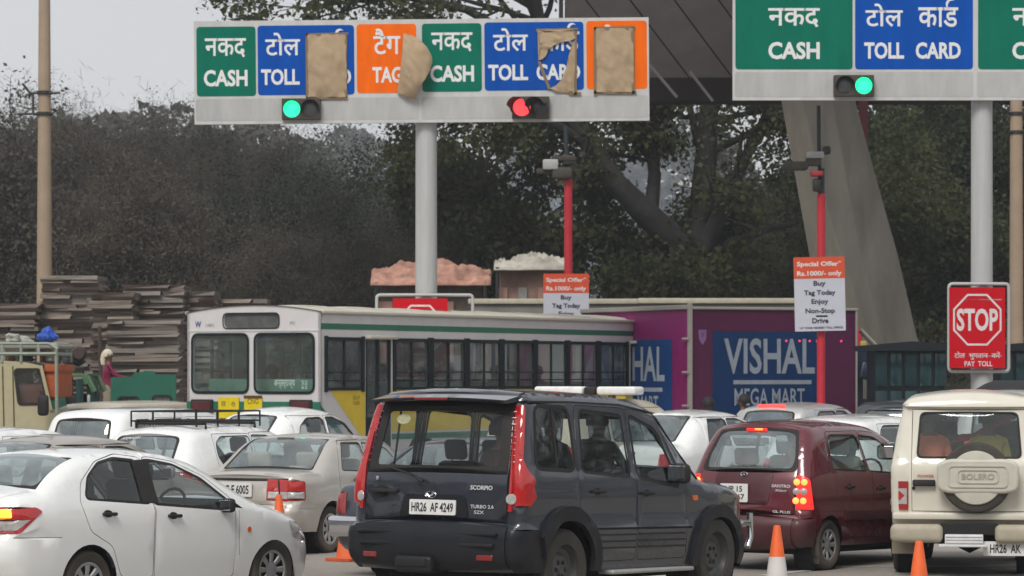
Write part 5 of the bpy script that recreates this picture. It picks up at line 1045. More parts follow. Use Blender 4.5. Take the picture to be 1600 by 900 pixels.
# ------------------------------------------------------------------ people
SKIN = mat('brown_skin', (.16,.085,.05), .6, var=.06); HAIR = mat('black_hair', (.012,.010,.010), .7)
def person(loc, face, pose, shirt, pants, label, hair=True, tilt=0.0, cover=None, group=None, lod=1, skin=None, arm='lap'):
    """one continuous skinned body; joints in metres, facing +x, origin at hips (sit) or feet (stand)"""
    J = {}; E_ = []; Rd = {}
    def add(n, p, r, par=None):
        J[n] = Vector(p); Rd[n] = r
        if par: E_.append((par, n))
    h0 = 0.0 if pose == 'sit' else .93
    add('pelvis', (0,0,h0), .13); add('belly', (.01,0,h0+.18), .125, 'pelvis'); add('chest', (0,0,h0+.38), .135, 'belly'); add('neck', (.01,0,h0+.53), .05, 'chest')
    add('jaw', (.035,0,h0+.61), .062, 'neck'); add('skull', (.02,0,h0+.70), .092, 'jaw'); add('crown', (.0,0,h0+.765), .062, 'skull')
    for s_, t in ((1,'l'),(-1,'r')):
        add('sh'+t, (0,s_*.17,h0+.44), .065, 'chest')
        if arm == 'lap': ep, wp = (.05,s_*.22,h0+.16), (.27,s_*.17,h0+.07)
        elif arm == 'wheel': ep, wp = (.16,s_*.22,h0+.22), (.40,s_*.13,h0+.34)
        elif arm == 'reach': ep, wp = (.20,s_*.20,h0+.26), (.42,s_*.12,h0+.24)
        else: ep, wp = (-.02,s_*.23,h0+.16), (.06,s_*.24,h0-.08)
        add('el'+t, ep, .043, 'sh'+t); add('wr'+t, wp, .028, 'el'+t)
        d = (Vector(wp)-Vector(ep)).normalized(); up = Vector((0,0,1)); sd = Vector((0,s_,0)); hp = Vector(wp)+d*.05
        add('pa'+t, hp, .034, 'wr'+t)
        if lod:
            for k in range(4):
                b = hp+d*.045+sd*(.012-.016*k)*1.2; add('f%d%s' % (k,t), b, .011, 'pa'+t); add('g%d%s' % (k,t), b+d*.035-up*.018, .009, 'f%d%s' % (k,t))
            add('th'+t, hp-sd*.035+d*.01, .011, 'pa'+t); add('tt'+t, hp-sd*.05+d*.045, .009, 'th'+t)
        if pose == 'sit':
            add('hi'+t, (.03,s_*.10,h0-.02), .10, 'pelvis'); add('kn'+t, (.44,s_*.12,h0+.02), .065, 'hi'+t); add('an'+t, (.50,s_*.12,h0-.38), .042, 'kn'+t); add('to'+t, (.66,s_*.13,h0-.43), .035, 'an'+t)
        else:
            add('hi'+t, (.0,s_*.10,h0-.06), .095, 'pelvis'); add('kn'+t, (.03,s_*.11,.48), .062, 'hi'+t); add('an'+t, (-.01,s_*.12,.09), .042, 'kn'+t); add('to'+t, (.15,s_*.14,.035), .035, 'an'+t)
    names = list(J); ix = {n: i for i, n in enumerate(names)}
    me = bpy.data.meshes.new('p'); me.from_pydata([J[n] for n in names], [(ix[a], ix[b]) for a, b in E_], []); o = bpy.data.objects.new('p', me); COL.objects.link(o)
    m = o.modifiers.new('s', 'SKIN'); m.use_smooth_shade = True
    for i, n in enumerate(names):
        v = me.skin_vertices[0].data[i]; v.radius = (Rd[n], Rd[n]*(1.25 if n in ('belly','chest','pelvis') else 1.0)); v.use_root = (i == 0)
    m2 = o.modifiers.new('u', 'SUBSURF'); m2.levels = m2.render_levels = 1
    dg = bpy.context.evaluated_depsgraph_get(); body = bpy.data.meshes.new_from_object(o.evaluated_get(dg)); bpy.data.objects.remove(o)
    body.materials.clear()
    for q in (skin or SKIN, shirt, pants): body.materials.append(q)
    pos = [J[n] for n in names]
    mi = np.zeros(len(body.polygons), dtype=np.int32)
    for k, p in enumerate(body.polygons):
        c = p.center; n = min(names, key=lambda q: (J[q]-c).length)
        mi[k] = 1 if n[:2] in ('pe','be','ch','sh','el') else (2 if n[:2] in ('hi','kn','an') else 0)
        if n == 'to'+n[-1]: mi[k] = 2
        if n in ('neck',) and c.z < h0+.50: mi[k] = 1
    body.polygons.foreach_set('material_index', mi); body.shade_smooth()
    r = bpy.data.objects.new('person', body); COL.objects.link(r); r.location = loc; r.rotation_euler = (0, 0, face)
    tag(r, label, 'person', group)
    mb = MB(); z = h0+.68                                        # nose, ears, eyes as facial relief
    mb.add([(.105,0,z-.045),(.105,.016,z-.045),(.105,-.016,z-.045),(.142,0,z-.038),(.112,0,z+.015)], [(0,1,3),(0,3,2),(1,4,3),(2,3,4)])
    for s_ in (1,-1): mb.box((.01,s_*.098,z-.01),(.03,.015,.06),0,.006)
    mb.box((.112,0,z-.075),(.01,.045,.012),1,.004)
    for s_ in (1,-1): mb.box((.106,s_*.034,z+.018),(.01,.022,.010),1,.003)
    mb.build('face_features', [skin or SKIN, mat('lip_and_eye_dark', (.05,.02,.02), .6)], r, 50)
    if hair:
        hm = cover or HAIR; mb = MB(); V = []; Fc = []; n = 14; q_ = .86 if cover else 1.0
        for i in range(7):
            a = i/6*pi*.62
            for j in range(n):
                b = 2*pi*j/n; rr = .112*sin(a)*q_; zz = h0+.69+.128*cos(a)*q_
                f = 1.0
                if cos(b) > .3 and i > 3: f = .80 if not cover else 1.0
                V.append((.0+rr*f*cos(b)*1.08, rr*sin(b), zz if not (cos(b) > .3 and i > 4) else zz+.03))
        for i in range(6):
            for j in range(n): Fc.append((i*n+j, (i+1)*n+j, (i+1)*n+(j+1) % n, i*n+(j+1) % n))
        mb.add(V, Fc)
        if cover or hair == 'long':
            mb.tube([(-.06,0,h0+.72),(-.085,0,h0+.60),(-.08,0,h0+.50)], [.055,.055,.045], 10)
        mb.build('headscarf' if cover else 'hair', hm, r, 60)
    return r
def in_car(car, loc): car_m = Matrix.LocRotScale(car.location, Euler((0, 0, car.rotation_euler[2])), None); return car_m @ Vector(loc), car.rotation_euler[2]
def rider(car, loc, label, shirt, pose='sit', **k):
    p, a = in_car(car, loc); return person(p, a, pose, shirt, TROU, label, **k)
TROU = mat('dark_trousers', (.03,.03,.035), .9)
def cloth(n, c): return mat(n, c, .9, bump=.2, var=.1)
OCC = 'people sitting in the queuing vehicles'
sc = near['scorpio']
rider(sc, (2.28,-.38,.98), 'driver in dark shirt at the wheel of the charcoal suv', cloth('dark_shirt', (.03,.03,.035)), group=OCC, arm='wheel')
rider(sc, (1.30,-.46,.98), 'grey-haired passenger in a black coat in the rear seat of the charcoal suv', MATS['dark_shirt'], cover=None, group=OCC)
rider(sc, (.64,-.36,.92), 'passenger in a dark jacket in the third row of the charcoal suv', cloth('brown_jacket', (.05,.035,.03)), group=OCC)
rider(near['santro'], (.95,-.36,.64), 'woman with tied hair in a beige shawl in the maroon hatchback', cloth('beige_shawl', (.40,.32,.25)), hair='long', group=OCC, skin=mat('light_brown_skin', (.32,.19,.12), .6))
rider(near['santro'], (1.86,-.34,.62), 'driver in dark shirt at the wheel of the maroon hatchback', MATS['dark_shirt'], group=OCC, arm='wheel')
rider(near['esteem'], (1.50,-.34,.46), 'passenger in an olive jumper leaning in the champagne sedan', cloth('olive_jumper', (.09,.09,.035)), group=OCC)
rider(near['honda'], (2.15,-.36,.50), 'driver in grey shirt at the wheel of the near white sedan', cloth('grey_shirt', (.12,.12,.13)), group=OCC, arm='wheel')
bo = near['bolero']
rider(bo, (2.0,.36,.98), 'driver in an orange scarf at the wheel of the cream suv', cloth('orange_scarf', (.85,.12,.03)), group=OCC, arm='wheel')
rider(bo, (.62,.42,.96), 'passenger in white and orange beside the left window of the cream suv', cloth('pale_orange_shirt', (.95,.27,.12)), group=OCC)
rider(bo, (.66,-.20,.96), 'passenger in yellow in the back of the cream suv', cloth('yellow_kurta', (.68,.60,.10)), group=OCC)
p_, a_ = in_car(bo, (0,0,0)); mb = MB(); V = []
for i in range(13):
    t = i/12; y = .34-.78*t; z = 1.34+.30*t+.02*sin(t*9); V += [(.86+.02*sin(t*17), y, z-.035), (.90, y, z+.035+.01*sin(t*23))]
mb.add(V, [(2*i,2*i+2,2*i+3,2*i+1) for i in range(12)]); o = mb.build('cloth', mat('bright_red_cloth', (.75,.03,.02), .8), None, 60); so = o.modifiers.new('t','SOLIDIFY'); so.thickness = .012; o.matrix_world = Matrix.LocRotScale(p_, Euler((0,0,a_)), None); tag(o, 'long red cloth stretched across the seats inside the cream suv', 'cloth')
seatp = [(1.05,.75),(1.05,.30),(1.05,-.25),(1.05,-.85),(2.0,-.75),(2.85,.70),(2.85,-.85),(4.55,-.80),(5.4,-.75),(5.4,.8),(6.25,-.85),(7.1,-.8),(7.95,-.75),(8.8,-.8)]
tones = [cloth('bus_shirt_grey', (.13,.13,.14)), cloth('bus_shirt_dark', (.04,.045,.05)), cloth('bus_shirt_white', (.42,.41,.38)), cloth('bus_shirt_brown', (.16,.10,.07))]
where = ['by the left rear window', 'second from the left behind the rear window', 'just left of the rear window pillar', 'behind the right rear window', 'at the first side window', 'in the second row on the far side', 'beside the rear door', 'at the second side window past the rear door', 'at the third side window past the rear door', 'on the far side in the middle', 'at the fourth side window past the rear door', 'at the fifth side window past the rear door', 'at the sixth side window past the rear door', 'near the front door']
p0 = {}
for i, (x, y) in enumerate(seatp):
    t = tones[i % 4]; pos, a = in_car(bus, (x, y, 1.48))
    lab = 'bus passenger %s' % where[i]
    if i % 4 in p0:
        src = p0[i % 4]; o = src.copy(); COL.objects.link(o); o.location = pos; o['label'] = lab
        for c_ in src.children: k2 = c_.copy(); COL.objects.link(k2); k2.parent = o
    else: p0[i % 4] = person(pos, a, 'sit', t, TROU, lab, group='passengers seated in the bus', lod=0)
person(P3(1107, 640, 56)-Vector((0,0,1.52)), 1.2, 'stand', MATS['dark_shirt'], TROU, 'dark-haired pedestrian whose head shows left of the blue advert panel', group='pedestrians between the cars and the truck')
person(P3(1163, 628, 57)-Vector((0,0,1.60)), 2.6, 'stand', cloth('pale_shirt', (.45,.47,.47)), TROU, 'pedestrian in a pale shirt whose head shows over the silver hatchback', group='pedestrians between the cars and the truck')

# ------------------------------------------------------------------ ground, road
def sheet(name, x0, y0, x1, y1, z, m, kind='structure', n=1):
    V = []; Fc = []
    for i in range(n+1):
        for j in range(n+1): V.append((x0+(x1-x0)*i/n, y0+(y1-y0)*j/n, z))
    for i in range(n):
        for j in range(n): a_ = i*(n+1)+j; Fc.append((a_, a_+n+1, a_+n+2, a_+1))
    o = mesh_obj(name, V, Fc, m); o['kind'] = kind; return o
def ground_mat(name, c1, c2, sc_, bump=.4):
    m = bpy.data.materials.new(name); m.use_nodes = True; nt = m.node_tree; b = nt.nodes['Principled BSDF']; b.inputs['Roughness'].default_value = .85
    tc = nd(nt, 'ShaderNodeTexCoord'); n1 = nd(nt, 'ShaderNodeTexNoise', i_Scale=sc_, i_Detail=8.0, i_Roughness=.7); n2 = nd(nt, 'ShaderNodeTexNoise', i_Scale=sc_*60, i_Detail=4.0)
    mp = nd(nt, 'ShaderNodeMapping'); mp.inputs['Scale'].default_value = (1, .35, 1); mp.inputs['Rotation'].default_value = (0, 0, -.5); nt.links.new(tc.outputs['Object'], mp.inputs[0]); nt.links.new(mp.outputs[0], n1.inputs['Vector']); nt.links.new(tc.outputs['Object'], n2.inputs['Vector'])
    mx = nd(nt, 'ShaderNodeMath', operation='MULTIPLY_ADD', i_1=.75); nt.links.new(n1.outputs['Fac'], mx.inputs[0]); m2 = nd(nt, 'ShaderNodeMath', operation='MULTIPLY', i_1=.25); nt.links.new(n2.outputs['Fac'], m2.inputs[0]); nt.links.new(m2.outputs[0], mx.inputs[2])
    cr = nd(nt, 'ShaderNodeValToRGB'); cr.color_ramp.elements[0].position = .35; cr.color_ramp.elements[1].position = .66; cr.color_ramp.elements[0].color = (*c1, 1); cr.color_ramp.elements[1].color = (*c2, 1)
    nt.links.new(mx.outputs[0], cr.inputs[0]); nt.links.new(cr.outputs[0], b.inputs['Base Color'])
    bp = nd(nt, 'ShaderNodeBump', i_Strength=bump, i_Distance=.01); nt.links.new(n2.outputs['Fac'], bp.inputs['Height']); nt.links.new(bp.outputs[0], b.inputs['Normal']); return m
sheet('ground', -900, -300, 900, 1500, -.008, ground_mat('dry_earth', (.10,.085,.065), (.20,.17,.13), .08))
sheet('road', -60, -20, 60, 68, -.004, ground_mat('worn_asphalt', (.17,.155,.14), (.37,.335,.29), .25))
PAINT = mat('worn_road_paint', (.50,.50,.47), .7, var=.3, vscale=8)
def lane_line(px, D, yaw, L, w):
    mb = MB(); mb.add([(0,-w/2,0),(L,-w/2,0),(L,w/2,0),(0,w/2,0)], [(0,1,2,3)]); o = mb.build('lane_marking', PAINT); o.location = (PX(px, D), D, .001); o.rotation_euler = (0,0,pi/2-radians(yaw)); o['kind'] = 'structure'
for px, D, yaw, L in ((1010, 33.6, 33, 2.2),(1190, 33.9, 33, 2.0),(560, 36.9, 33, 2.5),(1330, 35.5, 88, 3.5)): lane_line(px, D, yaw, L, .12)

# ------------------------------------------------------------------ traffic cones
CO = mat('cone_orange', (.85,.13,.02), .5, var=.12, dirt=DUST, dirt_amt=.15, dirt_z=.5); CW = mat('cone_white', (.70,.68,.66), .5, var=.12, dirt=DUST, dirt_amt=.25)
CK = mat('cone_scuffed_base', (.55,.10,.03), .6, var=.2)
def cone(px, D, label, h=.75, sleeve=True):
    g = empty('traffic_cone', (PX(px, D), D, 0), R.random(), label, 'traffic cone', 'orange cones between the lanes')
    mb = MB(); mb.prism(rrect(-.19,-.19,.19,.19,.04,3), 0, .03); mb.build('base', CK, g)
    pr = [(.135,.03),(.13,.05),(.034,h-.02),(.028,h),(.012,h+.002)]
    mb = MB(); mb.lathe(pr, 24); b = mb.build('cone_body', CO, g, 50)
    if sleeve:
        mb = MB(); r_ = lambda z: .13-(z-.05)*(.13-.034)/(h-.07)+.002; mb.lathe([(r_(.10),.10),(r_(h*.62),h*.62)], 24); mb.build('white_sleeve', CW, b, 50)
    return g
cone(436, 36.4, 'plain orange cone rising behind the bonnet of the near white sedan', .76, False)
cone(543, 36.6, 'orange cone half hidden behind the chrome bumper left of the charcoal suv', .72, False)
cone(1214, 29.3, 'orange cone with a white lower sleeve in front of the maroon hatchback', .75, True)
cone(1436, 26.8, 'plain orange cone at the bottom edge in front of the cream suv', .74, False)

# ------------------------------------------------------------------ overhead toll signs
SGR = mat('sign_green', spec=.08, col=(.0,.155,.10), rough=.5, var=.11, vscale=2.5, stretch=(2,2,.5)); SBL = mat('sign_blue', spec=.08, col=(.0,.075,.40), rough=.5, var=.11, vscale=2.5, stretch=(2,2,.5)); SOR = mat('sign_orange', spec=.08, col=(.92,.15,.002), rough=.5, var=.11, vscale=2.5, stretch=(2,2,.5))
SGY = mat('sign_board_grey', spec=.08, col=(.46,.46,.45), rough=.5, var=.11, vscale=2.5, stretch=(2,2,.5)); SGL = mat('sign_edge_pale', spec=.08, col=(.56,.56,.55), rough=.5, var=.10, vscale=2.5, stretch=(2,2,.4)); POLE = mat('grey_galvanised_pole', (.50,.51,.51), .5, .1, var=.09, vscale=3, spec=.3, stretch=(3,3,.25), dirt=(.28,.25,.21), dirt_amt=.18, dirt_z=12)
KRAFT = mat('brown_paper', (.42,.31,.195), .85, var=.05, vscale=9, bump=.5, bscale=26); TAPE = mat('brown_tape', (.22,.15,.08), .5, var=.1)
BOARD = mat('sign_back_panel', (.40,.40,.39), .5)
def local_board(pxc, D, roll=0.0):
    return D/F_PX
HN, HT, HG, HC = '\u0928\u0915\u0926', '\u091f\u094b\u0932', '\u091f\u0948\u0917', '\u0915\u093e\u0921'
def gantry(pole_px, D, x0, x1, ytop, ybot, panels, label, roll, yaw, strip_splits, pole_w=33):
    k = D/F_PX; cx = (x0+x1)/2; zc = PZ((ytop+ybot)/2, D)
    g = empty('overhead_toll_sign', (PX(pole_px, D), D, 0), 0, label, 'road sign', 'overhead lane signs on single poles')
    Rm = Matrix.Translation(((cx-pole_px)*k, -.32, zc)) @ Matrix.Rotation(yaw, 4, 'Z') @ Matrix.Rotation(roll, 4, 'Y') @ FRONT
    X = lambda px: (px-cx)*k; Yy = lambda py: ((ytop+ybot)/2-py)*k
    mb = MB(); mb.prism([(X(x0),Yy(ybot)),(X(x1),Yy(ybot)),(X(x1),Yy(ytop)),(X(x0),Yy(ytop))], -.10, 0, 0, Rm); bd = mb.build('board', SGL, g)
    mb = MB(); mb.lathe([(pole_w/2*k*1.06, 0),(pole_w/2*k, zc-.1),(pole_w/2*k, zc+(Yy(ytop))-.1)], 28)
    mb.lathe([(pole_w*k*.9,0),(pole_w*k*.9,.04),(pole_w*k*.5,.05)], 28); mb.build('pole', POLE, g, 50)
    for zz in (Yy(ytop)-.35, Yy(ybot)+.30):
        mb = MB(); mb.box((0,-.10,zc+zz),(1.2,.24,.12),0,.01); mb.build('clamp_beam', POLE, g)
    pn = []
    for (a, b, y0, y1, m, txt) in panels:
        mb = MB(); mb.prism(rrect(X(a), Yy(y1), X(b), Yy(y0), .07*k/.0118, 5), 0, .006, 0, Rm); p = mb.build('lane_panel', m, bd); pn.append(p)
        mb = MB()
        for s_, tx, ty, w, h, fat in txt:
            if s_ == HC: reph(Rm, tx+w*.33, ty-h*.42, k, .9, X, Yy, mb); h = h*.8; ty += 3
            add_text(mb, s_, X(tx), Yy(ty), w*k, h*k, Rm, fat, 0, .010)
        if mb.v: mb.build('lettering', M_WHT, p)
    ys = panels[0][3]
    for a, b in strip_splits:
        mb = MB(); mb.prism(rrect(X(a), Yy(ybot-5), X(b), Yy(ys+4), .05, 3), 0, .004, 0, Rm); mb.build('blank_strip', SGY, bd)
    return g, Rm, X, Yy, k
def reph(Rm, cx, cy, k, s_=1.0, X=None, Y=None, mb=None):
    pts = [(cx+(8*cos(radians(a))*s_), cy-(9*sin(radians(a))*s_)) for a in range(60, 250, 15)]+[(cx+1*s_, cy+13*s_)]
    V = []; 
    for x, y in pts: V += [(X(x)-1.6*k, Y(y)+1.2*k, .010), (X(x)+1.6*k, Y(y)-1.2*k, .010)]
    mb.add(V, [(2*i, 2*i+1, 2*i+3, 2*i+2) for i in range(len(pts)-1)], 0, Rm)
def hindi_eng(c, y0, tw, s1, s2, fat=.018): return [(s1, c, y0, tw[0], 31, fat),(s2, c, y0+51, tw[1], 27, fat)]
ga, RA, XA, YA, kA = gantry(666, 59.5, 306, 1013, 33, 193.5, [
  (310,402,42,150,SGR,[(HN,355,75,64,30,.014),('CASH',355,122,68,26,.034)]),
  (405,555,41,149,SBL,[(HT,444,70,54,36,.014),('TOLL',440,121,60,25,.034),(HC,515,72,58,38,.014),('CARD',517,121,66,25,.034)]),
  (559,651.5,40,147,SOR,[(HG,606,67,42,40,.014),('TAG',606,119,46,25,.034)]),
  (660.5,753,40,146,SGR,[(HN,707,69,64,30,.014),('CASH',707,118,68,26,.034)]),
  (757.5,911.5,39,145,SBL,[(HT,798,66,54,36,.014),('TOLL',794,117,62,25,.034),(HC,876,66,58,38,.014),('CARD',872,117,68,25,.034)]),
  (916,1010,38,144,SOR,[(HG,962,64,42,40,.014),('TAG',962,115,46,25,.034)])],
  'overhead sign with green, blue and orange panels partly covered by brown paper', radians(-.50), 0.0, [(308,655),(659,1011)])
gb, RB_, XB, YB, kB = gantry(1534, 55, 1143, 1920, -14, 159, [
  (1147,1329,-6,111,SGR,[(HN,1238,31,80,30,.014),('CASH',1238,82,80,27,.034)]),
  (1333,1516,-6,111,SBL,[(HT,1378,27,58,36,.014),('TOLL',1378,82,62,26,.034),(HC,1462,27,62,38,.014),('CARD',1462,82,70,26,.034)]),
  (1524,1706,-6,111,SGR,[(HN,1617,31,80,30,.014),('CASH',1617,82,80,27,.034)]),
  (1710,1893,-6,111,SBL,[(HT,1755,27,58,36,.014),('TOLL',1755,82,62,26,.034)])],
  'overhead sign with a wide green CASH panel at the top right', 0.0, 0.0, [(1146,1517),(1522,1894)], 33)
def paper(Rm, X, Y, k, outline, label, bulge, tape=None, curl=None, rip=None):
    """sheet of brown paper taped over a panel; pixel-sized outline in sign coordinates, billowing by bulge"""
    holes = [dict(key='h', poly=[(X(a), Y(b)) for a, b in rip])] if rip else []
    ol = [(X(a), Y(b)) for a, b in outline]; xs = [p[0] for p in ol]; ys = [p[1] for p in ol]; ex = []
    for i in range(1, 16):
        for j in range(1, 20):
            q = (min(xs)+(max(xs)-min(xs))*i/16, min(ys)+(max(ys)-min(ys))*j/20)
            if inpoly(q[0], q[1], ol): ex.append(q)
    V, fr = cdt(ol, holes, ex); F_ = fr.get(-1, []); W_ = max(xs)-min(xs); H_ = max(ys)-min(ys); rr = random.Random(len(label))
    ph = [rr.uniform(0, 6) for _ in range(4)]; P = []
    for a, b in V:
        u = (a-min(xs))/W_; v = (b-min(ys))/H_; z = .02+bulge*(sin(pi*min(max(u,0),1))*sin(pi*min(max(v,0),1)))**.6+.015*sin(u*9+v*7+ph[0])+.05*abs(noise.noise(Vector((u*5+ph[0],v*6,ph[1]))))+.03*abs(noise.noise(Vector((u*13,v*11+ph[2],0))))
        if curl: z += curl(u, v)
        P.append(Rm @ Vector((a, b, max(.014, z))))
    o = mesh_obj('paper_cover', P, F_, KRAFT, None, smooth=40); o.location = ga.location; tag(o, label, 'paper', 'brown paper taped over the overhead sign')
    for pts in (tape or []):
        mb = MB(); q = [Rm @ Vector((X(a), Y(b), .035)) for a, b in pts]; d = (q[1]-q[0]).normalized(); n_ = (Rm.to_3x3() @ Vector((0,0,1))).cross(d).normalized()*.028
        mb.add([q[0]-n_, q[1]-n_, q[1]+n_, q[0]+n_], [(0,1,2,3)]); mb.build('tape', TAPE, o)
def rag(x0, y0, x1, y1, amp, seed):
    rr = random.Random(seed); out = []
    for (a, b, c, d) in ((x0,y0,x1,y0),(x1,y0,x1,y1),(x1,y1,x0,y1),(x0,y1,x0,y0)):
        n = 12
        for i in range(n): out.append((a+(c-a)*i/n+rr.uniform(-amp,amp), b+(d-b)*i/n+rr.uniform(-amp,amp)))
    return out
paper(RA, XA, YA, kA, rag(483,56,543,153,1.0,1), 'wrinkled brown paper rectangle over the left TOLL CARD panel', .07, [((480,56),(546,55)),((482,54),(482,155)),((542,55),(541,154)),((480,154),(544,154))])
paper(RA, XA, YA, kA, [(632,55),(646,60),(659,68),(669,79),(676,92),(677,102),(673,115),(666,128),(659,137),(654,147),(650,157),(640,156),(621,148),(622,142),(626,120),(629,95)], 'loose brown paper flap billowing over the left orange TAG panel', .22, None, lambda u, v: .16*u)
paper(RA, XA, YA, kA, [(840,52),(901,51),(901,62),(897,66),(890,70),(880,70),(870,74),(862,78),(856,84),(853,92),(847,97),(841,99)], 'torn upper scrap of brown paper on the right TOLL CARD panel', .02, [((838,52),(903,51))])
paper(RA, XA, YA, kA, [(899,68),(898,110),(896,140),(897,151),(880,150),(866,146),(858,143),(868,138),(876,130),(884,112),(888,92),(893,76)], 'hanging torn strip of brown paper on the right TOLL CARD panel', .05, [((899,52),(898,153)),((842,100),(858,144)),((888,151),(907,151))])
paper(RA, XA, YA, kA, rag(931,50,989,149,.3,3), 'smooth brown paper rectangle over the right orange TAG panel', .03, [((928,50),(992,49)),((930,48),(929,154)),((988,49),(988,152)),((927,149),(993,150))])
def signal(px0, px1, py0, py1, D, lit, lit_left, label, hood=False, dy=-.46):
    k = D/F_PX; g = empty('lane_signal', (PX((px0+px1)/2, D), D+dy, PZ((py0+py1)/2, D)), 0, label, 'traffic light', 'two-aspect lane signals under the overhead signs'); w = (px1-px0)*k; h = (py1-py0)*k
    mb = MB(); mb.box((0,.06,0),(w,.16,h),0,.015); hb = mb.build('housing', M_BLACK, g, 40)
    for i, s_ in enumerate((-1, 1)):
        on = (s_ < 0) == lit_left; r_ = h*.40; m = lit if on else mat('unlit_lens', (.06,.06,.065), .25, var=.3, vscale=60)
        T = Matrix.Translation((s_*w*.24, -.02, 0)) @ ROT_R; mb = MB(); mb.lathe([(0,.03),(r_*.6,.026),(r_*.95,.008),(r_,0)], 24, 0, T); mb.build('lens', m, hb, 60)
        mb = MB(); a0, a1 = (200, -20) if not hood else (250, 20); L_ = .16 if not hood else .34
        pts = [(r_*1.08*cos(radians(a)), r_*1.08*sin(radians(a))) for a in np.linspace(a0 if a0 < a1 else a1, a1 if a0 < a1 else a0, 16)]
        V = [(x, 0 if q == 0 else -L_*(1 if y > 0 else .45), y) for q in (0, 1) for x, y in pts]
        sl = -.32 if hood else 0
        V = [(x+s_*w*.24+(sl*-y_ if False else sl*(-y_)), y_, z) for x, y_, z in V]
        n = len(pts); mb.add(V, [(i_, i_+1, n+i_+1, n+i_) for i_ in range(n-1)]); mb.build('visor', M_BLACK, hb, 60)
    return g
GRN = emis('green_signal_glow', (.02,1.0,.38), 1.1, (.02,.5,.2)); REDL = emis('red_signal_glow', (1.0,.06,.07), 1.0, (.6,.05,.05))
signal(443,503,157,190,59.5,GRN,True,'lane signal showing green on the left overhead sign')
signal(800,858,154,188,59.5,REDL,True,'lane signal showing red with deep visors on the left overhead sign',True)
signal(1299,1361,121,154,55,GRN,False,'lane signal showing green on the right overhead sign')
def stop_sign(pxl, pxr, pyt, D, label, fr, dx=-.25):
    k = D/F_PX; cx = (pxl+pxr)/2; w = (pxr-pxl)*k; h = w*1.44; zc = PZ(pyt, D)-h/2
    g = empty('stop_sign', (PX(cx, D), D-.34, zc), radians(2), label, 'road sign', 'STOP pay toll boards on the sign poles')
    T = FRONT; RS = mat('stop_red', spec=.08, col=(.52,.006,.016), rough=.5, var=.05); PW = mat('stop_white', (.68,.62,.62), .5)
    mb = MB(); mb.prism([(-w/2,-h/2),(w/2,-h/2),(w/2,h/2),(-w/2,h/2)], -.02, 0, 0, T); bd = mb.build('board', RS, g)
    r_ = w*.47; oc = lambda q: [(q*cos(radians(22.5+45*i)), q*sin(radians(22.5+45*i))*1.06+h*.10) for i in range(8)]
    a_, b_ = oc(r_), oc(r_*.925); mb = MB(); mb.add([(x,y,.004) for x,y in a_]+[(x,y,.004) for x,y in b_], [(i,(i+1)%8,8+(i+1)%8,8+i) for i in range(8)], 0, T); mb.build('octagon_outline', PW, bd)
    mb = MB(); add_text(mb, 'STOP', 0, h*.10, w*.74, h*.28, T, .03, 0, .004); mb.build('lettering', PW, bd)
    mb = MB(); add_text(mb, '\u091f\u094b\u0932  \u092d\u0941\u0917\u0924\u093e\u0928  \u0915\u0930\u0947\u0902', 0, -h*.345, w*.82, h*.10, T, .01, 0, .004); mb.build('lettering', PW, bd)
    mb = MB(); add_text(mb, 'PAY  TOLL', w*.02, -h*.445, w*.50, h*.065, T, .02, 0, .004); mb.build('lettering', PW, bd)
    mb = MB(); e = w*.06; x0, x1 = -w/2-e+fr[0]*k, w/2+e+fr[1]*k; z0, z1 = -h/2-e, h/2+e*1.1
    pts = rrect(x0, z0, x1, z1, .07, 5); pts = [(x, .10, z) for x, z in pts]; mb.tube(pts+[pts[0]], .03, 8, caps=False); mb.build('tube_frame', POLE, g, 60)
    for zz in (h*.35, -h*.35): mb = MB(); mb.box((0,.05,zz),(w*.9,.10,.04),0,.01); mb.build('bracket', POLE, g)
stop_sign(615, 700, 467, 59.5, 'red STOP board whose top just shows over the bus roof', (-20, 34))
stop_sign(1479, 1566, 450, 55, 'red octagon STOP board with PAY TOLL on the right pole', (6, 2))

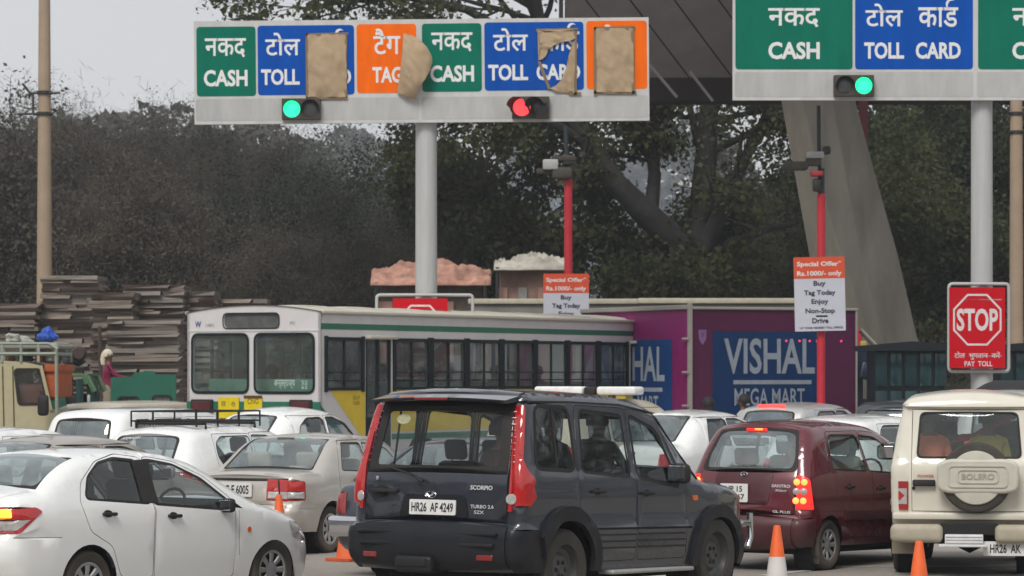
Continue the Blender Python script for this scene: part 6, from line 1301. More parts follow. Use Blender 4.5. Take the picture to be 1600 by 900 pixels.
# ------------------------------------------------------------------ offer boards on red posts
def offer(px0, px1, py0, D, post_px, ptop, label, rot=0.0, cam_side=True, red_top=280):
    k = D/F_PX; w = (px1-px0)*k; h = w*1.46; g = empty('offer_board', (PX(post_px, D), D, 0), 0, label, 'sign', 'special offer boards on red posts'); cx = ((px0+px1)/2-post_px)*k; zt = PZ(py0, D)
    RP = mat('post_red', (.50,.012,.03), .45, var=.08, dirt=DUST, dirt_amt=.1); zr = PZ(red_top, D)
    mb = MB(); mb.tube([(0,0,0),(0,0,zr)], 6.6*k, 14); mb.build('post', RP, g, 60)
    mb = MB(); mb.tube([(0,0,zr),(0,0,zr+.45)], 5.5*k, 10); mb.tube([(0,0,zr+.3),(-3*k,0,zr+.55),(-4*k,0,PZ(ptop, D))], 3.2*k, 8); mb.build('upper_mast', mat('dark_green_mast', (.02,.03,.03), .5), g, 60)
    T = Matrix.Translation((cx, -.16, zt-h/2)) @ Matrix.Rotation(rot, 4, 'Y') @ FRONT
    OR_ = mat('offer_orange', (.62,.07,.02), .5, var=.08); WB = mat('offer_white', (.52,.53,.60), .5, var=.04); IN = mat('offer_ink', (.03,.03,.06), .6); WI = mat('offer_white_ink', (.70,.62,.60), .5)
    mb = MB(); mb.prism([(-w/2,-h/2),(w/2,-h/2),(w/2,h/2),(-w/2,h/2)], -.03, 0, 0, T); bd = mb.build('board', WB, g)
    mb = MB(); mb.add([(-w/2,h/2-h*.29,.003),(w/2,h/2-h*.29,.003),(w/2,h/2,.003),(-w/2,h/2,.003)], [(0,1,2,3)], 0, T); ob = mb.build('orange_header', OR_, bd)
    mb = MB(); add_text(mb, 'Special Offer*', 0, h*.40, w*.88, h*.085, T, .035, 0, .006); add_text(mb, 'Rs.1000/- only', 0, h*.27, w*.88, h*.085, T, .035, 0, .006); mb.build('lettering', WI, ob)
    mb = MB()
    for s_, yy, ww, hh in (('Buy',.135,.24,.085),('Tag Today',.01,.62,.085),('Enjoy',-.11,.34,.085),('Non-Stop',-.235,.58,.085),('Drive',-.36,.32,.07),('* AT YOUR NEAREST TOLL OFFICE',-.455,.88,.028)): add_text(mb, s_, 0, h*yy, w*ww, h*hh, T, .03, 0, .006)
    mb.build('lettering', IN, bd)
    for zz in (h*.3, -h*.3): mb = MB(); mb.box((0,-.08,zt-h/2+zz),(.22,.16,.05),0,.01); mb.build('clamp', M_STEEL, g)
    return g, k
o1, k1 = offer(849, 920, 428, 67.5, 888, 197, 'special offer board partly hidden by the bus roof', 0.0)
o2, k2 = offer(1240, 1319, 402, 56, 1283, 165, 'full special offer board in front of the magenta truck', radians(-1.2), red_top=303)
def cctv(px, py, D, label, body, parts):
    k = D/F_PX; g = empty('lane_camera', (PX(px, D), D-.1, PZ(py, D)), 0, label, 'camera', 'cameras mounted on the red posts')
    for nm, (x0, y0, x1, y1), m, dep, b in parts:
        mb = MB(); mb.box((((x0+x1)/2-px)*k, 0, (py-(y0+y1)/2)*k), ((x1-x0)*k, dep, (y1-y0)*k), 0, b); mb.build(nm, m, g, 40)
cctv(884, 262, 67.5, 'pale box camera with a dark lamp on the left red post', None, [('camera_housing',(848,250,872,266),mat('pale_grey_housing', (.40,.40,.39), .5),.35,.03),('sunshade',(862,245,900,252),M_BLACK,.25,.02),('flood_lamp',(862,262,894,280),M_BLACK,.3,.05),('lamp_arm',(838,264,866,272),M_BLACK,.08,.02),('mount_collar',(880,243,898,258),M_STEEL,.22,.02)])
cctv(1275, 262, 56, 'dark swept camera arm and grey bracket on the right red post', None, [('camera_arm',(1222,253,1262,267),M_BLACK,.25,.06),('camera_neck',(1258,247,1280,260),M_BLACK,.2,.03),('bracket_plate',(1260,238,1286,248),MATS['pale_grey_housing'],.2,.01),('mount_collar',(1266,268,1284,276),MATS['post_red'],.3,.02),('dome',(1284,229,1297,242),M_STEEL,.16,.04),('cable_box',(1269,280,1281,300),M_STEEL,.15,.03)])

# ------------------------------------------------------------------ lamp poles
TAN = mat('tan_concrete_pole', (.36,.27,.19), .8, var=.10, vscale=2, bump=.3)
def lamp_pole(px0, px1, pt0, pt1, D, collars, label, arms):
    k = D/F_PX; cx = (px0+px1)/2; g = empty('lamp_pole', (PX(cx, D), D, 0), 0, label, 'pole', 'tall tan poles beyond the lanes')
    zt = PZ(-260, D); zq = PZ(0, D); rb = (px1-px0)/2*k; rt = (pt1-pt0)/2*k
    mb = MB(); mb.tube([(0,0,0),(0,0,PZ(500,D)),(0,0,zq),(0,0,zt)], [rb*1.05,rb,rt,rt*.8], 12); mb.build('shaft', TAN, g, 50)
    for py in collars:
        r_ = rb*.95; mb = MB(); mb.lathe([(r_,-.04),(r_*1.12,-.03),(r_*1.12,.03),(r_,.04)], 16, 0, Matrix.Translation((0,0,PZ(py,D)))); mb.build('collar', M_STEEL, g, 40)
    for a_ in arms: mb = MB(); mb.tube([((x-cx)*k, -.12, PZ(y, D)) for x, y in a_], .028, 6); mb.build('step_iron', M_STEEL, g, 60)
lamp_pole(57, 82, 60, 78, 72, (145,178), 'tan pole at the left rising behind the beige truck', [[(48,146),(95,146)],[(36,131),(48,146),(54,150)],[(53,146),(53,178)],[(28,179),(84,178)]])
lamp_pole(1577, 1599, 1579, 1597, 68, (178,207), 'tan pole at the right edge beside the STOP sign pole', [[(1555,163),(1577,178)],[(1577,207),(1600,206)]])
from mathutils import noise
# ------------------------------------------------------------------ toll plaza canopy and leaning pylon
def hexa(mb, A, B, mi=0):
    """solid between two quads (4 corners each)"""
    mb.add(list(A)+list(B), [(0,1,2,3),(7,6,5,4)]+[(i,4+i,4+(i+1) % 4,(i+1) % 4) for i in range(4)], mi)
CONC = mat('weathered_concrete', (.135,.125,.108), .9, var=.30, vscale=1.0, stretch=(1.6,1.6,.4), bump=.3, bscale=8); CONL = mat('concrete_lit_face', (.20,.183,.15), .9, var=.26, vscale=1.0, stretch=(1.6,1.6,.4), bump=.3, bscale=8)
CAN = mat('grey_canopy_sheet', (.30,.285,.285), .7, spec=.2, var=.10, vscale=1.5); CAND = mat('dark_canopy_beam', (.02,.012,.014), .6)
def canopy():
    D1, D2 = 76, 62; g = empty('toll_plaza_canopy', (PX(1240, 80), 80, 0), 0, 'huge grey sloping toll plaza canopy behind the overhead signs', 'canopy')
    off = Vector(g.location)
    def pt(u, v):        # u along X, v from the low far edge (0) to the high near edge (1)
        X0, X1 = PX(884, 74), PX(1990, 74); z0, z1 = PZ(123, D1), PZ(123, D1)+11.0
        return Vector((X0+(X1-X0)*u, D1+(D2-D1)*v, z0+(z1-z0)*v))
    n = 16; dx = 1.0/n
    for i in range(-10, n):                         # diagonal sheets, each a strip of the underside
        a0, a1 = i*dx, (i+1)*dx; sh_ = .62
        def cl(u): return min(1, max(0, u))
        P = [(a0+sh_, 0), (a1+sh_, 0), (a1, 1), (a0, 1)]
        if a1+sh_ <= 0.001 or a0 >= 1: continue
        P = [(a0+sh_+.0012, 0), (a1+sh_-.0012, 0), (a1-.0012, 1), (a0+.0012, 1)]
        for lim, sg in ((0, 1), (1, -1)):       # clip the strip to 0 <= u <= 1
            Q = []
            for k_ in range(len(P)):
                p, q = P[k_-1], P[k_]; dp, dq = (p[0]-lim)*sg, (q[0]-lim)*sg
                if (dp >= 0) != (dq >= 0): t = dp/(dp-dq); Q.append((p[0]+(q[0]-p[0])*t, p[1]+(q[1]-p[1])*t))
                if dq >= 0: Q.append(q)
            P = Q
        if len(P) > 2: mb = MB(); mb.add([pt(u, v)-off for u, v in P], [tuple(range(len(P)))]); mb.build('roof_sheet', CAN, g)
    mb = MB(); A = [pt(0,0), pt(1,0), pt(1,1), pt(0,1)]; up = Vector((0,0.06,.10)); hexa(mb, [p-off+up for p in A], [p-off+up+Vector((0,.2,.9)) for p in A]); mb.build('roof_slab', CAND, g)
    mb = MB(); a_, b_ = pt(0,0)-off, pt(1,0)-off; hexa(mb, [a_+Vector((0,-.05,.02)), b_+Vector((0,-.05,.02)), b_+Vector((0,1.2,.1)), a_+Vector((0,1.2,.1))], [a_+Vector((0,.1,-.52)), b_+Vector((0,.1,-.52)), b_+Vector((0,1.2,-.52)), a_+Vector((0,1.2,-.52))]); mb.build('edge_beam', CAND, g)
    mb = MB(); c0 = pt(0,.0)-off; mb.box(c0+Vector((-.08,-.1,1.0)), (.10,.3,3.4), 0); mb.build('end_beam', CAND, g)
    for px0, py0, px1, py1 in ((1014,100,1058,152),(1078,112,1114,158)): mb = MB(); mb.tube([P3(px0,py0,75)-off, P3(px1,py1,75)-off], .035, 5); mb.build('stay_rod', CAN, g)
canopy()
def pylon():
    D = 73; g = empty('concrete_pylon', (PX(1390, D), D, 0), 0, 'leaning tapered concrete pylon carrying the canopy right of the magenta truck', 'pylon'); off = Vector(g.location)
    def sec(py, l, m1, m2, r_): 
        z = PZ(py, D); q = [(PX(l,D), 0), (PX(m1,D), -.55), (PX(m2,D), -.55), (PX(r_,D), 0), (PX(r_,D)-.3, 1.1), (PX(l,D)+.3, 1.1)]
        return [Vector((a, D+b, z))-off for a, b in q]
    rows = [sec(-60,1182,1206,1250,1300), sec(165,1222,1252,1298,1338), sec(300,1247,1282,1322,1375), sec(400,1265,1312,1342,1403), sec(520,1300,1352,1372,1431), sec(724,1350,1412,1425,1486)]
    mb = MB(); 
    for r0, r1 in zip(rows[:-1], rows[1:]):
        for i in range(6):
            mi = 1 if i == 0 else 0  # left face paler: its light is put into the concrete colour
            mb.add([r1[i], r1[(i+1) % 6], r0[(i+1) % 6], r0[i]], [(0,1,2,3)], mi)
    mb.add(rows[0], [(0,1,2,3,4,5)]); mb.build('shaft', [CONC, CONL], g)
    mb = MB(); hexa(mb, [P3(1335,100,74.5)-off, P3(1356,100,74.5)-off, P3(1356,240,74.5)-off, P3(1349,240,74.5)-off], [P3(1335,100,75)-off, P3(1356,100,75)-off, P3(1356,240,75)-off, P3(1349,240,75)-off]); mb.build('red_tie_beam', mat('dark_red_steel', (.13,.012,.018), .6, var=.15), g)
    mb = MB(); mb.tube([P3(1343,513,70)-off, P3(1343,582,70)-off], .055, 8); mb.tube([P3(1343,582,70)-off, P3(1346,722,70)-off], .05, 8); mb.build('red_pipe', MATS['post_red'], g)
    mb = MB(); mb.box(P3(1349,539,69.8)-off, (.14,.14,.18), 0, .03); mb.build('yellow_beacon', mat('dull_yellow', (.38,.30,.06), .6), g, 40)
pylon()
# ------------------------------------------------------------------ toll booths
TEAL = mat('dark_teal_panel', (.010,.045,.055), .45, var=.15, vscale=2); TEALD = mat('near_black_teal', (.006,.014,.018), .5); BGLS = mat('dim_booth_glass', (.02,.06,.07), .12, var=.2)
def booth(px0, px1, D, py_top, py_apex, label):
    k = D/F_PX; g = empty('toll_booth', (PX((px0+px1)/2, D), D, 0), 0, label, 'toll booth', 'dark teal toll booths'); w = (px1-px0)*k; h = PZ(py_top, D); ap = PZ(py_apex, D); off = Vector(g.location)
    mb = MB(); mb.box((0,.9,.15),(w+.3,2.1,.3),0,.03); mb.build('plinth', CONC, g, 40)
    mb = MB(); mb.box((0,.95,h/2+.1),(w-.12,1.7,h-.2),0); mb.build('shell', TEALD, g)
    for i in range(5):
        xx = -w/2+w*(i+.5)/5; m = (TEAL, TEALD, TEAL, BGLS, TEAL)[i]
        mb = MB(); mb.box((xx,.08,1.05),(w/5-.06,.05,1.5),0,.01); mb.build('lower_panel', TEAL if i != 2 else mat('teal_lighter', (.03,.09,.10), .5), g, 40)
        mb = MB(); mb.box((xx,.08,2.25),(w/5-.06,.05,.72),0,.01); mb.build('window_pane', BGLS if i in (1,3,4) else m, g, 40)
    mb = MB(); e = .18; V = [(-w/2-e,-.15,h),(w/2+e,-.15,h),(w/2+e,1.95,h),(-w/2-e,1.95,h),(-w/2-e,-.15,h+.10),(w/2+e,-.15,h+.10),(w/2+e,1.95,h+.10),(-w/2-e,1.95,h+.10),(0,-.15,ap+.02),(0,1.95,ap+.02)]
    mb.add(V, [(3,2,1,0),(0,1,5,8,4),(2,3,7,9,6),(0,4,7,3),(1,2,6,5),(4,8,9,7),(8,5,6,9)]); mb.build('roof', TEALD, g)
    return g
booth(1366, 1482, 60, 548, 535, 'dark teal toll booth with a shallow gabled roof below the pylon')
booth(1562, 1680, 60, 548, 536, 'dark teal toll booth cut off by the right edge of the photo')
# ------------------------------------------------------------------ low buildings and walls
BGW = mat('beige_render', (.33,.27,.18), .9, var=.18, vscale=1.5, bump=.3); DKW = mat('dark_opening', (.02,.022,.025), .5); GRW = mat('grey_render', (.22,.21,.19), .9, var=.2, vscale=1.2)
def rbuild():
    D = 92; g = empty('roadside_building', (PX(1520, D), D, 0), 0, 'low beige building with dark windows behind the STOP sign', 'building'); off = Vector(g.location)
    def slab(x0, y0, x1, y1, d0, dep, m, nm, bev=.02):
        a_, b_ = P3(x0, y1, D)-off, P3(x1, y0, D)-off; mb = MB(); mb.box(((a_.x+b_.x)/2, d0+dep/2, (a_.z+b_.z)/2), (b_.x-a_.x, dep, b_.z-a_.z), 0, bev); return mb.build(nm, m, g, 40)
    slab(1395, 455, 1720, 700, 0, 5, GRW, 'wall'); slab(1475, 432, 1720, 446, -.4, 6, BGW, 'parapet'); slab(1380, 502, 1484, 532, -.6, .8, BGW, 'plaster_band'); slab(1380, 528, 1720, 541, -1.0, 1.2, mat('grey_ledge', (.28,.25,.20), .9), 'ledge')
    for x0, x1 in ((1416,1430),(1433,1450)):
        mb = MB(); a_, b_ = P3(x0,442,D)-off, P3(x1,498,D)-off; mb.add([(a_.x,-.15,a_.z),(b_.x,-.15,a_.z),(b_.x-.08,-.15,b_.z),(a_.x+.12,-.15,b_.z)], [(3,2,1,0)]); mb.build('window', DKW, g)
    mb = MB(); a_ = P3(1414,440,D)-off; mb.box((a_.x+.42,-.25,a_.z+.03),(.9,.5,.06),0,.01); mb.build('awning', M_STEEL, g)
    mb = MB(); mb.tube([P3(1436,497,D)-off+Vector((0,-.6,0)), P3(1476,522,D)-off+Vector((0,-.7,0))], .10, 8); mb.build('pink_pipe', mat('faded_pink', (.30,.14,.11), .8), g, 50)
    for x0, x1 in ((1500,1530),(1560,1600),(1630,1670)): slab(x0, 470, x1, 505, -.04, .06, DKW, 'window')
rbuild()
for px, py, nm, m, lab in ((1454,531,'flower_pot',mat('red_petals', (.5,.02,.03), .7),'red flowers on the ledge left of the STOP board'),(1436,528,'flower_pot',mat('dark_leaf_pot', (.03,.04,.02), .8),'dark potted plant on the ledge above the toll booth')):
    g = empty(nm, P3(px, py+5, 91.0), 0, lab, 'flower pot'); mb = MB(); mb.lathe([(0,-.02),(.10,-.02),(.14,.14),(.12,.14)], 12); mb.build('pot', M_STEEL, g)
    mb = MB()
    for _ in range(40): p = Vector((R.gauss(0,.12),R.gauss(0,.1),.22+R.gauss(0,.07))); mb.box(p, (.07,.05,.05), 0, 0, rz=R.random()*3, rx=R.random()*3)
    o = mb.build('blossom', m, g); o['kind'] = 'stuff'
def wallrun(px0, px1, py, D, th, label, m, dy=0, z0=0, cop=None):
    a_, b_ = P3(px0, py, D), P3(px1, py, D); g = empty('boundary_wall', (a_.x, D, 0), 0, label, 'wall'); L = b_.x-a_.x; n = max(1, int(L/2.4))
    for i in range(n): mb = MB(); mb.box((L*(i+.5)/n, 0, (a_.z-.12)/2), (L/n-.02, th, a_.z-.12), 0, .01); mb.build('wall_panel', m, g)
    mb = MB(); mb.box((L/2, 0, a_.z-.06), (L+.1, th+.16, .12), 0, .02); mb.build('coping', cop or BGW, g, 40)
CREAM = mat('cream_coping', (.50,.46,.36), .85, var=.15)
wallrun(735, 1005, 467, 74, .25, 'low wall with cream coping between the huts and the bus roof', GRW, cop=CREAM); wallrun(1000, 1262, 466, 71.5, .25, 'cream-topped wall behind the magenta truck', GRW, cop=CREAM)
# ------------------------------------------------------------------ stacks of flat stone slabs
STM = [mat('grey_slab', (.200,.178,.155), .9, var=.2, vscale=3, bump=.5, bscale=12, rand=.18), mat('brown_slab', (.205,.170,.138), .9, var=.22, vscale=3, bump=.5, bscale=12, rand=.25), mat('pink_slab', (.195,.152,.135), .9, var=.2, vscale=3, bump=.5, bscale=12, rand=.2)]
def slab_mesh(seed, m):
    rr = random.Random(seed); mb = MB(); mb.box((0,0,0), (1,1,1), 0, .0); V = [v+Vector((rr.uniform(-.04,.04), rr.uniform(-.05,.05), rr.uniform(-.10,.10))) for v in mb.v]
    o = mesh_obj('slab', V, mb.f, m); me = o.data; bpy.data.objects.remove(o); return me
SLM = [slab_mesh(i, STM[i % 3]) for i in range(9)]
WN = ['leftmost stack of flat stones behind the beige truck', 'tall stack of flat stones right of the tan pole', 'stack of flat stones above the person in maroon', 'stack of flat stones with a light top course left of the bus', 'stack of flat stones touching the rear corner of the bus', 'lower front stack of stones behind the green tailboard', 'stack of flat stones half hidden by the bus roof']
for i, (x0, x1, yt, D) in enumerate(((-40,64,474,67),(70,162,434,67.5),(148,214,456,66.3),(198,290,443,67.2),(272,340,457,67.8),(170,285,500,65),(330,420,470,69))):
    w = (x1-x0)*D/F_PX; top = PZ(yt, D); g = empty('stone_stack', (PX((x0+x1)/2, D), D, 0), 0, WN[i], 'stone stack', 'stacks of flat building stone'); z = 0.0
    while z < top-.05:
        h = R.uniform(.05,.095); nn = 1 if R.random() < .4 else 2; xs = [-w/2, w/2] if nn == 1 else [-w/2, w*R.uniform(-.3,.3), w/2]
        if z < 1.6: h = .33
        for a_, b_ in zip(xs[:-1], xs[1:]):
            o = bpy.data.objects.new('slab', R.choice(SLM)); link(o, g); o.location = ((a_+b_)/2+R.uniform(-.03,.03), R.uniform(-.10,.10), z+h/2); o.scale = ((b_-a_)*R.uniform(.94,1.05), 1.2*R.uniform(.97,1.03), h*.97); o.rotation_euler = (0, R.uniform(-.006,.006), R.uniform(-.02,.02))
        z += h
# ------------------------------------------------------------------ huts with tarpaulin roofs
def hut(px0, px1, py_e, py_r, D, tarp, wall, label, peak=.5, skew=0):
    k = D/F_PX; w = (px1-px0)*k; ze, zr = PZ(py_e, D), PZ(py_r, D); g = empty('tarpaulin_hut', (PX((px0+px1)/2, D), D, 0), 0, label, 'hut', 'roadside huts beyond the bus')
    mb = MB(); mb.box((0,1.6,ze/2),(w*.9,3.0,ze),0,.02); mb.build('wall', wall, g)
    for i in range(4): mb = MB(); mb.box((-w*.4+w*.27*i,.06,ze*.72),(w*.12,.08,ze*.35),0,.01); mb.build('cloth_curtain', (mat('faded_cloth_pink', (.36,.20,.16), .9), mat('faded_cloth_grey', (.26,.25,.23), .9))[i % 2], g)
    rr = random.Random(int(px0)); nx, ny = 44, 16; V = []; Fc = []; ph = [rr.uniform(0,6) for _ in range(5)]
    for i in range(nx+1):
        u = i/nx; rz = ze+(zr-ze)*max(0, 1-abs((u-peak)/(.5 if u < peak else (1-peak+.0))*.5*2*.5))*(1.0)
        for j in range(ny+1):
            v = j/ny; prof_ = min(1, v*2.2)
            V.append((-w/2*1.06+w*1.06*u, -.35+v*2.2, ze-.06+(rz-ze)*prof_**.7+.20*(noise.noise(Vector((u*5+ph[0],v*4,0)))*.9+.7*abs(noise.noise(Vector((u*11,v*7+ph[1],3))))+.45*abs(noise.noise(Vector((u*25,v*15,ph[2]))))-.2)*min(1, v*5)*1.2))
    for i in range(nx):
        for j in range(ny): a_ = i*(ny+1)+j; Fc.append((a_, a_+ny+1, a_+ny+2, a_+1))
    mb = MB(); mb.add(V, Fc); o = mb.build('tarpaulin_roof', tarp, g, 180); sm = o.modifiers.new('t','SOLIDIFY'); sm.thickness = .03
    for xx in (-w*.48, w*.48): mb = MB(); mb.tube([(xx,-.25,0),(xx,-.25,ze)], .05, 6); mb.build('corner_post', M_STEEL, g)
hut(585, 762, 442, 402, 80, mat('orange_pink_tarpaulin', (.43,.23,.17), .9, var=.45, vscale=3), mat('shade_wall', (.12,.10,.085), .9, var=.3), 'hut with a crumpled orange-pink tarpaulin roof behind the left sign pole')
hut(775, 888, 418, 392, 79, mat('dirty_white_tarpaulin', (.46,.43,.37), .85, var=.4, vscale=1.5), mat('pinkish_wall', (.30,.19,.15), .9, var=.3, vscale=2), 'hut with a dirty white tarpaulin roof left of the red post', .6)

# ------------------------------------------------------------------ vehicles at the far left
def beige_truck():
    D = 52; k = D/F_PX; g = empty('light_truck', (PX(40, D), D, 0), 0, 'beige light truck with a loaded roof carrier at the left edge', 'truck'); off = Vector(g.location)
    BT = mat('beige_truck_paint', (.44,.39,.24), .5, coat=.3, var=.08, dirt=DUST, dirt_amt=.2, dirt_z=2)
    Q = lambda x, y, dy=0: Vector(((x-40)*k, dy, PZ(y, D)))
    out = [(-120,572),(-120,700),(96,700),(92,655),(80,640),(66,572),(40,566),(0,563)]; out = [((x-40)*k, PZ(y, D)) for x, y in out]
    win = rpoly([((x-40)*k, PZ(y, D)) for x, y in [(24,578),(62,578),(72,630),(30,631)]], .05)
    win2 = rpoly([((x-40)*k, PZ(y, D)) for x, y in [(-110,578),(-5,578),(-5,631),(-110,631)]], .05)
    for dy, t in ((0,.05),(1.9,-.05)): holed('side_panel', out[::-1], [win, win2], lambda a_, b_, dy=dy: (a_, dy, b_), BT, g, (0,t,0))
    for w_ in (win, win2): mb = MB(); n = len(w_); o1 = grow(w_, .03); mb.add([(a_,-.012,b_) for a_, b_ in o1]+[(a_,-.012,b_) for a_, b_ in grow(w_,-.01)], [(i,(i+1)%n,n+(i+1)%n,n+i) for i in range(n)]); fr = mb.build('window_frame', M_BLACK, g); mb = MB(); mb.add([(a_,.03,b_) for a_, b_ in w_], [tuple(range(n))]); mb.build('window_glass', M_GLM, fr)
    for x0 in (3, 19):
        mb = MB(); mb.add([Q(x0,572,-.008), Q(x0+2,572,-.008), Q(x0+5,700,-.008), Q(x0+3,700,-.008)], [(0,1,2,3)]); mb.build('door_seam', mat('olive_seam', (.08,.07,.03), .8), g)
    V = []
    prof_ = [(-120,572),(0,563),(40,566),(66,572),(80,640),(92,655),(96,700)]
    for x, y in prof_: V += [Q(x,y,0), Q(x,y,1.9)]
    mb = MB(); mb.add(V, [(2*i,2*i+2,2*i+3,2*i+1) for i in (0,1,2,4,5)]); mb.build('roof_skin', BT, g)
    mb = MB(); mb.add(V[6:10], [(0,2,3,1)]); mb.build('windscreen', M_GLM, g)
    mb = MB(); mb.tube([Q(64,571,-.02), Q(80,641,-.02)], .03, 6); mb.build('pillar', BT, g); mb = MB(); mb.box(Q(-10,690,.95), (3.2,1.7,.5), 0); mb.build('chassis', M_STEEL, g)
    mb = MB(); mb.tube([Q(64,612,-.05), Q(72,618,-.3), Q(75,640,-.3)], .02, 6); mb.box(Q(72,633,-.32), (.18,.12,.34), 0, .05); mb.build('side_mirror', M_BLACK, g, 50)
    mb = MB(); mb.box(Q(45,628,.9), (.5,1.5,.6), 0, .05); mb.build('seat', mat('red_brown_seat', (.16,.05,.03), .8), g, 50)
    for x in (-80, 60):
        for dy in (.1, 1.8): T = Matrix.Translation(Vector(((x-40)*k, dy, .38))) @ ROT_R; mb = MB(); mb.lathe([(0,-.09),(.2,-.09),(.36,-.1),(.38,0),(.36,.1),(.2,.09),(0,.09)], 20, 0, T); mb.build('wheel', M_RUB, g, 40)
    # roof carrier
    CR = mat('pale_green_carrier', (.27,.31,.25), .6, var=.15)
    mb = MB()
    for dy in (0, 1.7):
        mb.tube([Q(-110,553,dy), Q(88,553,dy)], .035, 6); mb.tube([Q(-110,537,dy), Q(76,537,dy), Q(90,546,dy)], .03, 6)
        for x in (-100,-60,-20,3,33,60,88): mb.tube([Q(x,566,dy), Q(x,537 if x < 80 else 546,dy)], .028, 6)
    for y in (553, 537): mb.tube([Q(88,y+4 if y < 550 else y,0), Q(88,y+4 if y < 550 else y,1.7)], .03, 6)
    mb.tube([Q(88,548,0),Q(89,660,0)], .03, 6)
    mb.build('roof_carrier', CR, g, 60)
    mb = MB(); mb.box(Q(35,540,.85), (1.1,1.5,.10), 0, .02); mb.build('carrier_sheet', mat('pale_tarp', (.36,.37,.32), .8, bump=.6), g, 40)
    mb = MB(); mb.box(Q(80,597,.9), (.22,1.6,.50), 0, .02); mb.box(Q(81,575,.9),(.26,1.7,.12),0,.01); mb.build('orange_board', mat('rust_orange', (.42,.09,.02), .7, var=.2), g, 40)
    return g, Q
bt, QB = beige_truck(); lo = Vector(bt.location)
def lump(name, c, d, m, label, cat, seed=1, n=2, parent=None, amp=.12):
    bm = bmesh.new(); bmesh.ops.create_icosphere(bm, subdivisions=n+1, radius=.5); rr = random.Random(seed); ph = [rr.uniform(0,6) for _ in range(6)]
    for v in bm.verts:
        p = v.co; f = 1+amp*(sin(p.x*9+ph[0])+sin(p.y*11+ph[1])+sin(p.z*10+ph[2]))+amp*.6*sin(p.x*23+p.z*19+ph[3]); q = p*f; v.co = Vector((q.x*d[0], q.y*d[1], max(q.z, -.36)*d[2]))
    me = bpy.data.meshes.new(name); bm.to_mesh(me); bm.free(); me.materials.append(m); me.shade_smooth(); me.set_sharp_from_angle(angle=radians(40)); o = link(bpy.data.objects.new(name, me), parent); o.location = c
    return tag(o, label, cat)
lump('bundle', lo+QB(67,525,.6), (.34,.5,.26), mat('blue_plastic_sheet', (.012,.07,.42), .4, bump=.5), 'crumpled blue plastic bundle on the carrier of the beige truck', 'bundle', 3)
lump('bundle', lo+QB(24,533,.8), (.34,.5,.16), MATS['pale_tarp'], 'pale folded sheet on the carrier of the beige truck', 'bundle', 4)
lump('bundle', lo+QB(14,528,.4), (.22,.4,.16), MATS['pale_tarp'], 'small grey roll at the left end of the carrier of the beige truck', 'bundle', 5)
for i, (x, m) in enumerate(((10,'faded_cloth_pink'),(24,'faded_cloth_grey'),(38,'dark_shirt'),(57,'rust_orange'),(74,'pale_tarp'))): lump('sack', lo+QB(x,560,.4), (.16,.4,.13), MATS[m], ('pinkish sack','grey sack','dark sack','rust red sack','pale sack')[i]+' between the carrier rails of the beige truck', 'sack', 10+i)
def green_tractor():
    D = 57; k = D/F_PX; g = empty('tractor', (PX(118, D), D, 0), 0, 'green open-cab tractor with a loaded canopy behind the beige truck', 'tractor'); Q = lambda x, y, dy=0: Vector(((x-118)*k, dy, PZ(y, D)))
    GT = mat('tractor_green', (.06,.15,.07), .5, var=.15, dirt=DUST, dirt_amt=.3, dirt_z=2); GD = mat('tractor_dark_green', (.01,.05,.045), .5)
    mb = MB(); mb.box(Q(112,586,.7), (.58,1.4,.05), 0, .01); mb.build('canopy', GT, g, 40)
    for dy in (0, 1.4):
        for a_, b_ in (((93,577),(93,660)),((132,587),(136,600)),((136,588),(148,612))): mb = MB(); mb.tube([Q(*a_,dy), Q(*b_,dy)], .055, 6); mb.build('canopy_post', GT, g)
        mb = MB(); mb.tube([Q(124,592,dy), Q(126,640,dy)], .07, 6); mb.build('canopy_post', GD, g)
    mb = MB(); mb.prism(rpoly([((x-118)*k, PZ(y,D)) for x, y in [(131,592),(141,588),(150,612),(151,660),(138,660),(137,618)]], .05), -.2, .2, 0, Matrix(((1,0,0,0),(0,0,1,.3),(0,1,0,0),(0,0,0,1)))); mb.build('bonnet', GD, g, 40)
    mb = MB(); mb.box(Q(139,625,-.02),(.06,.08,.2),0,.03); mb.build('headlamp', M_CLR, g, 40)
    mb = MB(); mb.box(Q(110,628,.5),(.5,.6,.3),0,.08); mb.build('seat', M_BLACK, g, 50)
    mb = MB(); mb.prism([((x-118)*k, PZ(y,D)) for x, y in [(80,614),(91,598),(93,640),(82,634)]], -.03, .03, 0, Matrix(((1,0,0,0),(0,0,1,-.1),(0,1,0,0),(0,0,0,1)))); mb.build('wing_window', mat('aqua_glass', (.20,.40,.36), .2), g)
    for x, r_ in ((106,.62),(146,.40)):
        for dy in (0,1.4): mb = MB(); mb.lathe([(0,-.1),(r_*.55,-.1),(r_*.95,-.13),(r_,0),(r_*.95,.13),(r_*.55,.1),(0,.1)], 24, 0, Matrix.Translation(Vector(((x-118)*k,dy,r_))) @ ROT_R); mb.build('wheel', M_RUB, g, 40)
    mb = MB(); mb.box(Q(124,690,.7),(.6,.5,.5),0,.05); mb.build('engine_block', GD, g, 40)
    return Vector(g.location), Q
lt, QT = green_tractor()
lump('bundle', lt+QT(108,560,.5), (.40,.8,.34), mat('black_sacking', (.022,.022,.03), .8), 'black bundle on top of the green tractor canopy', 'bundle', 7)
lump('bundle', lt+QT(104,574,.5), (.40,.8,.14), MATS['pale_tarp'], 'flat pale sack under the black bundle on the tractor canopy', 'bundle', 8)
g = empty('water_can', lt+QT(121,552,.25), 0, 'round dark can hung at the front of the tractor canopy', 'can'); mb = MB(); mb.lathe([(0,-.12),(.11,-.12),(.13,-.08),(.13,.08),(.10,.13),(0,.13)], 18, 0, ROT_R); mb.build('can_body', mat('dark_brown_can', (.05,.03,.025), .6), g, 50)
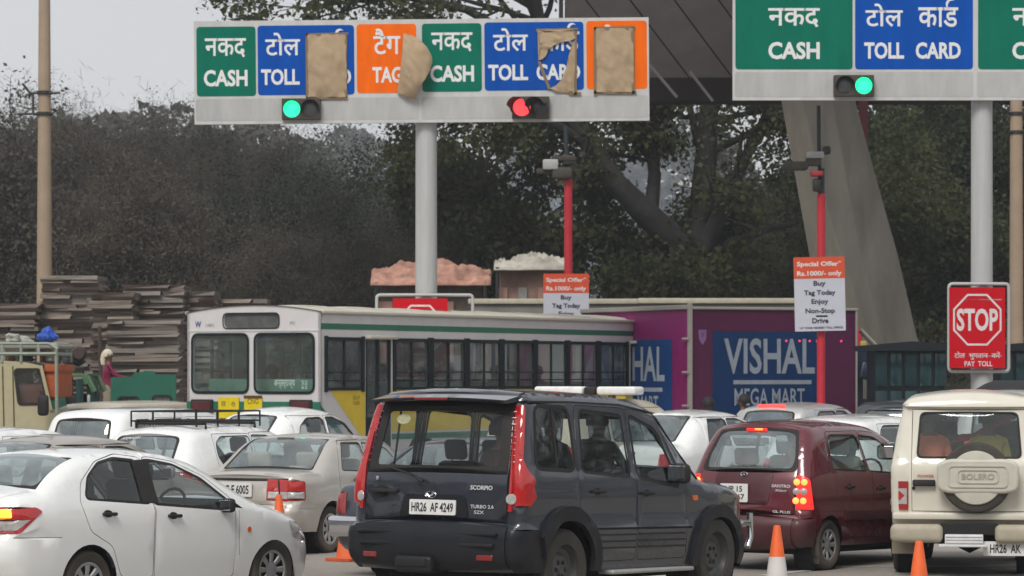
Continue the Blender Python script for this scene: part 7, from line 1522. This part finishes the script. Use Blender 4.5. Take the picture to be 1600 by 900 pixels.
def green_goods():
    D = 59; k = D/F_PX; g = empty('goods_truck', (PX(224, D), D, 0), 0, 'teal green goods truck tailboard with two square openings left of the bus', 'truck'); GG = mat('tailboard_green', (.0,.12,.075), .55, var=.12, vscale=2, dirt=DUST, dirt_amt=.12, dirt_z=2)
    S2 = lambda pts: [((x-224)*k, PZ(y, D)) for x, y in pts]
    out = S2([(173,590),(206,588),(210,582),(222,582),(226,579),(240,580),(243,585),(275,585),(275,700),(173,700)])[::-1]
    h1, h2 = rpoly(S2([(186,622),(215,622),(215,665),(186,665)]), .04), rpoly(S2([(240,620),(266,620),(266,665),(240,665)]), .04)
    holed('tailboard', out, [h1, h2], lambda a_, b_: (a_, 0, b_), GG, g, (0,.08,0))
    for h_ in (h1, h2): mb = MB(); n = len(h_); mb.add([(a_,-.012,b_) for a_, b_ in grow(h_,.035)]+[(a_,-.012,b_) for a_, b_ in h_], [(i,(i+1)%n,n+(i+1)%n,n+i) for i in range(n)]); fr = mb.build('opening_frame', TEALD, g); mb = MB(); mb.add([(a_,.05,b_) for a_, b_ in h_], [tuple(range(n))]); mb.build('pane', glass('dusty_cab_glass', (.5,.5,.5), .05, .35, (.30,.30,.29)), fr)
    for x in (-.55, .58): mb = MB(); mb.box((x,1.4,1.1),(.06,2.7,.6),0); mb.build('side_board', GG, g)
    mb = MB(); mb.box((0,1.4,.85),(1.15,2.8,.1),0); mb.build('load_bed', GG, g); mb = MB(); mb.box((0,1.4,.6),(.8,2.8,.3),0); mb.build('chassis', M_STEEL, g)
    for x in (-.45,.45):
        for y in (.5,2.4): mb = MB(); mb.lathe([(0,-.08),(.2,-.08),(.34,-.09),(.36,0),(.34,.09),(.2,.08),(0,.08)], 20, 0, Matrix.Translation((x,y,.36)) @ ROT_R); mb.build('wheel', M_RUB, g, 40)
green_goods()
# plank platform the person stands on, wooden stake
g = empty('handcart', (PX(160, 61), 61, 0), 0, 'low wooden handcart under the person in maroon', 'cart')
for i in range(5): mb = MB(); mb.box((0,-.5+.25*i,.84),(.9,.23,.06),0,.01); mb.build('plank', mat('old_wood', (.16,.11,.07), .9, var=.2, stretch=(1,12,12)), g)
for x in (-.35,.35): mb = MB(); mb.lathe([(0,-.04),(.36,-.04),(.40,-.03),(.40,.03),(.36,.04),(0,.04)], 20, 0, Matrix.Translation((x,-.5,.40)) @ ROT_R); mb.build('wheel', M_RUB, g, 40)
mb = MB(); mb.box((0,.1,.78),(.8,1.3,.08),0); mb.build('axle_frame', MATS['old_wood'], g)
MAROON = cloth('maroon_pullover', (.20,.012,.055))
person((PX(168, 61), 61, .87), .15, 'stand', MAROON, mat('khaki_trousers', (.26,.22,.16), .9), 'person in a maroon pullover and cream headscarf beside the green tailboard', cover=cloth('cream_scarf', (.62,.56,.44)), arm='reach')
mb = MB(); mb.tube([(0,0,0),(.02,0,1.5),(-.01,0,PZ(510,63))], .038, 7); o = mb.build('wooden_stake', mat('dark_stake_wood', (.06,.04,.03), .9), None, 60); o.location = (PX(156.5,63),63,0); tag(o, 'upright wooden stake behind the person in maroon', 'stake')

# ------------------------------------------------------------------ trees
BARK = mat('grey_brown_bark', (.075,.062,.052), .95, var=.3, vscale=4, bump=.6, bscale=20); BARKD = mat('dark_bark', (.027,.024,.023), .95, var=.45, vscale=3, bump=1.0, bscale=9)
def leaf_mat(name, c1, c2, trans=.25, scale=.9):
    m = bpy.data.materials.new(name); m.use_nodes = True; nt = m.node_tree; nt.nodes.clear(); MATS[name] = m
    tc = nd(nt, 'ShaderNodeTexCoord'); n1 = nd(nt, 'ShaderNodeTexNoise', i_Scale=scale, i_Detail=5.0, i_Roughness=.75); nt.links.new(tc.outputs['Object'], n1.inputs['Vector'])
    oi = nd(nt, 'ShaderNodeObjectInfo'); ma = nd(nt, 'ShaderNodeMath', operation='MULTIPLY_ADD', i_1=.35); nt.links.new(oi.outputs['Random'], ma.inputs[0]); nt.links.new(n1.outputs['Fac'], ma.inputs[2])
    cr = nd(nt, 'ShaderNodeValToRGB'); cr.color_ramp.elements[0].position = .45; cr.color_ramp.elements[1].position = .88; cr.color_ramp.elements[0].color = (*c1, 1); cr.color_ramp.elements[1].color = (*c2, 1); nt.links.new(ma.outputs[0], cr.inputs[0])
    d = nd(nt, 'ShaderNodeBsdfDiffuse'); t = nd(nt, 'ShaderNodeBsdfTranslucent'); mx = nd(nt, 'ShaderNodeMixShader', i_0=trans); o = nd(nt, 'ShaderNodeOutputMaterial')
    nt.links.new(cr.outputs[0], d.inputs[0]); nt.links.new(cr.outputs[0], t.inputs[0]); nt.links.new(d.outputs[0], mx.inputs[1]); nt.links.new(t.outputs[0], mx.inputs[2]); nt.links.new(mx.outputs[0], o.inputs[0]); return m
LF_DRY = leaf_mat('dry_grey_green_foliage', (.062,.058,.052), (.145,.128,.100)); LF_GRN = leaf_mat('dark_green_foliage', (.028,.038,.022), (.088,.094,.046)); LF_DUL = leaf_mat('dull_olive_foliage', (.042,.048,.040), (.090,.098,.068)); LF_FAR = leaf_mat('hazed_wood_foliage', (.105,.106,.098), (.170,.165,.145), .2, .25)  # last one has haze mixed into its leaf colour
def quads(pts, size, rs, asp=1.6, up=0.0):
    """numpy cloud of randomly turned leaf quads"""
    n = len(pts); a_ = rs.normal(size=(n,3)); a_ /= np.linalg.norm(a_, axis=1)[:, None]; b_ = rs.normal(size=(n,3)); b_ -= (a_*b_).sum(1)[:, None]*a_; b_ /= np.linalg.norm(b_, axis=1)[:, None]
    s_ = size*rs.uniform(.55,1.35,(n,1)); A = a_*s_*asp; B = b_*s_*.5
    return np.stack([pts-A*.5, pts+B, pts+A*.5, pts-B], 1).reshape(-1, 3)
def np_mesh(name, V, m):
    n = len(V)//4; me = bpy.data.meshes.new(name); me.vertices.add(len(V)); me.vertices.foreach_set('co', V.astype(np.float32).ravel()); me.loops.add(4*n); me.loops.foreach_set('vertex_index', np.arange(4*n, dtype=np.int32)); me.polygons.add(n); me.polygons.foreach_set('loop_start', np.arange(0, 4*n, 4, dtype=np.int32)); me.materials.append(m); me.update(); me.validate(); return me
def skeleton(seed, limbs, depth=3, kids=(3,5), spread=.75, lenf=.62, wob=.25, grav=.05):
    rr = random.Random(seed); segs = []; tips = []
    def branch(p, d, L, r_, lv):
        n = 4; pts = [p]; q = p; dd = d
        for i in range(n):
            dd = (dd+Vector((rr.gauss(0,wob),rr.gauss(0,wob),rr.gauss(0,wob)+grav))*.45).normalized(); q = q+dd*(L/n); pts.append(q)
        segs.append((pts, [r_*(1-.16*i) for i in range(n+1)], lv))
        if lv == 0: tips.extend(pts[1:]); return
        if lv == 1: tips.extend(pts[2:])
        for _ in range(rr.randint(*kids)):
            t = rr.uniform(.3,1.0); i = min(n-1, int(t*n)); b0 = pts[i].lerp(pts[i+1], t*n-i)
            nd_ = (dd+Vector((rr.gauss(0,1),rr.gauss(0,1),rr.gauss(0,.8)))*spread).normalized(); branch(b0, nd_, L*lenf*rr.uniform(.75,1.2), r_*.5, lv-1)
    for pts, r0, r1, nk in limbs:
        pts = [Vector(p) for p in pts]; n = len(pts); segs.append((pts, [r0+(r1-r0)*i/(n-1) for i in range(n)], 9)); tot = sum((pts[i+1]-pts[i]).length for i in range(n-1))
        for _ in range(nk):
            t = rr.uniform(.35,1.0)*(n-1); i = min(n-2, int(t)); b0 = pts[i].lerp(pts[i+1], t-i); d = (pts[i+1]-pts[i]).normalized()
            nd_ = (d*.6+Vector((rr.gauss(0,1),rr.gauss(0,1),rr.gauss(.15,.7)))).normalized(); branch(b0, nd_, max(1.2, tot*.42)*rr.uniform(.7,1.15), max(.03, (r0+(r1-r0)*t/(n-1))*.45), depth)
    return segs, tips
def wood_mesh(name, segs, m, minr=.008):
    mb = MB()
    for pts, rad, lv in segs: mb.tube(pts, [max(minr, r_*R.uniform(.9,1.1)) for r_ in rad], 8 if lv == 9 else (5 if lv >= 2 else 3), 0, False)
    o = mb.build(name, m, None, 180); me = o.data; bpy.data.objects.remove(o); return me
def tree_kind(seed, limbs, lm, bark, per=26, size=.07, scat=.22, depth=3, twig=0.0, **k):
    segs, tips = skeleton(seed, limbs, depth, **k); rs = np.random.RandomState(seed); T = np.array([tuple(t) for t in tips]); P = np.repeat(T, per, 0); P = P+rs.normal(size=P.shape)*scat
    V = quads(P, size, rs)
    if twig:
        P2 = np.repeat(T, int(max(1, per*twig)), 0); P2 = P2+rs.normal(size=P2.shape)*scat*1.3; V = np.concatenate([V, quads(P2, .42, rs, 1.0)*1.0]) if False else V
        n = len(P2); a_ = rs.normal(size=(n,3))+np.array([0,0,.5]); a_ /= np.linalg.norm(a_, axis=1)[:, None]; b_ = np.cross(a_, rs.normal(size=(n,3))); b_ /= np.linalg.norm(b_, axis=1)[:, None]; A = a_*rs.uniform(.15,.4,(n,1)); B = b_*.008
        V = np.concatenate([V, np.stack([P2-A, P2+B, P2+A, P2-B], 1).reshape(-1,3)])
    print('TREE', seed, len(tips), len(V)//4, np.percentile(V[:,2], 99.7))
    return wood_mesh('trunk', segs, bark), np_mesh('crown', V, lm), float(np.percentile(V[:,2], 99.7))
def put_tree(kind, loc, label, rz=0.0, sc=1.0, sz=None, group='trees beyond the toll plaza', name='tree'):
    g = empty(name, loc, rz, label, 'tree', group); g.scale = (sc, sc, sz or sc)
    for nm, me in zip(('trunk','crown'), kind[:2]): link(bpy.data.objects.new(nm, me), g)
    return g
def scrub_limbs(seed, H):
    rr = random.Random(seed); out = []
    for i in range(4):
        a_ = rr.uniform(0, 6.28); lean = rr.uniform(.15,.5); pts = [(0,0,0)]
        for j in range(1, 5): t = j/4; pts.append((cos(a_)*lean*H*.55*t**1.3+rr.gauss(0,.12), sin(a_)*lean*H*.55*t**1.3+rr.gauss(0,.12), H*.72*t))
        out.append((pts, H*.017, H*.006, 9))
    return out
K_DRY = [tree_kind(s, scrub_limbs(s, 10.5), LF_DRY, BARKD, per=20, size=.05, scat=.36, depth=2, twig=1.0, kids=(4,5)) for s in (11, 12, 13)]
K_DUL = [tree_kind(s, scrub_limbs(s, 10), LF_DUL, BARKD, per=13, size=.085, scat=.32, depth=2, twig=.3, kids=(4,5)) for s in (21, 22)]
K_GRN = [tree_kind(s, scrub_limbs(s, 10), LF_GRN, BARKD, per=20, size=.11, scat=.30, depth=2, twig=.1, kids=(4,5)) for s in (31, 32)]
K_BARE = [tree_kind(s, [(p, r0*1.15, r1, n_) for p, r0, r1, n_ in scrub_limbs(s, 9)], LF_DRY, mat('near_black_bark', (.016,.015,.016), .95, var=.3), per=3, size=.06, scat=.25, depth=3, twig=1.2, kids=(3,4)) for s in (41, 42)]
# (photo column, distance, photo row of the top, kind list, label)
TL = [(-60,108,262,K_DRY,'dry scrub tree at the far left edge'),(30,112,222,K_DRY,'dry scrub tree behind the left tan pole'),(125,104,172,K_DRY,'tall dry scrub tree just right of the tan pole'),(215,110,168,K_DRY,'dry scrub tree above the tall stone stack'),(300,106,196,K_DRY,'dry scrub tree whose top meets the left end of the overhead sign'),(385,112,190,K_DRY,'dry scrub tree under the left green panel'),
 (-10,96,280,K_DRY,'low dark scrub tree behind the beige truck'),(95,98,290,K_DRY,'bushy scrub tree behind the tan pole base'),(260,97,300,K_DRY,'bushy scrub tree behind the stone stacks'),(420,100,255,K_DUL,'olive scrub tree above the rear of the bus'),(500,96,235,K_DUL,'leafy olive tree above the first bus windows'),(575,104,200,K_DUL,'olive tree just left of the sign pole'),(455,112,175,K_DUL,'grey-green tree behind the blue panel'),
 (278,90,255,K_BARE,'bare dark branching tree above the gap in the stone stacks'),(528,89,300,K_BARE,'bare dark branching tree just left of the orange-roofed hut'),(446,91,330,K_BARE,'small bare tree over the back of the bus roof'),(742,92,330,K_BARE,'bare tree between the sign pole and the white-roofed hut'),(120,92,300,K_BARE,'bare dark tree just right of the tan pole foot'),(712,93,262,K_GRN,'green tree immediately right of the left sign pole'),(1180,96,250,K_DRY,'dark tree behind the left flank of the pylon'),(1250,100,200,K_DUL,'tree hidden behind the concrete pylon'),
 (1410,92,210,K_GRN,'dark green tree right of the pylon'),(1480,100,120,K_GRN,'tall green tree between the pylon and the right sign pole'),(1560,95,170,K_GRN,'green tree behind the right sign pole'),(1640,98,150,K_GRN,'green tree at the right edge of the photo'),(1350,104,130,K_GRN,'green tree just behind the pylon shoulder')]
for i, (px, D, py, kd, lab) in enumerate(TL):
    Hh = PZ(py, D); kk = kd[i % len(kd)]; top = kk[2]; put_tree(kk, (PX(px, D), D, -.05), lab, i*2.3, Hh/top*R.uniform(.98,1.03), Hh/top)
# the big leafy tree in the middle, with its leaning limb
D = 84; Z = lambda px, py, dy=0: (PX(px, D), dy, PZ(py, D))
X0 = PX(1092, D)
def L_(pts): return [(PX(a_, D)-X0, b_, PZ(c_, D)) for a_, c_, b_ in pts]
limbs = [(L_([(1092,724,0),(1090,600,0),(1086,480,0),(1088,420,0)]), .62, .45, 0),
 (L_([(1088,430,0),(1060,380,-.3),(1010,335,-.6),(960,285,-.8),(915,220,-1.0),(880,165,-1.2),(850,90,-1.2),(835,0,-1.2),(815,-60,-1)]), .42, .14, 16),
 (L_([(1088,420,0),(1096,330,.2),(1104,240,.2),(1108,160,.3),(1100,60,.4),(1090,-40,.4)]), .40, .13, 15),
 (L_([(1092,400,0),(1130,320,-.3),(1160,250,-.6),(1190,190,-.8),(1225,110,-.9)]), .26, .09, 10),
 (L_([(1085,440,0),(1110,400,.6),(1150,372,1.0),(1210,350,1.2),(1245,345,1.3)]), .20, .06, 9),
 (L_([(1015,340,-.6),(1022,270,-.4),(1012,215,-.3),(990,180,-.2)]), .20, .08, 8),
 (L_([(915,225,-1.0),(870,200,-1.4),(820,180,-1.5),(760,180,-1.4),(705,200,-1.4)]), .15, .05, 11),
 (L_([(862,120,-1.2),(800,60,-1.3),(730,20,-1.2),(640,0,-1.0),(560,5,-1.0),(500,12,-.9)]), .15, .04, 11),
 (L_([(1080,470,.0),(1040,430,.4),(990,410,.6),(940,415,.8)]), .16, .05, 9),
 (L_([(1095,450,.0),(1060,455,-.8),(1030,440,-1.2)]), .12, .05, 8)]
hk = tree_kind(77, limbs, LF_GRN, BARKD, per=7, size=.11, scat=.22, depth=2, twig=.25, kids=(3,4), spread=.8, lenf=.6)
put_tree(hk, (X0, D, -.05), 'big dark tree with a thick limb leaning left in the middle of the photo')
D = 86; X0 = PX(770, D)
limbs = [(L_([(770,715,0),(768,500,0),(750,430,.2),(735,360,.3),(742,300,.3)]), .16, .06, 9),(L_([(768,500,0),(790,420,-.2),(815,360,-.2),(870,330,-.3)]), .12, .04, 9),(L_([(735,370,.3),(700,320,.3),(690,260,.2)]), .08, .03, 8)]
put_tree(tree_kind(78, limbs, LF_GRN, BARKD, per=12, size=.12, scat=.28, depth=2, kids=(3,4)), (X0, D, -.05), 'slender dark tree with drooping green leaves between the two huts')
D = 90; X0 = PX(10, D)
limbs = [(L_([(15,715,0),(0,560,0),(20,455,0),(60,410,.2),(110,370,.2)]), .30, .14, 6),(L_([(20,455,0),(-40,420,.2),(-80,360,.2)]), .2, .08, 6)]
put_tree(tree_kind(79, limbs, LF_DRY, BARKD, per=18, size=.09, scat=.35, depth=2, kids=(4,5)), (X0, D, -.05), 'dark trunk leaning right at the far left behind the stone stacks')
# added wood ring, out of frame: darkens the reflections in glossy paint and glass
rs = np.random.RandomState(9); n3 = 150000; az = rs.uniform(radians(24), radians(336), n3); rd = np.interp(np.degrees(az), [24,60,120,240,300,336], [120,80,58,58,80,120])+rs.uniform(0,14,n3)
t3 = 13.5+2*np.sin(az*37)+1.5*np.sin(az*91+1)+np.sin(az*143); o = link(bpy.data.objects.new('surrounding_wood', np_mesh('surrounding_wood', quads(np.stack([rd*np.sin(az), rd*np.cos(az)+10, t3*(1-rs.uniform(0,1,n3)**1.4)], 1), .42, rs), LF_DUL))); o['kind'] = 'stuff'
# distant wood and undergrowth, countless
rs = np.random.RandomState(5); n = 110000
X = rs.uniform(-60, 60, n); Yd = rs.uniform(128, 150, n); pxs = 800+X*F_PX/Yd
topy = np.interp(pxs, [-400,0,60,150,330,450,600,640,700,780,900,1000,1100,1240,1300,1400,1600,2200], [260,245,215,190,195,210,235,300,400,410,400,400,390,340,230,180,190,200])+22*np.sin(X*1.3)+14*np.sin(X*3.1+1)
topz = CAMH-(topy-HZ)*Yd/F_PX; Zz = topz*(1-rs.uniform(0,1,n)**1.6)
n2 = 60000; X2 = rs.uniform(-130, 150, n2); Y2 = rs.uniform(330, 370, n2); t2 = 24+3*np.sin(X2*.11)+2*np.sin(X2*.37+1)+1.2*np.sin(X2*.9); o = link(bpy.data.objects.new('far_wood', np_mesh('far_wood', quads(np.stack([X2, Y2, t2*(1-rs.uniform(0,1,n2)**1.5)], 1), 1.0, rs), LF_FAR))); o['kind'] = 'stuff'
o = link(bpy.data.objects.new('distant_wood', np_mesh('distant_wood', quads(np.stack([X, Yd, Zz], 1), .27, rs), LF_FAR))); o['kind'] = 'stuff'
n = 46000; X = rs.uniform(-26, 34, n); Yd = rs.uniform(93, 104, n); hz_ = 1.1+1.0*np.sin(X*.9)**2+.8*np.sin(X*2.7+1)**2
o = link(bpy.data.objects.new('undergrowth', np_mesh('undergrowth', quads(np.stack([X, Yd, hz_*rs.uniform(0,1,n)], 1), .16, rs), LF_DUL))); o['kind'] = 'stuff'
# thin smoke drifting between the big tree and the huts
sm_m = bpy.data.materials.new('thin_blue_smoke'); sm_m.use_nodes = True; nt = sm_m.node_tree; nt.nodes.clear(); pv = nt.nodes.new('ShaderNodeVolumePrincipled'); pv.inputs['Color'].default_value = (.80,.90,1,1); pv.inputs['Density'].default_value = .022; oo = nt.nodes.new('ShaderNodeOutputMaterial'); nt.links.new(pv.outputs[0], oo.inputs['Volume'])
for px, py, D, rx, rz, nm in ((800,330,112,8.5,5.0,'smoke'),(880,385,104,3.6,2.2,'smoke')):
    bm = bmesh.new(); bmesh.ops.create_icosphere(bm, subdivisions=3, radius=1)
    for v in bm.verts: v.co *= 1+.25*noise.noise(v.co*1.7+Vector((px,0,0))); v.co = Vector((v.co.x*rx, v.co.y*6, v.co.z*rz))
    me = bpy.data.meshes.new('smoke'); bm.to_mesh(me); bm.free(); me.materials.append(sm_m); o = link(bpy.data.objects.new('smoke', me)); o.location = P3(px, py, D); o['kind'] = 'stuff'
# haze
hz_m = bpy.data.materials.new('haze_air'); hz_m.use_nodes = True; nt = hz_m.node_tree; nt.nodes.clear(); pv = nt.nodes.new('ShaderNodeVolumePrincipled'); pv.inputs['Color'].default_value = (.84,.91,1,1); pv.inputs['Density'].default_value = .0005; pv.inputs['Anisotropy'].default_value = .3; oo = nt.nodes.new('ShaderNodeOutputMaterial'); nt.links.new(pv.outputs[0], oo.inputs['Volume'])
HAZE = True
if HAZE:
    mb = MB(); mb.box((0, 600, 13), (1900, 1900, 28)); o = mb.build('haze', hz_m); o['kind'] = 'stuff'
